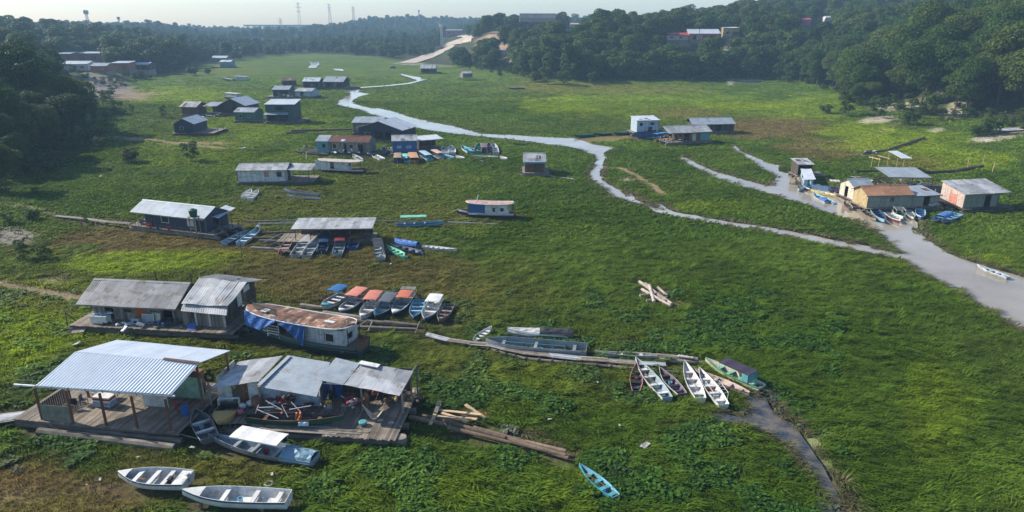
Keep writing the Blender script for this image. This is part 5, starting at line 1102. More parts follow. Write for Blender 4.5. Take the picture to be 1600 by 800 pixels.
boat('canoe', (1092, 577), (1131, 632), 'white canoe with dark slatted floor and a side rail frame', CWHITE, WHITE, CWHITE, group=RC, seatm=CWHITE, cargo=slats, B=1.3, stern_w=.72, H=.5, frame=(.12, .45, 1.1))
boat('dug', (1086, 576), (1171, 611), 'salmon pink flat canoe under its neighbours', SALM, SALM, PURP, group=RC, seats=(.15, .35, .6, .78), B=1.0)
yb = boat('canoe', (1102, 563), (1191, 605), 'pale yellow and green boat with a dark purple roof and blue rear curtain', PALE, CREAM, GRN, c_rim=LGRN, group=RC, can=(.16, .68, 1.35, CDARK), B=1.45, stern_w=.75, H=.55)
mb = MB(); x = -yb['_L'] / 2 + yb['_L'] * .165; mb.grid([[(x + .01 * (j % 2), -.7 + 1.4 * j / 6, .6 + .72 * i) for j in range(7)] for i in range(2)], .02); mb.grid([[(x + .6 * i, -.72, .6 + .72 * j) for j in range(2)] for i in range(2)], .02); mb.grid([[(x + .6 * i, .72, .6 + .72 * j) for j in range(2)] for i in range(2)], .02); part('curtain', mb, TEAL, yb)
boat('canoe', (905, 726), (963, 774), 'turquoise canoe alone on the grass at bottom centre', TURQ, LB, TURQ, c_rim=TURQ, seatm=TURQ, B=1.0, stern_w=.62, seats=(.1, .3, .5, .72), H=.42, z0=.12)
def dink(root, info, L):
    x, w, zz, zb = info(.1); mb = MB(); mb.box(x - .4, x + .3, -w * .9, w * .9, zz * .9 - .04, zz * .9); part('afterdeck', mb, WHITE, root)
    x, w, zz, zb = info(.26); mb = MB(); mb.box(x - .12, x + .12, -.22, .22, zb + .1, zz * .8); mb.box(x - .5, x - .2, -.2, .3, zb + .1, zz * .7); part('battery_box', mb, black_plastic, root)
boat('skiff', (185, 742), (294, 748), 'white dinghy with a blue side stripe standing on blocks at bottom left', CWHITE, pw('dinghy_inside', (.52, .53, .53), .2), pw('stripe_blue', (.05, .14, .24), .1), c_rim=CWHITE, B=1.85, H=.62, stern_w=.85, z0=.4, zp=.5, seats=(.3, .5, .72), seatm=CWHITE, deck=(.84, CWHITE), cargo=dink, mot=(1, .6, GREY), p=2.2)
boat('skiff', (285, 771), (451, 778), 'long white boat with a blue stripe at the bottom edge', CWHITE, WHITE, pw('stripe_blue', (.05, .14, .24), .1), c_rim=CWHITE, B=1.55, H=.65, stern_w=.85, z0=.45, zp=.5, seats=(.1, .32, .6), seatm=CWHITE, deck=(.8, CWHITE))
gc = boat('dug', (538, 656), (384, 652), 'long dark green canoe loaded with salvage on the workshop deck', DGRN, BLACKP, DGRN, c_rim=wood_brown, B=1.25, H=.55, z0=.95, zp=.4, seats=(.2, .75), foots=False)
boat('speed', (341, 660), (360, 630), 'tan fibreglass speedboat with a white bow rail hauled onto the workshop raft', TAN, BLACKP, TAN, c_rim=TAN, deck=(.42, TAN), frame=(.06, .14, 1.2), z0=.75, zp=.6, B=1.75, H=.6, foots=False)
ab = boat('canoe', (326, 684), (492, 716), 'grey aluminium boat with a white rigid canopy before the workshop', alu, BGREY, alu, c_rim=alu, B=1.7, H=.6, stern_w=.8, can=(.28, .72, 1.55, CWHITE), tarp=(.0, .27, pw('tarp_grey_blue', (.16, .28, .36), .2), .35), zp=.5, z0=.1)
db = boat('skiff', (305, 642), (327, 684), 'dark grey open boat with a white seat wedged beside the pavilion', pw('slate_boat', (.10, .11, .12)), pw('slate_boat', (.10, .11, .12)), GREY, B=1.5, z0=.5, seats=(.3, .6), seatm=WHITE)
boat('canoe', (769, 510), (742, 530), 'small battered grey canoe leaning at the walkway', GREY, CWHITE, GREY, B=1.0)
bg_ = boat('barge', (759, 531), (917, 543), 'long grey aluminium barge beside the walkway', alu, pw('barge_grey', (.24, .28, .30)), alu, B=2.0, H=.85, zp=.8, seats=(.12, .5, .82))
mb = MB(); LL = bg_['_L']
for y in (-.97, .97):
    mb.tube((-LL * .3, y, 1.25), (LL * .32, y, 1.25), .03, .03, 6)
    for k in range(6): x = -LL * .3 + LL * .62 * k / 5; mb.tube((x, y, .8), (x, y, 1.25), .025, .025, 6)
part('railing', mb, pw('rail_teal', (.08, .26, .28)), bg_)
wb = boat('skiff', (792, 518), (895, 521), 'boat shrouded half in white and half in black sheeting behind the barge', GREY, GREY, B=1.5, H=.55, seats=(), tarp=(.5, 1.0, pw('sheet_white', (.62, .60, .58), .25), .25)); 
x = wb['_L']; mb = MB(); A = [[(-x / 2 + x * .5 * i / 7, -.78 + 1.56 * j / 6, .62 * (1 if 0 < j < 6 else .7) + .3 * (1 - (j / 3 - 1) ** 2) * (.6 + .6 * rnd.random())) for j in range(7)] for i in range(8)]; mb.grid(A, .02); part('tarpaulin', mb, black_tarp, wb, label='black rear sheeting')
boat('dug', (929, 549), (1034, 553), 'slender white canoe lying along the end of the walkway', WHITE, CREAM, WHITE, B=.75, seats=(.3, .6))
# by the navy house
boat('skiff', (388, 360), (350, 379), 'dark blue open boat at the right end of the navy house', DBLUE, BGREY, DBLUE, c_rim=BGREY, B=1.5)
boat('skiff', (406, 356), (375, 379), 'white and blue open boat with a white bow cover, right of the dark blue one', WHITE, LB, DBLUE, c_rim=CWHITE, B=1.5, tarp=(.86, 1, CWHITE, .4))
RS = 'boats moored under the plank roofed shed'
boat('canoe', (455, 371), (439, 394), 'dark red canoe with a red motor left of the plank roofed shed', MAROON, MAROON, RSALM, c_rim=SALM, mot=(1, 1.1, pw('motor_red', (.4, .03, .04), .1)), group=RS, B=1.3)
boat('skiff', (483, 367), (461, 398), 'pale grey boat with a dark motor, left one of a close pair', GREY, GREY, WHITE, mot=(1, 1.1), group=RS, B=1.6, deck=(.6, GREY))
boat('skiff', (496, 369), (478, 399), 'pale grey boat with a dark motor, right one of a close pair', GREY, alu, WHITE, mot=(1, 1.1), group=RS, B=1.6, deck=(.55, alu))
boat('skiff', (511, 368), (502, 393), 'navy boat with a low dark blue cover under the shed', DBLUE, DBLUE, LB, can=(.3, .9, 1.1, pw('cover_navy', (.02, .05, .12), .1)), mot=(1, 1), group=RS, B=1.5)
boat('skiff', (535, 368), (527, 396), 'grey boat with a maroon rounded canopy', GREY, BGREY, GREY, can=(.4, .95, 1.2, pw('canopy_maroon', (.17, .03, .04), .1)), mot=(1, 1.1), group=RS, B=1.6)
boat('skiff', (558, 367), (550, 387), 'blue boat with an olive brown canopy', BLUE, pw('deep_blue', (.02, .06, .22)), LB, can=(.35, .95, 1.2, pw('canopy_olive', (.16, .10, .03), .15)), group=RS, B=1.5)
boat('skiff', (589, 379), (595, 403), 'black hulled boat under a black canopy right of the shed', BLACKP, GREY, BLACKP, can=(.3, .95, 1.25, pw('canopy_black', (.03, .028, .028), .15)), mot=(1, 1.1, GREY), B=1.5, group=RS)
boat('canoe', (604, 384), (634, 400), 'green canoe with light green thwarts', GRN, LGRN, GRN, c_rim=LGRN, mot=(1, 1), B=1.3, group=RS)
boat('canoe', (608, 380), (660, 395), 'dark long boat behind the green canoe', BLACKP, DBLUE, DGRN, mot=(1, 1), B=1.4, group=RS)
boat('skiff', (616, 377), (655, 382), 'boat under a blue sheet behind the dark long boat', BLUE, BLUE, seats=(), tarp=(.05, 1, pw('sheet_blue', (.08, .20, .48), .15), .3), B=1.3, group=RS)
boat('canoe', (714, 390), (660, 383), 'slender white canoe with grey thwarts pointing right from the shed', WHITE, CWHITE, GREY, B=1.0, seats=(.1, .25, .4, .55, .7, .85), group=RS)
gb = boat('skiff', (695, 347), (620, 349), 'light blue skiff with a curved green canopy alone on the meadow', LB, BGREY, BLUE, can=(.08, .62, 1.55, LGRN), B=1.4, z0=.15)
boat('skiff', (392, 296), (381, 307), 'small white skiff below the white plank house, left of two', WHITE, CWHITE, WHITE, B=1.35)
boat('skiff', (403, 297), (390, 310), 'small white skiff below the white plank house, right of two', CWHITE, WHITE, WHITE, B=1.3)
boat('dug', (443, 297), (499, 304), 'grey wooden canoe below the porch of the white plank house', BGREY, wood_dark, GREY, B=1.1, H=.6)
boat('dug', (449, 305), (501, 308.5), 'low pale canoe in front of the grey wooden one', GREY, wood_dark, WHITE, B=.9)
RM = 'boats around the bright blue floating house'
boat('dug', (461, 237), (512, 241), 'long dark canoe before the teal ended house', wood_dark, wood_brown, GREY, B=1.2, H=.6, group=RM)
boat('skiff', (551, 241.5), (564, 249), 'small white skiff right behind the white river boat', WHITE, GREY, WHITE, B=1.4, group=RM)
boat('skiff', (581, 240.5), (597, 248), 'white skiff before the rust roofed house end', CWHITE, WHITE, WHITE, B=1.7, group=RM)
boat('skiff', (622, 243), (621, 253), 'dark boat with a tan canopy, left one at the bright blue house', BLACKP, DBLUE, BLACKP, can=(.0, .8, 1.4, pw('canopy_tan', (.42, .30, .18), .15)), B=1.9, mot=(1, 1.2), group=RM, H=.7)
boat('skiff', (631, 243), (636, 252), 'small boat with a green canopy at the bright blue house', WHITE, LB, BLUE, can=(.2, .7, 1.3, LGRN), B=1.5, group=RM)
boat('skiff', (643, 242), (648, 253), 'dark boat with a wide orange tan canopy', BLACKP, BROWNP, BLACKP, can=(.0, .8, 1.4, pw('canopy_orange_tan', (.52, .28, .13), .15)), B=2.2, mot=(1, 1.2), group=RM, H=.7)
boat('skiff', (655, 238), (672, 249), 'boat with a pale blue canopy', LB, TURQ, WHITE, can=(.1, .8, 1.3, pw('canopy_sky', (.40, .52, .60), .1)), B=1.8, group=RM)
boat('skiff', (676, 239), (690, 246), 'boat with a pale salmon canopy', WHITE, GREY, BLUE, can=(.1, .9, 1.4, pw('canopy_pale_salmon', (.55, .36, .28), .1)), B=1.7, group=RM)
boat('skiff', (692, 241), (706, 246), 'open blue and white boat right of the pale salmon canopy', WHITE, LB, BLUE, B=1.6, group=RM)
boat('canoe', (712, 243), (724, 246), 'low white canoe among the boats by the river', WHITE, CWHITE, B=1.3, group=RM)
boat('skiff', (693, 230), (697, 240), 'round bowed blue boat, left of two on the bank', BLUE, WHITE, LB, B=1.9, group=RM, H=.7)
boat('skiff', (704, 229), (707, 239), 'round bowed blue boat, right of two on the bank', BLUE, WHITE, LB, B=1.9, group=RM, H=.7)
boat('skiff', (722, 229), (734, 237), 'white and turquoise boat left of the dense boat knot', WHITE, TURQ, WHITE, B=1.8, group=RM, H=.65)
boat('canoe', (733, 230), (748, 237), 'white canoe with blue inside beside the dense boat knot', CWHITE, BLUE, B=1.4, group=RM)
boat('skiff', (749, 225), (746, 238), 'dark green boat in the dense boat knot', DGRN, GRN, WHITE, B=1.9, group=RM, H=.7)
boat('skiff', (757, 224), (756, 238), 'boat with a plum canopy in the dense boat knot', WHITE, BLACKP, PURP, B=1.7, can=(.1, .6, 1.4, pw('canopy_plum', (.2, .1, .13), .1)), group=RM)
boat('skiff', (764, 223), (766, 238), 'grey boat with a motor in the dense boat knot', GREY, BLACKP, WHITE, B=1.6, mot=(1, 1.2), group=RM)
boat('skiff', (771, 225), (775, 239), 'white boat with a blue gunwale right of the dense boat knot', WHITE, GREY, BLUE, B=1.8, group=RM, H=.65)
boat('canoe', (737, 243), (778, 244), 'long pale canoe below the dense boat knot', CREAM, WHITE, B=1.2, group=RM)
boat('canoe', (781, 244), (791, 247), 'tiny white canoe at the right end of the boat cluster', WHITE, CWHITE, B=1.2, group=RM)
boat('dug', (803, 224), (828, 223), 'low dark canoe floating at the river bend', wood_dark, wood_grey, B=1.0, z0=.05)
RR_ = 'boats right of the river bend'
boat('dug', (897, 213), (930, 210), 'dark teal canoe on the river beach, leftmost there', DGRN, TEAL, B=1.3, H=.6, group=RR_)
boat('dug', (929, 210), (956, 208), 'dark canoe second on the river beach', BLACKP, GREY, B=1.3, H=.6, group=RR_)
boat('skiff', (960, 209), (984, 207), 'low green grey boat beside the boathouse', DGRN, BGREY, B=1.6, H=.7, group=RR_)
bh = boat('barge', (990, 210.5), (1034, 205), 'blue hulled boat lying in front of the two storey boathouse', BLUE, NAVY, DBLUE, c_rim=LB, B=2.6, H=1.5, zp=1.2, seats=(), group=RR_)
boat('skiff', (1009, 217), (1043, 212), 'boat with a bright blue canopy before the heaped porch', DGRN, TEAL, BLUE, can=(.1, .6, 1.5, pw('canopy_bright_blue', (.05, .22, .5), .1)), B=1.7, group=RR_)
RA = 'boats on the right river arm'
hb = boat('barge', (1265, 296), (1257, 274), 'pale blue houseboat with a white roof on the right river arm', WHITE, LB, BLUE, B=1.9, H=.6, seats=(), group=RA, z0=.05)
LH = hb['_L']; mb = MB(); board_wall(mb, 'f', -LH * .4, LH * .25, -.8, .3, 1.9, [(-LH * .2, LH * .05, 1.0, 1.6)], .3); board_wall(mb, 'b', -LH * .4, LH * .25, .8, .3, 1.9, [], .3); board_wall(mb, 'r', -.8, .8, LH * .25, .3, 1.9, [(-.2, .4, .4, 1.7)], .3); part('cabin', mb, LBLUE, hb)
mb = MB(); mb.corr((-LH * .45, -1, 1.92), (LH * .38, -1, 1.92), (LH * .38, 1, 2.1), (-LH * .45, 1, 2.1), .3, .02, .9); part('roof', mb, zinc_new, hb)
boat('skiff', (1249, 297), (1254, 289), 'small grey dinghy left of the houseboat', GREY, BGREY, B=1.2, group=RA, z0=.03)
boat('canoe', (1266, 296), (1308, 305), 'long yellow canoe moored in the right river arm', pw('yellow_boat', (.58, .45, .12), .15), PALE, PALE, B=1.2, group=RA, z0=.03)
boat('canoe', (1272, 301.5), (1292, 314), 'white and blue boat with a blue bundle at its stern', WHITE, LB, BLUE, B=1.5, group=RA, z0=.03, tarp=(0, .3, blue_tarp, .3))
boat('dug', (1290, 308), (1304, 316), 'small blue grey canoe behind the white and blue boat', BGREY, LB, B=.9, group=RA, z0=.03)
boat('skiff', (1294, 296), (1311, 297), 'dark boat with a cream canopy against the green bank', BLACKP, DBLUE, BLUE, can=(.1, .95, 2.2, pw('canopy_cream', (.58, .52, .45), .1)), B=1.9, H=.7, group=RA, z0=.05)
boat('canoe', (1320, 314), (1330, 325), 'brown dinghy at the foot of the floating planks', BROWNP, wood_grey, MAROON, B=1.2, group=RA, z0=.03)
boat('canoe', (1369, 343), (1347, 326), 'weathered wooden canoe leftmost in the row before the orange roofed house', wood_grey, wood_dark, wood_brown, B=1.3, group=RA, z0=.03)
boat('skiff', (1382, 346), (1366, 327), 'pale blue boat with dark ribs in the row before the orange roofed house', LB, DBLUE, BGREY, B=1.6, H=.6, group=RA, z0=.03)
boat('skiff', (1407, 346), (1387, 332), 'whitish boat with a red bottom in the row before the orange roofed house', MAROON, GREY, WHITE, B=1.4, group=RA, z0=.03)
boat('skiff', (1411, 341), (1399, 327), 'dark green rimmed boat in the row before the orange roofed house', WHITE, DGRN, WHITE, B=1.5, H=.6, group=RA, z0=.03, frame=(.3, .7, 1.3))
boat('canoe', (1428, 341), (1419, 327), 'cream canoe in the row before the orange roofed house', CREAM, BGREY, CREAM, B=1.3, group=RA, z0=.03)
boat('skiff', (1439, 341), (1438, 327), 'blue boat with blue thwarts at the right end of that row', BLUE, LB, WHITE, B=1.5, H=.6, group=RA, seatm=BLUE)
boat('skiff', (1456, 344), (1487, 331), 'white boat with a blue cover left of the pink ended hut', WHITE, LB, DBLUE, B=1.5, group=RA, tarp=(.1, .6, pw('sheet_blue', (.08, .20, .48)), .25), mot=(1, 1))
boat('skiff', (1471, 346), (1500, 334), 'grey blue boat nearest the deck of the pink ended hut', BGREY, LB, MAROON, B=1.5, group=RA)
boat('canoe', (1527, 414), (1576, 432), 'slender grey canoe with gear floating at the right edge', GREY, BGREY, WHITE, B=1.1, z0=.03)
# far boats
def far_cabin(root, info, L, col=None):
    mb = MB(); board_wall(mb, 'f', -L * .3, L * .2, -.9, .3, 2.3, [(-L * .2, -L * .1, 1.2, 1.9), (0, L * .1, 1.2, 1.9)], .5); board_wall(mb, 'b', -L * .3, L * .2, .9, .3, 2.3, [], .5); board_wall(mb, 'l', -.9, .9, -L * .3, .3, 2.3, [], .5); board_wall(mb, 'r', -.9, .9, L * .2, .3, 2.3, [], .5); part('cabin', mb, WHITE, root)
    mb = MB(); mb.box(-L * .36, L * .3, -1.1, 1.1, 2.3, 2.4); part('roof', mb, CWHITE, root)
boat('barge', (348, 150), (378, 152), 'white cabin boat with a dark hull on the upper left meadow', DGRN, GREY, WHITE, B=2.4, H=1.0, seats=(), cargo=far_cabin, zp=.9)
boat('barge', (392, 124), (364, 123), 'pale green cabin boat far up the left meadow', LGRN, GREY, WHITE, B=2.4, H=1.0, seats=(), cargo=far_cabin, zp=.9)
boat('skiff', (347, 123), (362, 125), 'dark low boat left of the pale green cabin boat', BLACKP, GREY, B=2.2, H=.9)
boat('skiff', (795, 138), (819, 137), 'dark flat boat on the dry far meadow edge', BLACKP, GREY, WHITE, B=2, H=.7)

# ---- river boats with cabins
rtap = lambda f: 1 - .42 * max(0, (f - .06) / .42) ** 1.6
def riverboat(bow, stern, label, Hh, B, c_out, c_str, cabm, roofm, cab=(.12, .86), roof=(.06, .94), hroof=2.0, windows=(), doors=(), zp=1.2, open_front=0., roofcurve=.22, group=None, z0=.0, near=1, rimw=None):
    b, s = P(*bow, zp), P(*stern, zp); d = b - s; L = d.length; yaw = math.atan2(d.y, d.x); c = (b + s) / 2
    root = thing('river_boat', label, 'boat', (c.x, c.y, z0), yaw, group); foot(c.x, c.y, yaw, L / 2, B / 2)
    mb, info = hull_mb(L, B, Hh, .8, 1.9, .6, .42, .55, 18, Hh * .55, .06, .12); part('hull', mb, [c_out, c_str, wood_brown, rimw or wood_red], root)
    mb = MB()
    for sy in (-1, 1):
        for zz in (.62, .8):
            pts = []
            for i in range(15):
                x, w, zt, zb = info(i / 14 * .97); pts.append((x, sy * (w * (.90 if zz < .7 else .97) + .03), zb + zz * (zt - zb)))
            mb.path(pts, .035, 5)
    part('rubbing_strake', mb, c_str, root)
    w = B * .38; x0, x1 = -L / 2 + L * (1 - cab[1]), -L / 2 + L * (1 - cab[0]); zt = Hh + hroof; xo = x1 - open_front * (x1 - x0)
    for sd, y in (('f', -w), ('b', w)):
        mb = MB(); hol = [(x0 + a * (xo - x0), x0 + q * (xo - x0), Hh * .6 + p_, Hh * .6 + r_) for a, q, p_, r_ in list(windows) + list(doors)]
        board_wall(mb, sd, x0, xo, y, Hh * .56, zt - .02, hol, .22); part('cabin_wall', mb, cabm, root)
        for q in hol[:len(windows)]: opening(root, None, sd, *q, y, 'w', cabm)
    for sd, x in (('l', x0), ('r', xo)):
        mb = MB(); hol = [(-w * .3, w * .35, Hh * .6 + .9, Hh * .6 + 1.5)]; board_wall(mb, sd, -w, w, x, Hh * .56, zt - .02, hol if sd == 'l' else [], .22); part('cabin_wall', mb, cabm, root)
        if sd == 'l': opening(root, None, 'l', *hol[0], x, 'w', wood_dark)
    xr0, xr1 = -L / 2 + L * (1 - roof[1]), -L / 2 + L * (1 - roof[0]); A = []; n = 24
    for i in range(n + 1):
        t = i / n; ww = (w + .32) * (1 - abs(2 * t - 1) ** 7) ** .5 * rtap(x / L) + .02; x = xr0 + (xr1 - xr0) * t
        A.append([(x, -ww + 2 * ww * j / 8, zt + .16 * (1 - (j / 4 - 1) ** 2) + roofcurve * (2 * t - 1) ** 2) for j in range(9)])
    mb = MB(); sv = [rnd.random() for _ in range(40)]; mb.grid(A, .07, var_fn=lambda i, j: sv[i + (7 if j > 3 else 0)]); part('roof', mb, roofm, root)
    mb = MB(); mb.path([r[0] for r in A], .06, 6); mb.path([r[-1] for r in A], .06, 6); part('roof_edge', mb, CWHITE, root)
    for x in (xr0 + .25, xr1 - .3):
        for y in (-w * .8, w * .8):
            mb = MB(); mb.tube((x, y, Hh * .9), (x, y, zt + .1), .05, .05, 6); part('post', mb, wood_dark, root)
    return root, info, L, w, zt, x0, x1
rv, info, LV, wv, zv, vx0, vx1 = riverboat((383, 502), (567, 537), 'rusty roofed river boat with a torn blue tarpaulin beside the weathered house', 1.45, 3.2, pw('hull_green', (.02, .05, .055), .3), pw('hull_stripe', (.12, .2, .2), .3), WHITE, rust_pale, cab=(.5, .90), roof=(.04, .95), hroof=1.55, windows=((.16, .34, .75, 1.65),), zp=1.4)
for sy, nm in ((1, 'near'),):
    mb = MB(); y = wv + .3
    def tp(f): return -LV / 2 + LV * f
    top = lambda x: zv + .1 + .22 * (2 * (x + LV / 2) / LV - 1) ** 2
    A = [[(tp(.92 - .30 * i / 10), y * rtap((.92 - .30 * i / 10) - .5) + .05 * math.sin(i * 1.9 + j) + .05 * j, top(tp(.92 - .30 * i / 10)) - 1.5 * (1 - max(0, (i / 10 - .5) * 1.7)) * j / 5) for j in range(6)] for i in range(11)]
    mb.grid(A, .03); part('tarpaulin', mb, blue_tarp, rv)
    mb = MB(); A = [[(tp(.60 - .22 * i / 10), y * rtap((.60 - .22 * i / 10) - .5) + .05 * math.sin(i * 2.3 + j) + .03 * j, top(tp(.6 - .22 * i / 10)) - (.35 + 2.1 * max(0, (i / 10)) ** 1.3 if i < 10 else .9) * j / 5) for j in range(6)] for i in range(11)]
    mb.grid(A, .03); part('tarpaulin', mb, blue_tarp, rv)
mb = MB()
for k in range(4): mb.box(tp(.62), tp(.72), wv + .1, wv + .15, 1.35 + k * .28, 1.45 + k * .28)
for k in (.62, .72): mb.box(tp(k) - .04, tp(k) + .04, wv + .06, wv + .1, 1.0, 3.1)
part('railing', mb, WHITE, rv)
mb = MB()
for k in range(4): mb.bar((tp(.93 - .02 * k), -.3 + .25 * k, zv + .45), (tp(.72 - .02 * k), -.1 + .3 * k, zv + .28), .12, .05)
part('loose_planks', mb, wood_dark, rv)
mb = MB(); mb.box(tp(.74), tp(.79), .2, .9, zv + .28, zv + .36); mb.box(tp(.2), tp(.28), .1, .5, zv + .2, zv + .27); part('roof_sheet', mb, CWHITE, rv)
mb = MB(); mb.tube((tp(.09), .5, zv + .1), (tp(.09), .5, zv + .75), .05, .05, 6); part('stack_pipe', mb, CWHITE, rv)
mb = MB(); mb.box(-LV / 2 + .1, vx0, -1.1, 1.1, 1.2, 1.28); part('afterdeck', mb, wood_brown, rv)
r2, i2, L2, w2, z2, a0, a1_ = riverboat((714, 331), (804, 334), 'white cabin river boat with a pink roof edge and blue fore cabin on the meadow', .8, 2.3, pw('hull_dark', (.06, .03, .03), .2), CWHITE, WHITE, pw('roof_pink', (.55, .35, .30), .25), cab=(.22, .9), roof=(.16, 1.0), hroof=1.5, windows=((.1, .2, .6, 1.3), (.32, .4, .5, 1.3)), zp=.7, roofcurve=.15, z0=.1)
mb = MB(); mb.box(a1_ - (a1_ - a0) * .42, a1_ + .02, w2 + .035, w2 + .06, .8, z2 - .05); mb.box(a1_ + .02, a1_ + .05, -w2, w2, .8, z2 - .05); part('cabin_panel', mb, BLUE, r2)
mb = MB(); mb.tube((a1_ - 1.2, 0, z2 + .1), (a1_ - 1.5, .1, z2 + 1.3), .06, .05, 6); part('stack_pipe', mb, CWHITE, r2)
r3, i3, L3, w3, z3, c0, c1 = riverboat((489, 262), (570, 266), 'white river boat with a dark wheelhouse and blue door before the rust roofed house', .8, 2.6, pw('hull_dark', (.06, .03, .03), .2), CWHITE, WHITE, pw('roof_pale_pink', (.52, .42, .36), .25), cab=(.1, .72), roof=(.12, .98), hroof=1.6, windows=(), doors=((.42, .55, .1, 1.75),), zp=.7, roofcurve=.12, z0=.1)
mb = MB(); board_wall(mb, 'b', c1, c1 + 3.0, w3, .5, 1.2, [], .25); board_wall(mb, 'f', c1, c1 + 3.0, -w3, .5, 1.2, [], .25); part('wheelhouse_side', mb, CWHITE, r3)
mb = MB(); mb.tube((c1 + 2.6, 0, z3), (c1 + 2.4, 0, z3 + 1.5), .07, .06, 6); part('stack_pipe', mb, CWHITE, r3)
# ------------------------------------------------------------ loose things
def single(name, label, cat, mb, mats, T=None, group=None, smooth=False):
    if T is not None:
        o = mb.build(name, mats, None, smooth); o.matrix_basis = T
    else:
        c = Vector((sum(p[0] for p in mb.v) / len(mb.v), sum(p[1] for p in mb.v) / len(mb.v), min(p[2] for p in mb.v)))
        mb.v = [tuple(Vector(p) - c) for p in mb.v]; o = mb.build(name, mats, None, smooth); o.location = c
    return tag(o, label, cat, group, 'thing')
def on(root, x, y, z, rz=0): return root.matrix_basis @ Matrix.Translation((x, y, z)) @ Matrix.Rotation(rz, 4, 'Z')
# the walkway of planks on trestles
wl = thing('plank_walkway', 'long grey plank walkway on low trestles crossing the meadow', 'walkway', P(668, 522), 0); Tw = root_inv(wl)
line = [(669, 523), (700, 531), (735, 536), (765, 538), (790, 545), (820, 551), (860, 555), (905, 560), (950, 563), (1000, 567), (1040, 569)]
pts = [P(u, v, .55) for u, v in line]
for i in range(len(pts) - 1):
    a, b = pts[i], pts[i + 1]; d = (b - a).normalized(); nr = Vector((-d.y, d.x, 0)); mb = MB()
    for k in range(3):
        o = nr * (k * .27 - .27 + rnd.uniform(-.03, .03)); dz = Vector((0, 0, rnd.uniform(-.02, .03))); mb.bar(a + o + dz - d * rnd.uniform(0, .35), b + o + dz + d * rnd.uniform(0, .2), .25, .045)
    part('planks', mb, wood_grey if i % 3 else zinc_pale, wl, Tw)
    foot((a.x + b.x) / 2, (a.y + b.y) / 2, math.atan2(d.y, d.x), (b - a).length / 2, .5)
    if i > 2:
        for q in (.1, .6):
            mb = MB(); p = a.lerp(b, q); mb.bar(p - nr * .9 - Vector((0, 0, .2)), p + nr * .5 - Vector((0, 0, .08)), .1); mb.tube(p - nr * .85 + Vector((0, 0, -.6)), p - nr * .85 - Vector((0, 0, .1)), .05, .05, 6); mb.tube(p + nr * .4 + Vector((0, 0, -.6)), p + nr * .4 - Vector((0, 0, .1)), .05, .05, 6)
            part('trestle', mb, wood_dark, wl, Tw)
mb = MB(); mb.path([P(u, v, .25) for u, v in ((765, 545), (820, 560), (880, 566), (950, 572), (1000, 577), (1060, 582))], .13, 6); part('side_log', mb, log_mat, wl, Tw)
mb = MB(); mb.tube(P(1026, 557, .3), P(1090, 562, .3), .32, .25, 9); mb.tube(P(1030, 562, .2), P(1118, 569, .2), .22, .18, 8); single('driftwood_log', 'dark half rotten log with rags at the right end of the walkway', 'log', mb, log_mat); foot(*(P(1070, 563))[:2], 0, 3, .5)
mb = MB()
for k in range(6): mb.ball(P(1062 + 4 * k, 556 + k * .6, .62), .17, 0, 6, (1.3, 1, .6))
single('rag_heap', 'crumpled whitish rags on the driftwood log', 'rags', mb, pw('rag', (.5, .47, .43), .3))
# bottom boats stand on blocks and red wheels
for (u, v, lab) in ((231, 770, 'left dark red wheel block under the white dinghy'), (277, 773, 'right dark red wheel block under the white dinghy')):
    mb = MB(); p = P(u, v, 0); mb.lathe([(.12, -.12), (.24, -.12), (.24, .12), (.12, .12)], (0, 0, .24), 12, 0, 'y'); mb.box(-.35, .35, -.1, .1, .18, .4, 0); single('wheel_block', lab, 'block', mb, pw('block_red', (.16, .03, .03), .3), Matrix.Translation(p + Vector((0, 1.0, 0))))
for (u, v, lab) in ((318, 790, 'left trestle under the long white boat'), (414, 797, 'right trestle under the long white boat')):
    mb = MB(); mb.box(-.1, .1, -.5, .9, .32, .46); mb.box(-.08, .08, -.4, -.25, 0, .32); mb.box(-.08, .08, .6, .75, 0, .32); single('trestle', lab, 'trestle', mb, wood_grey, Matrix.Translation(P(u, v)))
mb = MB(); mb.lathe([(.2, -.1), (.32, -.09), (.36, 0), (.32, .09), (.2, .1), (.17, 0)], (0, 0, 0), 16, 0, 'z'); single('tyre', 'pale old tyre lying in the weeds above the long white boat', 'tyre', mb, pw('tyre_pale', (.4, .36, .3), .3), Matrix.Translation(P(420, 757, .12)))
def torus_mb(Rr, r, ax='z'):
    mb = MB(); prof = [(Rr + r * math.cos(t), r * math.sin(t)) for t in [2 * math.pi * k / 8 for k in range(9)]]; mb.lathe(prof, (0, 0, 0), 18, 0, ax); mb.f = mb.f[:-2]; mb.m = mb.m[:-2]; mb.a = mb.a[:-2]; return mb
single('tyre', 'black tyre hung as a fender on the weathered house deck', 'tyre', torus_mb(.36, .12, 'y'), rubber, on(f3, loc_px(f3, 178, 519, .6).x, -1.15, .45))
single('tyre', 'black tyre hung on the pavilion roof frame', 'tyre', torus_mb(.34, .11, 'y'), rubber, on(pav, F1L + .9, 4.2, 3.2))
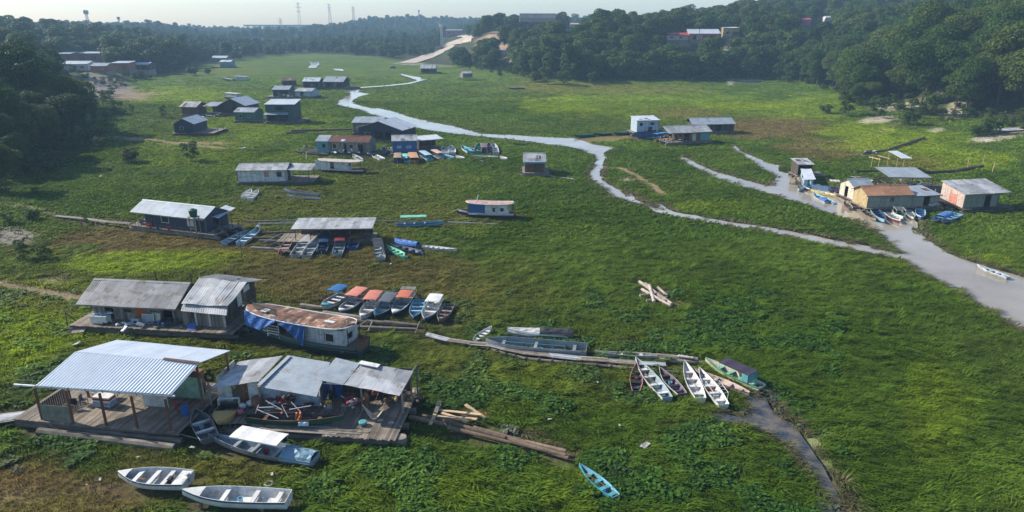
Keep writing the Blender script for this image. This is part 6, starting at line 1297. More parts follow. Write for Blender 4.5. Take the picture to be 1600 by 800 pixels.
# pavilion contents
fx_ = thing('chest_freezer', 'white chest freezer with red and blue bands under the pavilion roof', 'freezer', on(pav, loc_px(pav, 147, 636, .9).x, loc_px(pav, 147, 636, .9).y, .9).translation, yw)
mb = MB(); mb.box(0, 1.45, 0, .75, .08, .82); part('body', mb, CWHITE, fx_)
mb = MB(); mb.box(-.01, 1.46, -.012, .76, .62, .80); part('red_band', mb, pw('freezer_red', (.38, .03, .04), .05), fx_)
mb = MB(); mb.box(-.01, 1.46, -.012, .76, .12, .5); part('blue_band', mb, pw('freezer_blue', (.22, .40, .62), .05), fx_)
mb = MB(); mb.box(-.02, .71, -.02, .77, .82, .92); mb.box(.74, 1.47, -.02, .77, .82, .92); part('lid', mb, CWHITE, fx_)
mb = MB()
for (cx_, s_) in ((.98, 1), (1.14, 1)):
    for (a, b, c_, d_) in ((0, .03, 0, .16), (.09, .12, 0, .16), (.03, .09, 0, .03), (.03, .09, .13, .16)): mb.box(cx_ + a, cx_ + b, -.02, -.0125, .24 + c_, .24 + d_)
part('marking', mb, pw('freezer_red', (.38, .03, .04), .05), fx_)
mb = MB()
for k in range(4): mb.box(.05 + .42 * (k % 2) * 3.2, .13 + .42 * (k % 2) * 3.2, .05 + .6 * (k // 2), .12 + .6 * (k // 2), 0, .08)
part('foot', mb, black_plastic, fx_)
def table(lab, T, w, d, h, m_, cat='table', leg=.05):
    o = thing('table', lab, cat, T.translation, T.to_euler().z); mb = MB(); mb.box(0, w, 0, d, h - .04, h); part('tabletop', mb, m_, o)
    for x in (.04, w - .1):
        for y in (.04, d - .1): mb = MB(); mb.box(x, x + leg, y, y + leg, 0, h - .04); part('leg', mb, m_, o)
    return o
table('white table along the partition inside the pavilion', on(pav, F1L * .47, 3.6, .9), 1.6, .7, .75, CWHITE)
table('pale bench table at the left rear of the pavilion', on(pav, F1L * .16, 3.2, .9), 1.8, .8, .6, zinc_pale)
def chair(lab, T, m_):
    o = thing('chair', lab, 'chair', T.translation, T.to_euler().z, None)
    mb = MB(); mb.box(0, .45, 0, .45, .42, .46); part('seat', mb, m_, o); mb = MB(); mb.box(0, .45, .41, .45, .46, .9); part('backrest', mb, m_, o)
    for x in (.02, .39):
        for y in (.02, .39): mb = MB(); mb.box(x, x + .04, y, y + .04, 0, .42); part('leg', mb, m_, o)
    return o
def barrel(lab, T, r, h, m_, name='barrel', cat='barrel', group=None):
    mb = MB(); mb.lathe([(r * .85, 0), (r, .04), (r, h * .33), (r * 1.04, h * .35), (r, h * .37), (r, h * .66), (r * 1.04, h * .68), (r, h * .7), (r, h - .03), (r * .9, h)], (0, 0, 0), 14); return single(name, lab, cat, mb, m_, T, group)
chair('red plastic chair near the right front post of the pavilion', on(pav, F1L * .92, 2.9, .9, 2.6), pw('chair_red', (.30, .02, .04), .05))
chair('dark chair behind the slatted screen of the pavilion', on(pav, 1.3, 1.3, .9, .4), black_plastic)
chair('grey chair behind the slatted screen, deeper in the pavilion', on(pav, 1.9, 2.3, .9, 1.8), CGREY)
barrel('blue plastic drum in the shade at the right side of the pavilion', on(pav, F1L * .98, 2.2, .9), .28, .85, paint('drum_blue', (.02, .10, .32), .1))
barrel('dark drum at the rear right corner of the pavilion', on(pav, F1L - .9, 5.6, .9), .28, .85, black_plastic)
mb = MB(); mb.box(0, .9, 0, .6, 0, 1.5); mb.box(.05, .85, -.03, 0, .1, .85); mb.box(.05, .85, -.03, 0, .9, 1.45); single('cupboard', 'brown cupboard at the back of the pavilion', 'cupboard', mb, wood_brown, on(pav, F1L * .8, 6.2, .9))
# rafts at the left edge and beyond the pavilion deck
mb = MB()
for k in range(7): mb.bar(P(-30, 652 + k * 2.0, .5 + .03 * (k % 3)), P(62 - k * 5, 641 + k * 2.2, .62 + .03 * (k % 2)), .34, .05)
single('plank_pile', 'pale planks reaching from the pavilion deck to the left edge', 'planks', mb, zinc_pale); foot(*(P(20, 650))[:2], 0, 2.5, .8)
mb = MB(); mb.path([P(u, v, zz) for u, v, zz in ((268, 674, .95), (290, 681, .5), (312, 686, .35), (328, 688, .5))], .03, 5); single('mooring_rope', 'grey rope from the pavilion corner to the aluminium boat', 'rope', mb, pw('rope', (.32, .28, .22), .1))
mb = MB(); mb.path([P(u, v, zz) for u, v, zz in ((66, 656, .9), (85, 668, .5), (106, 680, .15))], .025, 5); single('mooring_rope', 'thin rope from the left pavilion post down to the grass', 'rope', mb, pw('rope', (.32, .28, .22), .1))
# raft under the speedboat, with scrap
rt_ = thing('scrap_raft', 'dark raft of beams between pavilion and workshop under the speedboat', 'raft', P(318, 672), yw2); Tr = root_inv(rt_)
mb = MB()
for k in range(8): mb.bar(P(312 + k * 9, 676 - k * 1.0, .6), P(330 + k * 8.4, 640 - k * .5, .62), .3, .08)
part('planks', mb, wood_dark, rt_, Tr)
for k in range(2): mb = MB(); mb.tube(P(308, 678 - 20 * k, .3), P(392, 672 - 20 * k, .3), .28, .28, 8); part('float_log', mb, log_mat, rt_, Tr)
foot(*(P(350, 660))[:2], yw2, 2.5, 2.0)
# workshop clutter
def wrk(u, v, zz=.9): return loc_px(wk, u, v, zz)
def heap(label, ctr, n, spread, mats_, name='scrap_heap', cat='heap', seed=1, zs=.5):
    g = random.Random(seed); mb = MB()
    for i in range(n):
        x, y = g.gauss(0, spread), g.gauss(0, spread * .6); zz = max(0, zs * (1 - (x * x + y * y) / (3 * spread * spread)) * g.uniform(.2, 1)); s = g.uniform(.12, .4)
        k = g.randrange(len(mats_)); Tm = Matrix.Translation(Vector(ctr) + Vector((x, y, zz + s * .3))) @ Euler((g.uniform(-.5, .5), g.uniform(-.5, .5), g.uniform(0, 3))).to_matrix().to_4x4()
        if g.random() < .35: mb.tube(Tm @ Vector((-s * 2.2, 0, 0)), Tm @ Vector((s * 2.2, 0, s * .6)), .03, .03, 5, k)
        elif g.random() < .4:
            o = len(mb.v); mb.ball((0, 0, 0), s * .7, k, 6, (1, .8, .6)); mb.v[o:] = [tuple(Tm @ Vector(p)) for p in mb.v[o:]]
        else: mb.box(-s, s, -s * .6, s * .6, -s * .25, s * .25, k, None, Tm)
    return single(name, label, cat, mb, mats_)
c_red = pw('scrap_red', (.28, .03, .03), .2); c_or = pw('cloth_orange', (.55, .17, .05), .05); c_pk = pw('bag_pink', (.5, .12, .2), .1)
q = on(wk, wrk(440, 648).x, wrk(440, 648).y + .6, 1.2).translation
heap('tangle of salvaged parts with red cushions and pipes on the green canoe', q, 34, .95, [c_red, BLACKP, steel, MAROON, wood_brown, GREY], seed=3, zs=1.0)
mb = MB()
for (a, b) in (((402, 640, 2.0), (435, 654, 1.6)), ((398, 648, 1.3), (404, 633, 2.3)), ((415, 626, 2.4), (440, 640, 1.9)), ((440, 632, 2.4), (450, 652, 1.6)), ((455, 628, 2.5), (470, 644, 1.9)), ((452, 640, 2.2), (486, 634, 2.3)), ((404, 637, 2.2), (428, 636, 2.2))): mb.tube(P(*a), P(*b), .035, .035, 6)
single('rail_pipes', 'bent white rail pipes sticking out of the salvage on the green canoe', 'pipes', mb, CWHITE)
mb = MB(); A = [[tuple(P(462 + 9 * i / 4, 644 + 13 * j / 4, 1.75 - .5 * j / 4 + .05 * math.sin(i * 2 + j))) for j in range(5)] for i in range(5)]; mb.grid(A, .03); single('orange_cloth', 'orange cloth hung over the green canoe', 'cloth', mb, c_or)
mb = MB(); A = [[tuple(P(466 + 16 * i / 5, 659.5 + 6 * j / 3, 1.5 - .3 * j / 3 + .03 * math.sin(i * 2 + j))) for j in range(4)] for i in range(6)]; mb.grid(A, .03); single('shirt', 'white and blue striped shirt drying on the green canoe', 'shirt', mb, pw('shirt', (.45, .6, .72), .25))
for k, (u, v, r, m_, lab) in enumerate(((392, 634, .33, CWHITE, 'white sack left of the salvage heap'), (379, 638, .28, CWHITE, 'smaller white sack beside the pink bag'), (376, 647, .26, c_pk, 'magenta bag beside the tan speedboat'), (348, 627, .3, LBLUE, 'pale blue bundle by the red post of the workshop'))):
    mb = MB(); mb.ball((0, 0, r * .7), r, 0, 8, (1.1, .9, .85)); mb.ball((.05, 0, r * 1.4), r * .3, 0, 6); single('sack', lab, 'sack', mb, m_, Matrix.Translation(P(u, v, 1.0)))
mb = MB(); mb.lathe([(.4, 0), (.48, .35), (.44, .75), (.4, .78)], (0, 0, 0), 14); single('basket', 'brown woven basket at the workshop wall', 'basket', mb, wood_brown, Matrix.Translation(P(403, 634, 1.0)))
wkt = table('dark work bench under the workshop porch', on(wk, wrk(534, 648).x, wrk(534, 648).y, .9), 1.3, .6, .8, steel)
heap('bright metal parts heaped on the work bench', (wkt.matrix_basis @ Vector((.65, .3, .82))), 26, .32, [steel, CWHITE, BLACKP, c_red], 'parts_heap', seed=8, zs=.25)
heap('dark gear and a red engine at the back of the workshop porch', on(wk, (ra.x + rb.x) / 2 + .6, ra.y + 2.1, .95).translation, 46, .8, [BLACKP, c_red, wood_brown, rubber, steel, BROWNP], seed=12, zs=1.1)
heap('lumber and crates at the right back corner of the workshop porch', on(wk, rb.x - .5, ra.y + 2.2, .95).translation, 26, .6, [wood_brown, wood_grey, wood_new, BROWNP], seed=15, zs=.7)
barrel('blue drum lying at the back wall of the workshop porch', on(wk, ra.x + .75, ra.y + 2.1, .9), .35, 1.0, paint('drum_blue', (.02, .10, .32), .1))
single('tyre', 'tyre leaning on the blue wall of the workshop porch', 'tyre', torus_mb(.3, .1, 'x'), rubber, on(wk, ra.x + .35, ra.y + 1.5, 1.3))
mb = MB(); h0, h1 = P(567, 634, 2.2), P(600, 640, 2.2); A = []
for i in range(9):
    t = i / 8; c = h0.lerp(h1, t); c.z -= .9 * math.sin(math.pi * t); A.append([(c.x, c.y + .35 * (j / 3 - .5) * (1 - (2 * t - 1) ** 2) * 2, c.z + .12 * abs(j / 1.5 - 1)) for j in range(4)])
mb.grid(A, .02); single('hammock', 'pale hammock slung under the workshop porch roof', 'hammock', mb, pw('hammock', (.42, .36, .3), .1))
mb = MB(); mb.lathe([(.2, 0), (.3, .12), (.32, .3), (.28, .32)], (0, 0, 0), 12); single('basin', 'teal basin on the workshop deck', 'basin', mb, TEAL, Matrix.Translation(P(567, 664, .9)))
for (u, v, lab) in ((594, 657, 'round mat on the porch floor, left of two'), (611, 661, 'reddish round mat on the porch floor, right of two')):
    mb = MB(); mb.lathe([(.2, 0), (.24, .02), (.1, .05)], (0, 0, 0), 10); single('mat', lab, 'mat', mb, SALM if '611' in str(u) else pw('mat_pale', (.5, .42, .34), .2), Matrix.Translation(P(u, v, .9)))
# weathered house clutter
f3p = lambda u, v: P(u, v, .9)
fz = thing('chest_freezer', 'old white chest freezer with bottles on top on the weathered house deck', 'freezer', f3p(142, 506), f3.rotation_euler.z)
mb = MB(); mb.box(0, 1.75, 0, .75, .06, .78); part('body', mb, CWHITE, fz); mb = MB(); mb.box(-.02, 1.77, -.02, .77, .78, .86); part('lid', mb, CWHITE, fz)
heap('blue grey bottles and rags on the old chest freezer', fz.matrix_basis @ Vector((.8, .4, .87)), 12, .35, [BGREY, LB, GREY], 'bottle_heap', seed=21, zs=.2)
for k, (u, v, w, h_, m_, lab) in enumerate(((204, 508, 1.0, .75, LB, 'pale blue framed panel leaning on the weathered house'), (222, 506, 1.3, 1.05, GREY, 'grey cabinet frame leaning on the weathered house'), (236, 505, 1.1, 1.15, CREAM, 'cream board leaning on the weathered house'))):
    o = thing('leaning_panel', lab, 'panel', f3p(u, v), f3.rotation_euler.z); mb = MB(); Tm = Matrix.Rotation(-.22, 4, 'X')
    mb.box(0, w, 0, .06, .02, h_, 0, None, Tm); part('panel', mb, m_, o)
    mb = MB(); 
    for (x0, x1, z0, z1) in ((.0, w, .02, .1), (.0, w, h_ - .08, h_), (0, .08, .1, h_ - .08), (w - .08, w, .1, h_ - .08)): mb.box(x0, x1, -.04, -.003, z0, z1, 0, None, Tm)
    part('frame', mb, wood_grey if k != 1 else CWHITE, o)
heap('household scrap spread along the weathered house deck', f3p(206, 512) + Vector((0, .5, 0)), 26, 1.3, [CWHITE, LB, GREY, BLACKP, wood_grey], seed=31, zs=.35)
heap('dark gear under the doorway of the weathered house', f3p(262, 510) + Vector((0, .6, 0)), 22, .8, [BLACKP, wood_dark, BLUE, CWHITE], seed=33, zs=.4)
mb = MB(); A = [[tuple(P(292 + 14 * i / 4, 505 + 11 * j / 3, 1.35 - .45 * j / 3)) for j in range(4)] for i in range(5)]; mb.grid(A, .02); single('blue_cloth', 'blue cloth hanging off the annex of the weathered house', 'cloth', mb, blue_tarp)
gp = thing('gangplank', 'broken timber gangway at the left end of the weathered house', 'gangway', f3p(108, 520), 0); Tg = root_inv(gp)
mb = MB()
for k in range(6): mb.bar(P(108 + k * 4, 522 - k * .6, .3 + .03 * k), P(140 + k * 2.4, 498 - k * 1.0, .88), .26, .05)
part('planks', mb, wood_grey, gp, Tg)
for (u0, v0, u1, v1) in ((106, 513, 102, 489), (122, 504, 101, 488)): mb = MB(); mb.tube(P(u0, v0, .2), P(u1, v1, 1.5), .06, .05, 6); part('pole', mb, wood_dark, gp, Tg)
mb = MB(); mb.tube(P(374, 522, 0), P(375, 505, 2.2), .05, .04, 6); single('pole', 'thin grey pole left of the rusty river boat', 'pole', mb, wood_grey)
for (u, v0, v1, zt, lab) in ((245, 445, 428, 2, 'dark stump pole behind the weathered roof, left'), (300, 448, 430, 2, 'dark stump pole behind the weathered roof, right')):
    mb = MB(); p = P(u, v0 - 3); mb.tube(p, p + Vector((0, 0, 1.5)), .09, .07, 6); single('pole', lab, 'pole', mb, wood_dark)
# ramp of the navy house, person there
rmp = thing('plank_ramp', 'long plank ramp from the left meadow to the navy house', 'ramp', P(84, 340), 0); Tm_ = root_inv(rmp)
mb = MB(); l_ = [P(84, 338, .25), P(130, 342, .5), P(165, 347, .7), P(202, 350, .9)]
for a, b in zip(l_, l_[1:]):
    for k in range(3): mb.bar(a + Vector((0, k * .28, 0)), b + Vector((0, k * .28, rnd.uniform(-.03, .03))), .26, .06)
part('planks', mb, wood_grey, rmp, Tm_)
for q in l_[1:]: mb = MB(); mb.tube((q.x, q.y + .3, -.2), (q.x, q.y + .3, q.z), .09, .09, 6); part('support', mb, wood_dark, rmp, Tm_)
for a, b in zip(l_, l_[1:]): c = (a + b) / 2; foot(c.x, c.y, math.atan2(b.y - a.y, b.x - a.x), (b - a).length / 2, .5)
mb = MB(); mb.tube(P(153, 365), P(147, 342, .0) + Vector((0, 0, .6)), .06, .05, 6); single('pole', 'leaning dark pole by the plank ramp', 'pole', mb, wood_dark)
for (u, v, c_, lab) in ((258, 343, c_red, 'dark red cloth on the navy house railing, under its open window'), (264, 346, NAVY, 'navy cloth on the navy house railing'), (290, 345, c_red, 'red cloth by the shuttered window of the navy house')):
    p = m1.matrix_basis @ Vector((loc_px(m1, u, v, 1.3).x, -.72, 0)); mb = MB(); A = [[(i * .16, -.02 - .03 * math.sin(i * 2 + j), 1.42 - .26 * j) for j in range(4)] for i in range(4)]; mb.grid(A, .02); single('cloth', lab, 'cloth', mb, c_, Matrix.Translation(p) @ Matrix.Rotation(m1.rotation_euler.z, 4, 'Z'), 'washing on the navy house')
heap('laundry tubs and baskets on the left porch of the navy house', m1.matrix_basis @ Vector((-1.0, .8, .92)), 22, .7, [c_red, LB, PURP, wood_brown, CWHITE], 'tub_heap', seed=41, zs=.5)
heap('motors and dark gear at the right end of the navy house', m1.matrix_basis @ Vector((L1 + 1.3, 1.6, .92)), 22, .6, [BLACKP, steel, rubber, BLUE], seed=43, zs=.7)
mb = MB(); mb.box(0, .8, 0, .55, 0, .4); mb.box(-.03, .83, -.03, .58, .4, .46); single('crate', 'orange red crate on the navy house walkway', 'crate', mb, REDD, m1.matrix_basis @ Matrix.Translation((.25, -.45, .9)))
# poles and logs lying in the meadow
def logs(label, segs, r, name='log', cat='log', mt=log_mat, grow=.3, z=.25):
    for k, (a, b) in enumerate(segs):
        mb = MB(); A, B_ = P(*a, z + .12 * (k % 2)), P(*b, z + .10 * (k % 2)); mb.tube(A, B_, r * rnd.uniform(.8, 1.15), r * rnd.uniform(.6, 1), 8)
        c = (A + B_) / 2; foot(c.x, c.y, math.atan2(B_.y - A.y, B_.x - A.x), (B_ - A).length / 2, r + grow)
        single(name, label, cat, mb, mt, None, label)
logs('bleached log in the loose pile alone in the middle meadow', [((999, 440), (1050, 475)), ((1003, 452), (1048, 478)), ((1008, 443), (1040, 471)), ((1000, 462), (1030, 458)), ((1010, 470), (1042, 465)), ((1015, 446), (1022, 472)), ((1028, 449), (1043, 462))], .2, mt=M('bleached_log', (.42, .37, .32), (.22, .17, .14), 2.2, .9, var=.6, bump=.3))
logs('grey log among those strewn right of the navy house boats', [((398, 372), (455, 371)), ((405, 376), (452, 377)), ((410, 364), (460, 362)), ((412, 380), (440, 366)), ((420, 384), (450, 372)), ((392, 387), (452, 390)), ((404, 350), (470, 349)), ((430, 390), (470, 396))], .2, mt=wood_grey)
logs('long thin pole lying across the meadow behind the plank roofed shed', [((385, 346), (480, 343)), ((480, 343), (620, 345)), ((700, 347), (778, 350))], .09, 'long_pole', 'pole', zinc_pale, .1)
logs('heavy log under the row of drawn up boats', [((470, 478), (510, 482)), ((505, 489), (570, 498)), ((540, 500), (640, 508)), ((560, 512), (650, 515)), ((600, 505), (655, 509))], .32, mt=log_mat)
logs('short prop pole poking out before the row of boats', [((511, 486), (500, 497)), ((575, 500), (562, 508)), ((582, 502), (575, 518)), ((656, 503), (648, 522))], .09, 'prop_pole', 'pole', wood_grey, .1, .45)
lg = logs('half buried log in the long line at bottom centre', [((640, 652), (700, 664)), ((690, 658), (790, 685)), ((760, 676), (888, 716)), ((800, 690), (884, 712)), ((660, 650), (720, 660)), ((700, 668), (800, 692)), ((740, 668), (830, 694)), ((820, 690), (884, 706))], .2, grow=.6, z=.3, mt=M('brown_log', (.24, .17, .12), (.12, .085, .06), 2.2, .9, var=.7, bump=.3))
mb = MB()
for a, b in (((672, 664), (687, 630)), ((680, 640), (752, 648)), ((690, 645), (730, 658)), ((683, 650), (745, 655))): mb.bar(P(*a, .4), P(*b, .55), .28, .06)
single('timber_planks', 'loose pale planks by the half buried log', 'planks', mb, wood_new); foot(*(P(715, 650))[:2], 0, 1.6, .8)
mb = MB(); mb.bar(P(727, 632, .7), P(758, 654, .25), .3, .07); single('timber_plank', 'single bright plank tilted up right of the half buried log', 'plank', mb, wood_new)
mb = MB(); mb.bar(P(676, 661, .25), P(686, 628, .8), .3, .06); single('timber_plank', 'grey plank standing askew by the workshop corner', 'plank', mb, wood_grey)
mb = MB(); mb.bar(P(855, 274, .15), P(898, 280, .15), .5, .08); single('plank', 'long pale plank right of the lone brown hut', 'plank', mb, zinc_pale)
logs('dark log running back from the open shed on the right bank', [((1350, 240), (1385, 235)), ((1385, 235), (1445, 215)), ((1335, 268), (1370, 267))], .3, 'log', 'log', wood_dark)
logs('dark log stretching right from the open shed', [((1440, 270), (1500, 267)), ((1495, 266), (1536, 259))], .35, 'log', 'log', wood_dark)
logs('floating plank log linking the huts of the right river arm', [((1304, 302), (1335, 318)), ((1312, 304), (1345, 322)), ((1330, 318), (1352, 326)), ((1308, 309), (1330, 320)), ((1240, 268), (1250, 283)), ((1245, 270), (1252, 285))], .3, 'floating_log', 'log', wood_deck, .1, .12)
logs('dark log lying on the meadow left of the boat cluster', [((447, 208), (480, 206)), ((455, 204), (550, 202))], .3, 'log', 'log', wood_dark)
heap('heap of red and dark gear under the open shed on the right', P(1345, 286, .6), 40, 1.8, [c_red, BLACKP, wood_dark, CWHITE, GREY], seed=51, zs=1.3)
heap('dark timber scrap under the sagging roof on the right', P(1425, 290, .4), 50, 3.0, [wood_dark, BLACKP, wood_grey, BGREY], seed=52, zs=1.0)
heap('black gear behind the timber frame on the right', P(1358, 241, .1), 30, 1.6, [BLACKP, wood_dark, GREY], seed=53, zs=1.0)
heap('colourful heaped gear on the porch right of the river bend', P(1050, 219, .9), 60, 2.2, [c_or, c_red, BLACKP, wood_brown, LB, CWHITE], seed=54, zs=1.5)
heap('gear stacked by the doorway of the pink ended hut', P(1500, 318, .8), 24, .9, [CWHITE, PINK, BLACKP, LB], seed=55, zs=.8)
heap('white goods at the corner of the grey lean-to house', P(1459, 322, .8), 14, .4, [CWHITE, GREY], seed=56, zs=.5)
heap('boxes and gear before the small salmon ended hut', P(1318, 302, .4), 20, .8, [CWHITE, PINK, BLACKP, BLUE], seed=57, zs=.6)
heap('junk on the raft of the teal ended house', P(483, 235, .8), 30, 1.6, [BLACKP, wood_dark, rubber, GREY], seed=58, zs=1.2)
heap('machinery between the teal ended and the bright blue house', P(604, 237, .8), 30, 1.6, [BLACKP, wood_brown, LB, CWHITE], seed=59, zs=1.6)
heap('white goods along the teal ended house front', P(540, 239, .8), 24, 2.6, [CWHITE, GREY, LB], seed=60, zs=.8)
heap('odds and ends on the raft of the far low grey house', P(455, 152, .8), 40, 4.0, [BLACKP, GREY, CWHITE, LB], seed=61, zs=1.4)
heap('odds and ends right of the houses by the river pool', P(548, 137, .6), 30, 3.5, [BLACKP, GREY, CWHITE, BLUE], seed=62, zs=1.2)
heap('orange and dark gear at the two storey teal house', P(468, 187, .8), 26, 1.2, [c_or, wood_brown, BLACKP], seed=63, zs=2.0)
heap('white goods between the upper left huts', P(330, 184, .4), 26, 2.0, [CWHITE, GREY, LBLUE], seed=64, zs=1.2)
for i, (u, v) in enumerate(((1458, 316), (1512, 262), (1550, 270), (1482, 299), (1536, 258), (1404, 322), (1379, 318))):
    mb = MB(); p = P(u, v); mb.tube(p - Vector((0, 0, .3)), p + Vector((rnd.uniform(-.2, .2), 0, 2.4)), .07, .06, 6); single('stake', ['stake at the corner of the grey lean-to house', 'white stake in the grass beyond the log boom', 'stake left of the far right lime patch', 'stake behind the pink ended hut', 'short stake at the end of the log boom', 'mooring stake before the orange roofed house, right one', 'mooring stake before the orange roofed house, left one'][i], 'stake', mb, wood_new, None, 'stakes on the right bank')
mb = MB(); p = P(1527, 412); mb.tube(p - Vector((0, 0, .5)), p + Vector((0, 0, 2.2)), .06, .05, 6); single('stake', 'mooring stake at the bow of the slender grey canoe', 'stake', mb, wood_dark)
for (u, v, x_, h_, lab) in ((300, 322, 0, 4.6, 'tall thin aerial pole at the front of the navy house roof'), (306, 322, 0, 4.0, 'shorter aerial pole beside the tall one on the navy house'), (341, 352, 0, 4.4, 'dark pole at the right end of the navy house'), (378, 404, 0, 5.2, 'thin mooring pole in the grass below the navy house boats'), (640, 226, 0, 4.5, 'aerial pole behind the bright blue floating house'), (1012, 199, 0, 6.5, 'aerial pole on the two storey boathouse'), (1497, 310, 0, 4.4, 'aerial pole at the pink ended hut')):
    mb = MB(); p = P(u, v, .3); mb.tube(p, p + Vector((.1, 0, h_)), .045, .03, 5); mb.bar(p + Vector((-.35, 0, h_ - .1)), p + Vector((.45, 0, h_ - .1)), .03); mb.bar(p + Vector((-.2, 0, h_ - .35)), p + Vector((.35, 0, h_ - .35)), .03); single('aerial_pole', lab, 'pole', mb, wood_dark)
# oars, cans and buckets lying in the nearer boats
for key, what, short in (('plain white canoe with', 'oar', 'plain white canoe of the walkway row'), ('long whitish grey canoe', 'oar', 'whitish grey canoe of the walkway row'), ('turquoise canoe alone', 'oar', 'lone turquoise canoe'), ('purple brown canoe', 'bucket', 'purple brown canoe'), ('dark short canoe', 'can', 'dark red bowed canoe'), ('white canoe with dark slatted', 'can', 'white canoe with the slatted floor'), ('narrow grey blue open boat', 'can', 'grey blue boat of the canopied row'), ('small brown wooden boat', 'oar', 'brown wooden boat of the canopied row'), ('long white boat with a blue stripe', 'bucket', 'long white boat at the bottom edge'), ('white dinghy with', 'oar', 'white dinghy at bottom left'), ('grey aluminium boat', 'can', 'aluminium boat before the workshop'), ('dark grey open boat', 'bucket', 'dark grey boat beside the pavilion'), ('long grey aluminium barge', 'bucket', 'grey barge by the walkway'), ('white hulled boat under', 'can', 'blue canopied boat of the row')):
    root, info, LL = next(v for k, v in BOATS.items() if k.startswith(key)); x, w, zz, zb = info(.45); mb = MB(); T = root.matrix_basis @ Matrix.Translation((x, 0, zb + .1))
    if what == 'oar': mb.tube((-.9, -.1, .32), (.7, .18, .34), .025, .02, 6); mb.box(.68, 1.1, .12, .28, .32, .35); single('oar', 'wooden oar lying in the ' + short, 'oar', mb, wood_brown, T)
    elif what == 'can': mb.box(-.16, .16, -.12, .12, 0, .34); mb.box(-.08, .08, -.03, .03, .36, .40); mb.box(-.1, -.05, -.03, .03, .34, .38); single('fuel_can', 'red fuel can standing in the ' + short, 'fuel can', mb, c_red, T)
    else: mb.lathe([(.13, 0), (.17, .3), (.18, .32), (.14, .32), (.11, .05)], (0, .1, 0), 12); single('bucket', 'pale bucket standing in the ' + short, 'bucket', mb, LB, T)
# litter: bits of white plastic and rags in the grass
for i, (u, v, s) in enumerate(((1100, 537, .28), (156, 750, .14), (135, 758, .08), (215, 715, .12), (425, 742, .16), (859, 656, .15), (1008, 697, .4), (934, 598, .14), (610, 413, .2), (490, 275, .3), (753, 252, .5), (1275, 232, .4), (157, 276, .4), (380, 232, .7), (215, 348, .3), (120, 538, .4), (968, 665, .12), (880, 640, .14), (740, 605, .12), (1210, 610, .1), (300, 700, .2))):
    mb = MB(); mb.grid([[((i_ - 1.5) * s * .7, (j - 1) * s * .5, .05 + s * .35 * rnd.random()) for j in range(3)] for i_ in range(4)], .02)
    single('litter', 'scrap of white plastic or rag lying in the grass', 'litter', mb, pw('litter_white', (.42, .41, .39), .3), Matrix.Translation(P(u, v, .35)) @ Matrix.Rotation(rnd.uniform(0, 3), 4, 'Z'), 'white litter in the grass')

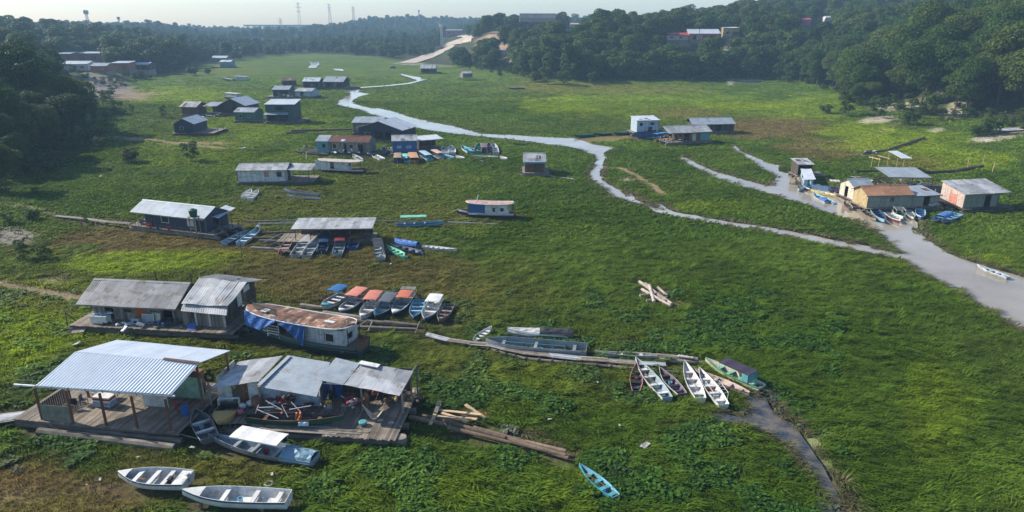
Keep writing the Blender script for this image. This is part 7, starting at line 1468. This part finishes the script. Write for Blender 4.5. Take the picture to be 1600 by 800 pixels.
# ------------------------------------------------------------ people
def person(label, loc, rz, h, shirt, shorts, hair, pose='stand', group=None):
    s = h / 1.7; root = thing('person', label, 'person', loc, rz, group)
    J = {'pelvis': (0, 0, .92), 'waist': (0, -.01, 1.08), 'chest': (0, 0, 1.3), 'neck': (0, .0, 1.47), 'jaw': (0, -.015, 1.55), 'head': (0, -.005, 1.64), 'top': (0, .01, 1.70)}
    rad = {'pelvis': .135, 'waist': .12, 'chest': .14, 'neck': .052, 'jaw': .07, 'head': .09, 'top': .06}
    E = [('pelvis', 'waist'), ('waist', 'chest'), ('chest', 'neck'), ('neck', 'jaw'), ('jaw', 'head'), ('head', 'top')]
    st = .16 if pose == 'walk' else .03
    for sd, q in ((-1, 'L'), (1, 'R')):
        J['hip' + q] = (sd * .1, 0, .86); J['knee' + q] = (sd * .11, -.03 + -sd * st * .5, .48); J['ank' + q] = (sd * .11, sd * -st, .09); J['toe' + q] = (sd * .12, sd * -st - .17, .035)
        rad.update({'hip' + q: .095, 'knee' + q: .06, 'ank' + q: .042, 'toe' + q: .035})
        E += [('pelvis', 'hip' + q), ('hip' + q, 'knee' + q), ('knee' + q, 'ank' + q), ('ank' + q, 'toe' + q)]
        J['sh' + q] = (sd * .18, 0, 1.4); J['el' + q] = (sd * .25, -.02 + sd * st * .5, 1.13); J['wr' + q] = (sd * .24, -.16 + sd * st * .5, .93 if pose != 'work' else 1.08); J['pa' + q] = (sd * .235, -.21 + sd * st * .5, .86 if pose != 'work' else 1.06)
        rad.update({'sh' + q: .06, 'el' + q: .043, 'wr' + q: .03, 'pa' + q: .032}); E += [('chest', 'sh' + q), ('sh' + q, 'el' + q), ('el' + q, 'wr' + q), ('wr' + q, 'pa' + q)]
        px, py, pz = J['pa' + q]
        for f in range(4):
            ln = (.07, .085, .08, .06)[f]; a = 'f%d%s' % (f, q); J[a + 'a'] = (px + (f - 1.5) * .019, py - .02, pz - .05); J[a + 'b'] = (px + (f - 1.5) * .022, py - .01 - ln * .3, pz - .05 - ln); rad[a + 'a'] = .010; rad[a + 'b'] = .008; E += [('pa' + q, a + 'a'), (a + 'a', a + 'b')]
        J['th' + q] = (px - sd * .045, py - .04, pz - .03); rad['th' + q] = .011; E.append(('pa' + q, 'th' + q))
    J['nose'] = (0, -.115, 1.60); rad['nose'] = .014; E.append(('head', 'nose'))
    def skin(name, keys, edges, rr, mat_, par, zoff=0):
        me = bpy.data.meshes.new(name); ix = {k: i for i, k in enumerate(keys)}
        me.from_pydata([Vector(J[k]) * s for k in keys], [(ix[a], ix[b]) for a, b in edges], []); me.materials.append(mat_)
        o = bpy.data.objects.new(name, me); COL.objects.link(o); o.parent = par
        md = o.modifiers.new('skin', 'SKIN'); 
        for i, k in enumerate(keys): d = me.skin_vertices[0].data[i]; d.radius = (rr[k] * s, rr[k] * s); d.use_root = (i == 0)
        sb = o.modifiers.new('sub', 'SUBSURF'); sb.levels = 1; sb.render_levels = 2
        return o
    keys = list(J); body = skin('body', keys, E, rad, skin_m, root)
    ck = ['pelvis', 'waist', 'chest', 'shL', 'elL', 'shR', 'elR']; J2 = dict(J)
    r2 = {k: rad[k] * 1.16 + .012 for k in ck}
    for q in 'LR':
        e = Vector(J['sh' + q]).lerp(Vector(J['el' + q]), .7); J['el' + q] = tuple(e)
    if shirt: skin('shirt', ck, [('pelvis', 'waist'), ('waist', 'chest'), ('chest', 'shL'), ('shL', 'elL'), ('chest', 'shR'), ('shR', 'elR')], r2, shirt, root)
    ks = ['pelvis', 'hipL', 'kneeL', 'hipR', 'kneeR']; r3_ = {k: rad[k] * 1.2 + .012 for k in ks}
    skin('shorts', ks, [('pelvis', 'hipL'), ('hipL', 'kneeL'), ('pelvis', 'hipR'), ('hipR', 'kneeR')], r3_, shorts, root)
    mb = MB(); mb.ball((0, .015 * s, 1.665 * s), .105 * s, 0, 8, (.95, 1.0, .9)); part('hair', mb, hair, root)
    return root
hair_m = pw('hair_dark', (.02, .016, .013), .05); cap_y = pw('cap_yellow', (.55, .42, .05), .05)
pr = person('person in a yellow shirt and blue shorts standing under the workshop porch', P(515, 650, .9), .3, 1.62, pw('shirt_yellow', (.60, .42, .03), .1), pw('shorts_blue', (.16, .25, .36), .1), cap_y)
mb = MB(); mb.lathe([(.11, 0), (.11, .02)], (0, 0, 0), 10, 0, 'y'); mb.v = [(p[0], p[1] - .185, p[2] + 1.22) for p in mb.v]; part('shirt_emblem', mb, pw('emblem_purple', (.22, .08, .25), .05), pr)
person('shirtless person in dark shorts working at the back of the porch', P(571, 645, .9) + Vector((0, .6, 0)), -.5, 1.65, None, BROWNP, hair_m, 'work')
person('child in a pink shirt walking on the dry meadow by the plank ramp', P(128, 357, 0), 1.2, 1.2, pw('shirt_pink', (.52, .10, .16), .1), pw('shorts_pink', (.40, .16, .18), .1), hair_m, 'walk')
# dark car on the valley floor by the road
def car(label, loc, rz, col):
    o = thing('parked_car', label, 'car', loc, rz); mb = MB()
    prof = [(-2.1, .35), (-2.15, .8), (-1.5, .95), (-.9, 1.45), (.8, 1.48), (1.3, .98), (2.05, .85), (2.1, .35)]
    n = len(prof); v = [(x, -.85 if zz < 1 else -.7, zz) for x, zz in prof] + [(x, .85 if zz < 1 else .7, zz) for x, zz in prof]
    mb.poly(v, [tuple(range(n)), tuple(range(2 * n - 1, n - 1, -1))] + [(i, n + i, n + (i + 1) % n, (i + 1) % n) for i in range(n)], 0, .5); part('body', mb, col, o)
    mb = MB(); mb.poly([(-.95, -.80, 1.02), (1.15, -.80, 1.02), (.78, -.735, 1.4), (-.85, -.735, 1.4)], [(0, 1, 2, 3)]); mb.poly([(-.95, .80, 1.02), (1.15, .80, 1.02), (.78, .735, 1.4), (-.85, .735, 1.4)], [(3, 2, 1, 0)]); part('side_window', mb, glass_dark, o)
    for x in (-1.3, 1.3):
        for y in (-.82, .82): mb = MB(); mb.lathe([(.18, -.1), (.32, -.1), (.32, .1), (.18, .1)], (x, y, .32), 12, 0, 'y'); part('wheel', mb, rubber, o)
    return o
car('small dark car parked where the pale road meets the meadow', P(614, 107), .2, BLACKP)
car('dark vehicle driving down the pale road', PT(689, 76) + Vector((0, 0, .15)), .9, BLACKP)
# ---- plant the stands
S = np.array(sites(120, 520, 7.2, lambda y: y * .78 + 25)); sh, sd = terrain(S[:, 0], S[:, 1])
def hides(x, y, h, th=12):
    u0, v0 = (float(q) for q in to_uv(x, y, h + .8)); u1, v1 = (float(q) for q in to_uv(x, y, h + th)); r = 5.5 * FPX / (y * CP + 8)
    return any(u0 + r > a and u0 - r < b and v1 < d and v0 > c and y < Yt for a, b, c, d, Yt in VIEW)
cand = []
for (x, y), h, d in zip(S, sh, sd):
    if d < 3 or d > 150 or not ok_clear(x, y): continue
    if ((x + 6) / 38) ** 2 + ((y - 560) / 45) ** 2 < 1: continue
    u, v = (float(q) for q in to_uv(x, y, h + 7))
    if not (-380 < u < 2000) or (u < -30 and y < 150): continue
    if -200 < u < 330 and v > 210 and u > 40 and d < 8: continue
    if u > 1380 and d < 10 and v > 120: continue
    if d > 80 and v < -60: continue
    if u > 1280 and y < 330 and v < -75: continue
    if hides(x, y, h): continue
    if u > 100 and u < 330 and y < 245: continue
    if u > 1370 and d < 17 and y < 300: continue
    cand.append((x, y, h, d, u, v))
cand.sort(key=lambda q: q[1] + .25 * q[3])
# skip those whose crowns a nearer crown hides completely is left to the renderer
SKYLINE = [(-60, 55), (0, 20), (40, 14), (85, 20), (130, 32), (180, 42), (260, 52), (400, 60), (560, 55), (640, 38), (740, 22), (900, 14), (950, 2), (1010, 8), (1080, 12), (1150, -5), (1700, -60)]
def skyline(u):
    for (a, b), (c, d) in zip(SKYLINE, SKYLINE[1:]):
        if a <= u <= c: return b + (d - b) * (u - a) / (c - a)
    return 0
indiv = []; rest = []
for q in cand:
    (indiv if len(indiv) < 285 and -50 < q[4] < 1650 else rest).append(q)
kinds = ['dark green broadleaf tree', 'tall dark green tree', 'wide olive green tree', 'tall bushy green tree', 'small round green tree', 'wide spreading green tree']
def where(u, v, d, y):
    if u < 330: return ('wooded left bank', 'trees on the left bank')
    if u < 800: return ('wooded far bank beside the road', 'trees on the far bank')
    if u < 1180: return ('wooded slope below the hillside houses', 'trees on the slope with houses')
    return ('wooded right bank above the meadow', 'trees on the right bank')
for (x, y, h, d, u, v) in indiv:
    k = rnd.randrange(6); cm, tm, th, tw = TREES[k]
    s = rnd.choice((.65, .8, .95, 1.05, 1.2, 1.35))
    if u < 170 and y < 215: s *= rnd.uniform(.75, 1.15)
    if u > 1200 and y < 330: s *= 1.3
    if d < 10: s *= .85
    zt = 30 + (35.3 - skyline(u)) / FPX * (y * CP + 10)       # keep the wood's own skyline
    if h + th * s > zt: s = max(.45, (zt - h) / th)
    place, grp = where(u, v, d, y)
    edge = ' at its foot' if d < 14 else (' near its crest' if d > 75 else ' halfway up')
    plant('broadleaf_tree', kinds[k] + ' on the ' + place + edge, 'tree', cm, tm, (x, y, h - .3), s, rnd.uniform(0, 6.28), grp + edge + ', ' + kinds[k])
# undergrowth along the foot of the banks
def scatter(name, label, meshes, pos, rot, scl, idx, tint=None):
    c = bpy.data.collections.new(name + '_kinds')
    for k, mh in enumerate(meshes):
        o = bpy.data.objects.new('%s_kind' % name + '%02d' % k, mh); c.objects.link(o)
    n = len(pos); me = bpy.data.meshes.new(name); me.vertices.add(n); me.vertices.foreach_set('co', np.asarray(pos, np.float32).ravel())
    for key, tp, val, fld in (('rot', 'FLOAT_VECTOR', rot, 'vector'), ('scl', 'FLOAT_VECTOR', scl, 'vector'), ('idx', 'INT', idx, 'value')):
        a = me.attributes.new(key, tp, 'POINT'); a.data.foreach_set(fld, np.asarray(val, np.int32 if tp == 'INT' else np.float32).ravel())
    if tint is not None:
        a = me.attributes.new('tint', 'FLOAT_COLOR', 'POINT'); a.data.foreach_set('color', np.concatenate([tint, np.ones((n, 1))], 1).astype(np.float32).ravel())
    me.update()
    o = bpy.data.objects.new(name, me); COL.objects.link(o); tag(o, label, None, None, 'stuff')
    g = bpy.data.node_groups.new(name, 'GeometryNodeTree')
    g.interface.new_socket('Geometry', in_out='INPUT', socket_type='NodeSocketGeometry'); g.interface.new_socket('Geometry', in_out='OUTPUT', socket_type='NodeSocketGeometry')
    gi = g.nodes.new('NodeGroupInput'); go = g.nodes.new('NodeGroupOutput'); ip = g.nodes.new('GeometryNodeInstanceOnPoints')
    ci = g.nodes.new('GeometryNodeCollectionInfo'); ci.inputs['Collection'].default_value = c; ci.inputs['Separate Children'].default_value = True; ci.inputs['Reset Children'].default_value = True
    def na(key, tp):
        q = g.nodes.new('GeometryNodeInputNamedAttribute'); q.data_type = tp; q.inputs['Name'].default_value = key; return q.outputs[0]
    L = g.links.new
    L(gi.outputs[0], ip.inputs['Points']); L(ci.outputs[0], ip.inputs['Instance']); ip.inputs['Pick Instance'].default_value = True
    L(na('idx', 'INT'), ip.inputs['Instance Index']); L(na('rot', 'FLOAT_VECTOR'), ip.inputs['Rotation']); L(na('scl', 'FLOAT_VECTOR'), ip.inputs['Scale'])
    L(ip.outputs[0], go.inputs[0])
    md = o.modifiers.new('scatter', 'NODES'); md.node_group = g
    return o

# the far woods that read as one mass
F = np.array(sites(430, 1840, 11, lambda y: y * .78 + 30)); fh, fd = terrain(F[:, 0], F[:, 1])
pos = [(q[0], q[1], q[2] - .3) for q in rest]; scs = [rnd.uniform(.8, 1.2) for _ in rest]
bare_earth = [(Vector((-6, 560, 0)), 38, 45), (PT(722, 62), 20, 22)]
for (x, y), h, d in zip(F, fh, fd):
    if d < 4 or (y < 520 and d < 150): continue
    if d < 4 or not ok_clear(x, y): continue
    u, v = (float(q) for q in to_uv(x, y, h + 8))
    if not (-120 < u < 1720) or v < -40: continue
    if any(((x - c.x) / rx) ** 2 + ((y - c.y) / ry) ** 2 < 1 for c, rx, ry in bare_earth): continue
    if hides(x, y, h): continue
    if y > 900 and rnd.random() < .35: continue
    s = rnd.uniform(.7, 1.25) * (1 if y < 600 or u > 760 else rnd.choice((.5, .65, .8)))
    zt = 30 + (35.3 - skyline(u)) / FPX * (y * CP + 10)
    if y < 1000 and h + 12 * s > zt: s = max(.35, (zt - h) / 12)
    pos.append((x, y, h - .3)); scs.append(s)
n = len(pos)
scatter('distant_woods', 'far-off hazy woods covering the ridges up the valley', LOWT, pos, [(0, 0, rnd.uniform(0, 6.28)) for _ in range(n)], [(s, s, s * rnd.uniform(.85, 1.1)) for s in scs], [rnd.randrange(len(LOWT)) for _ in range(n)])

# undergrowth along the foot of the banks
U = np.array(sites(110, 480, 3.6, lambda y: y * .78 + 20)); uh, ud = terrain(U[:, 0], U[:, 1])
pu = []; 
for (x, y), h, d in zip(U, uh, ud):
    u, v = to_uv(x, y, h)
    if not (-40 < u < 1650): continue
    pr = .75 if 2 < d < 14 else (.12 if -6 < d <= 2 else (.3 if 14 <= d < 40 else 0))
    if not ok_clear(x, y): pr *= .12
    if u > 1380 and d < 8: pr *= .35
    if rnd.random() < pr: pu.append((x, y, h - .1))
n = len(pu)
scatter('undergrowth', 'low dark undergrowth along the foot of the wooded banks', [b[0] for b in BUSH], pu, [(0, 0, rnd.uniform(0, 6.28)) for _ in pu], [(lambda s: (s * 1.25, s * 1.25, s))(rnd.uniform(.45, 1.15)) for _ in pu], [rnd.randrange(3) for _ in pu])

# single bushes on the meadow
for (u, v, s, k, lab) in (
    (38, 408, 1.0, 1, 'young leafy shrub at the left edge below the pale ground'), (70, 405, .95, 0, 'young shrub right of its twin below the pale ground at left'),
    (14, 350, .8, 0, 'small shrub on the dry bank at the far left edge'), (50, 344, .8, 2, 'small leaning shrub between the left trees and the plank ramp'),
    (300, 252, 1.6, 0, 'round bush standing alone in the meadow behind the navy house'), (205, 255, 1.5, 2, 'broad low bush beside the dark left wood'),
    (182, 178, 1.8, 0, 'dark bush in front of the grey earth slip'), (206, 176, 1.0, 1, 'small bush right of the dark one by the grey earth slip'),
    (256, 185, 1.3, 1, 'bush beside the roofed hut with blue walls at left'), (135, 352, .45, 1, 'tiny sapling behind the plank ramp'), (300, 118, 2.4, 2, 'dark bush row on the far left meadow'), (325, 116, 1.6, 2, 'low bush right of the bush row on the far left meadow'),
    (855, 132, 3.0, 0, 'big round bush at the foot of the far bank, left of a pair'), (882, 133, 2.8, 0, 'big round bush at the foot of the far bank, right of a pair'), (838, 128, 2.4, 2, 'bush under the stairs on the far bank'),
    (925, 131, 2.0, 0, 'bush in the dry grass under the wooded slope'), (1322, 182, 2.6, 0, 'dense dark bush at the point of the right wood'), (1370, 185, 2.4, 0, 'bush before the tall right trees'), (1448, 180, 2.6, 0, 'round bush below the tall right trees'), (1420, 195, 1.8, 2, 'low pale bush on the sandy foot of the right bank'), (1545, 210, 2.0, 2, 'dark bush left of the stranded raft on the right bank'), (1525, 213, 1.5, 2, 'low bush on the slope left of the stranded raft'),
    (150, 225, 2.2, 2, 'bush at the right foot of the left wood'), (1290, 178, 1.5, 2, 'low bush in the grass left of the right wood')):
    p = PT(u, v); b = BUSH[k]
    plant('bush', lab, 'bush', b[0], b[1], (p.x, p.y, p.z - .1), s, rnd.uniform(0, 6.28), 'bushes on the meadow', ('foliage', 'stem'))
for (u, v, lab) in ((1010, 66, 'palm above the low tan wall of the hill houses'), (1230, 64, 'palm left of the magenta fronted house'), (1325, 50, 'palm right of the little white hill house'), (960, 40, 'palm on the skyline of the wooded hill'), (1440, 55, 'palm at the right among the tall trees'), (1368, 60, 'palm with drooping fronds among the right hill trees'), (1385, 58, 'second palm from the left on the right hill'), (1352, 66, 'leftmost palm on the right hill'), (1090, 75, 'palm just below the white roofed hillside house'), (985, 60, 'slim palm left of the hillside houses'), (872, 52, 'palm on the plateau by the long shed'), (1190, 48, 'palm right of the hillside houses')):
    p = PT(u, v); k = rnd.randrange(2)
    plant('palm_tree', lab, 'palm tree', PALMS[k][0], PALMS[k][1], (p.x, p.y, p.z + 2.5), 1.35, rnd.uniform(0, 6), 'palms on the wooded hill')

# ------------------------------------------------------------ meadow grass
def grass_mat(name, transl):
    m = bpy.data.materials.new(name); m.use_nodes = True; t = m.node_tree; b = t.nodes['Principled BSDF']
    at = nd(t, 'ShaderNodeAttribute', attribute_name='tint'); at.attribute_type = 'INSTANCER'
    av = nd(t, 'ShaderNodeAttribute', attribute_name='var')
    mr = nd(t, 'ShaderNodeMapRange'); mr.inputs[3].default_value = .6; mr.inputs[4].default_value = 1.45; t.links.new(av.outputs['Fac'], mr.inputs[0])
    mu = nd(t, 'ShaderNodeMix', data_type='RGBA', blend_type='MULTIPLY'); mu.inputs[0].default_value = 1
    t.links.new(at.outputs['Color'], mu.inputs[6]); t.links.new(mr.outputs[0], mu.inputs[7])
    t.links.new(mu.outputs[2], b.inputs['Base Color']); b.inputs['Roughness'].default_value = .6; b.inputs['Specular IOR Level'].default_value = .08
    tr = nd(t, 'ShaderNodeBsdfTranslucent'); ms = nd(t, 'ShaderNodeMixShader'); ms.inputs[0].default_value = transl
    t.links.new(mu.outputs[2], tr.inputs[0]); t.links.new(b.outputs[0], ms.inputs[1]); t.links.new(tr.outputs[0], ms.inputs[2]); t.links.new(ms.outputs[0], t.nodes['Material Output'].inputs[0])
    return m
gm = grass_mat('grass_blades', .4); hm_ = grass_mat('water_plant', .25)
def tuft_mesh(seed, n, h, w, spread, lean):
    g = random.Random(seed); mb = MB()
    for i in range(n):
        a = g.uniform(0, 6.28); r = spread * math.sqrt(g.random()); o = Vector((math.cos(a) * r, math.sin(a) * r, -.05))
        L = h * g.uniform(.6, 1.15); ln = g.uniform(.25, .9) * lean; d = Vector((math.cos(a) * .6 + .75, math.sin(a) * .6 - .15, 0)) * ln
        sd = Vector((-d.y, d.x, 0)); sd = (sd + Vector((g.uniform(-.5, .5), g.uniform(-.5, .5), 0)) * .5).normalized() * w * g.uniform(.7, 1.2)
        p1 = o + d * L * .35 + Vector((0, 0, L * .62)); p2 = o + d * L * 1.0 + Vector((0, 0, L * (.95 - .25 * ln)))
        va = g.random()
        mb.poly([o - sd * .6, o + sd * .6, p1 + sd, p1 - sd, p2 + sd * .15, p2 - sd * .15], [(0, 1, 2, 3), (3, 2, 4, 5)], 0, va)
    o = mb.build('tuft', gm); me = o.data; bpy.data.objects.remove(o); return me
def leafy_mesh(seed, n, h, spread):
    g = random.Random(seed); mb = MB()
    for i in range(n):
        a = g.uniform(0, 6.28); r = spread * math.sqrt(g.random()); z = h * g.uniform(.35, 1.0); c = Vector((math.cos(a) * r, math.sin(a) * r, z))
        nr = Vector((g.uniform(-.6, .6), g.uniform(-.6, .6), 1)).normalized(); x = nr.orthogonal().normalized(); x.rotate(Matrix.Rotation(g.uniform(0, 6.28), 3, nr)) if False else None
        y = nr.cross(x); s = g.uniform(.05, .105); va = g.random(); va = va if va < .93 else 2.6
        mb.poly([c + x * s * math.cos(t) * 1.15 + y * s * math.sin(t) for t in (0, 1.05, 2.1, 3.14, 4.19, 5.24)], [(0, 1, 2, 3, 4, 5)], 0, va)
    o = mb.build('leafy', hm_); me = o.data; bpy.data.objects.remove(o); return me
TUFTS = [tuft_mesh(1, 22, .62, .022, .30, .8), tuft_mesh(2, 18, .75, .024, .26, 1.1), tuft_mesh(3, 26, .5, .02, .34, .6), tuft_mesh(4, 20, .85, .026, .34, 1.3), leafy_mesh(5, 36, .4, .36), leafy_mesh(6, 26, .5, .3), tuft_mesh(7, 14, .6, .07, .45, .9), tuft_mesh(8, 12, .75, .08, .4, 1.1)]
def in_foot(x, y, grow=-.1):
    r = np.zeros(len(x), bool)
    for cx, cy, yaw, hl, hw in FOOT:
        dx = x - cx; dy = y - cy; k = np.nonzero(dx * dx + dy * dy < (hl + hw + 1) ** 2)[0]
        if not len(k): continue
        c, s = math.cos(yaw), math.sin(yaw); a = dx[k] * c + dy[k] * s; b_ = -dx[k] * s + dy[k] * c
        r[k] |= (np.abs(a) < hl + grow) & (np.abs(b_) < hw + grow)
    return r
def wdist(x, y):
    dw = np.full(len(x), 9.)
    for g in WPOLY.values():
        k = np.nonzero((x > min(p[0] for p in g) - 3) & (x < max(p[0] for p in g) + 3) & (y > min(p[1] for p in g) - 3) & (y < max(p[1] for p in g) + 3))[0]
        if len(k): dw[k] = np.minimum(dw[k], seg_dist(x[k], y[k], g))
    return dw
BANDS = [(26, 62, .29), (62, 100, .44), (100, 170, .7), (170, 280, 1.2), (280, 420, 2.0)] if not globals().get('QUICK') else [(26, 62, .6), (62, 100, .9), (100, 170, 1.6), (170, 300, 3)]
px, py, ps = [], [], []
for (y0, y1, sp) in BANDS:
    yy = np.arange(y0, y1, sp * .87); 
    X, Y = np.meshgrid(np.arange(-y1 * .80 - 38, y1 * .80 + 38, sp), yy)
    X = X.ravel() + rng.uniform(-.6, .6, X.size) * sp; Y = Y.ravel() + rng.uniform(-.6, .6, Y.size) * sp
    k = np.abs(X) < Y * .80 + 36
    px.append(X[k]); py.append(Y[k]); ps.append(np.full(k.sum(), sp))
# trodden, muddy ground around the rafts and boats
nearf = np.zeros(len(fx))
for cx, cy, yaw, hl, hw in FOOT:
    k = np.nonzero((np.abs(fx - cx) < hl + hw + 3) & (np.abs(fy - cy) < hl + hw + 3))[0]
    if not len(k) or cy > 320: continue
    ca_, sa_ = math.cos(yaw), math.sin(yaw); dx = fx[k] - cx; dy = fy[k] - cy
    dd = np.hypot(np.maximum(np.abs(dx * ca_ + dy * sa_) - hl, 0), np.maximum(np.abs(-dx * sa_ + dy * ca_) - hw, 0))
    nearf[k] = np.maximum(nearf[k], (.85 if hl > 3.5 else .6) * sm((1.7 - dd + (fbm(fx[k] / 1.3, fy[k] / 1.3, 83) - .5) * 2) / 1.4))
cc = cc * (1 - nearf[:, None]) + np.array((.085, .066, .042)) * nearf[:, None]
ca.data.foreach_set('color', np.concatenate([cc, np.ones((len(cc), 1))], 1).ravel())
x = np.concatenate(px); y = np.concatenate(py); sp = np.concatenate(ps)
h, d = terrain(x, y)
k = (d < 10) & (~in_water(x, y, .2) | ((fbm(x / 1.6, y / 1.6, 61) > .66) & (wdist(x, y) < .8) & (y < 140))) & (rng.random(len(x)) < np.interp(y, [0, 300, 420], [1, 1, .0])) & ~in_foot(x, y); x, y, sp, h, d = x[k], y[k], sp[k], h[k], d[k]
c, hf, bare = cover(x, y)
worn = in_foot(x, y, .55) & (fbm(x / .9, y / .9, 84, 3) > .47); hf = hf * np.where(worn, .35, 1); bare = np.maximum(bare, np.where(worn, .6, 0))
k = (rng.random(len(x)) > bare * 1.15) & (rng.random(len(x)) < np.where(d > 3, .5, 1)); x, y, sp, h, c, hf = x[k], y[k], sp[k], h[k], c[k], hf[k]
n = len(x)
u, v = to_uv(x, y)
lf = fbm(x / 3.2, y / 3.2, 91); lw = fbm(x / 16, y / 16, 92)
leafy = (lf > .60 - .16 * (lw - .4)) & (y < 75) & (u < 1320) & (hf > .55)
leafy &= rng.random(n) < .8
idx = rng.integers(0, 4, n); idx = np.where(y > 95, 6 + rng.integers(0, 2, n), idx); idx = np.where(leafy, 4 + rng.integers(0, 2, n), idx)
size = np.clip(sp / .36, 1, 3.2) ** .12 * np.clip(hf, .35, 1.5) * rng.uniform(.75, 1.25, n) * np.interp(y, [30, 70, 120, 300], [.62, .62, .5, .42])
wind = (fbm(x / 12, y / 12, 70) - .5) * 2.4
rot = np.stack([rng.normal(0, .1, n), rng.normal(0, .1, n), np.where(leafy, rng.uniform(0, 6.28, n), wind + rng.normal(0, .5, n))], -1)
wid = np.interp(y, [30, 62, 110, 200, 420], [1, 1.2, 1.25, 1.5, 2.2])
scl = np.stack([wid * rng.uniform(.8, 1.2, n), wid * rng.uniform(.8, 1.2, n), size], -1)
scl[y <= 62, :2] = np.clip(size[y <= 62, None] * 1.5, .5, 1.2)
scl[leafy] = np.stack([np.full(n, 1.1), np.full(n, 1.1), np.clip(hf, .7, 1.2) * .8], -1)[leafy] * rng.uniform(.8, 1.3, n)[leafy][:, None]
tint = c * rng.uniform(.75, 1.3, n)[:, None]
tint[leafy] = tint[leafy] * np.array((.55, .68, .9)) + np.array((.0, .005, .004))
print('grass tufts', n, 'trees', len(indiv), 'rest', len(pos))
scatter('meadow_grass', 'green and straw coloured grass and water plants covering the floodplain', TUFTS, np.stack([x, y, h], -1), rot, scl, idx, tint)
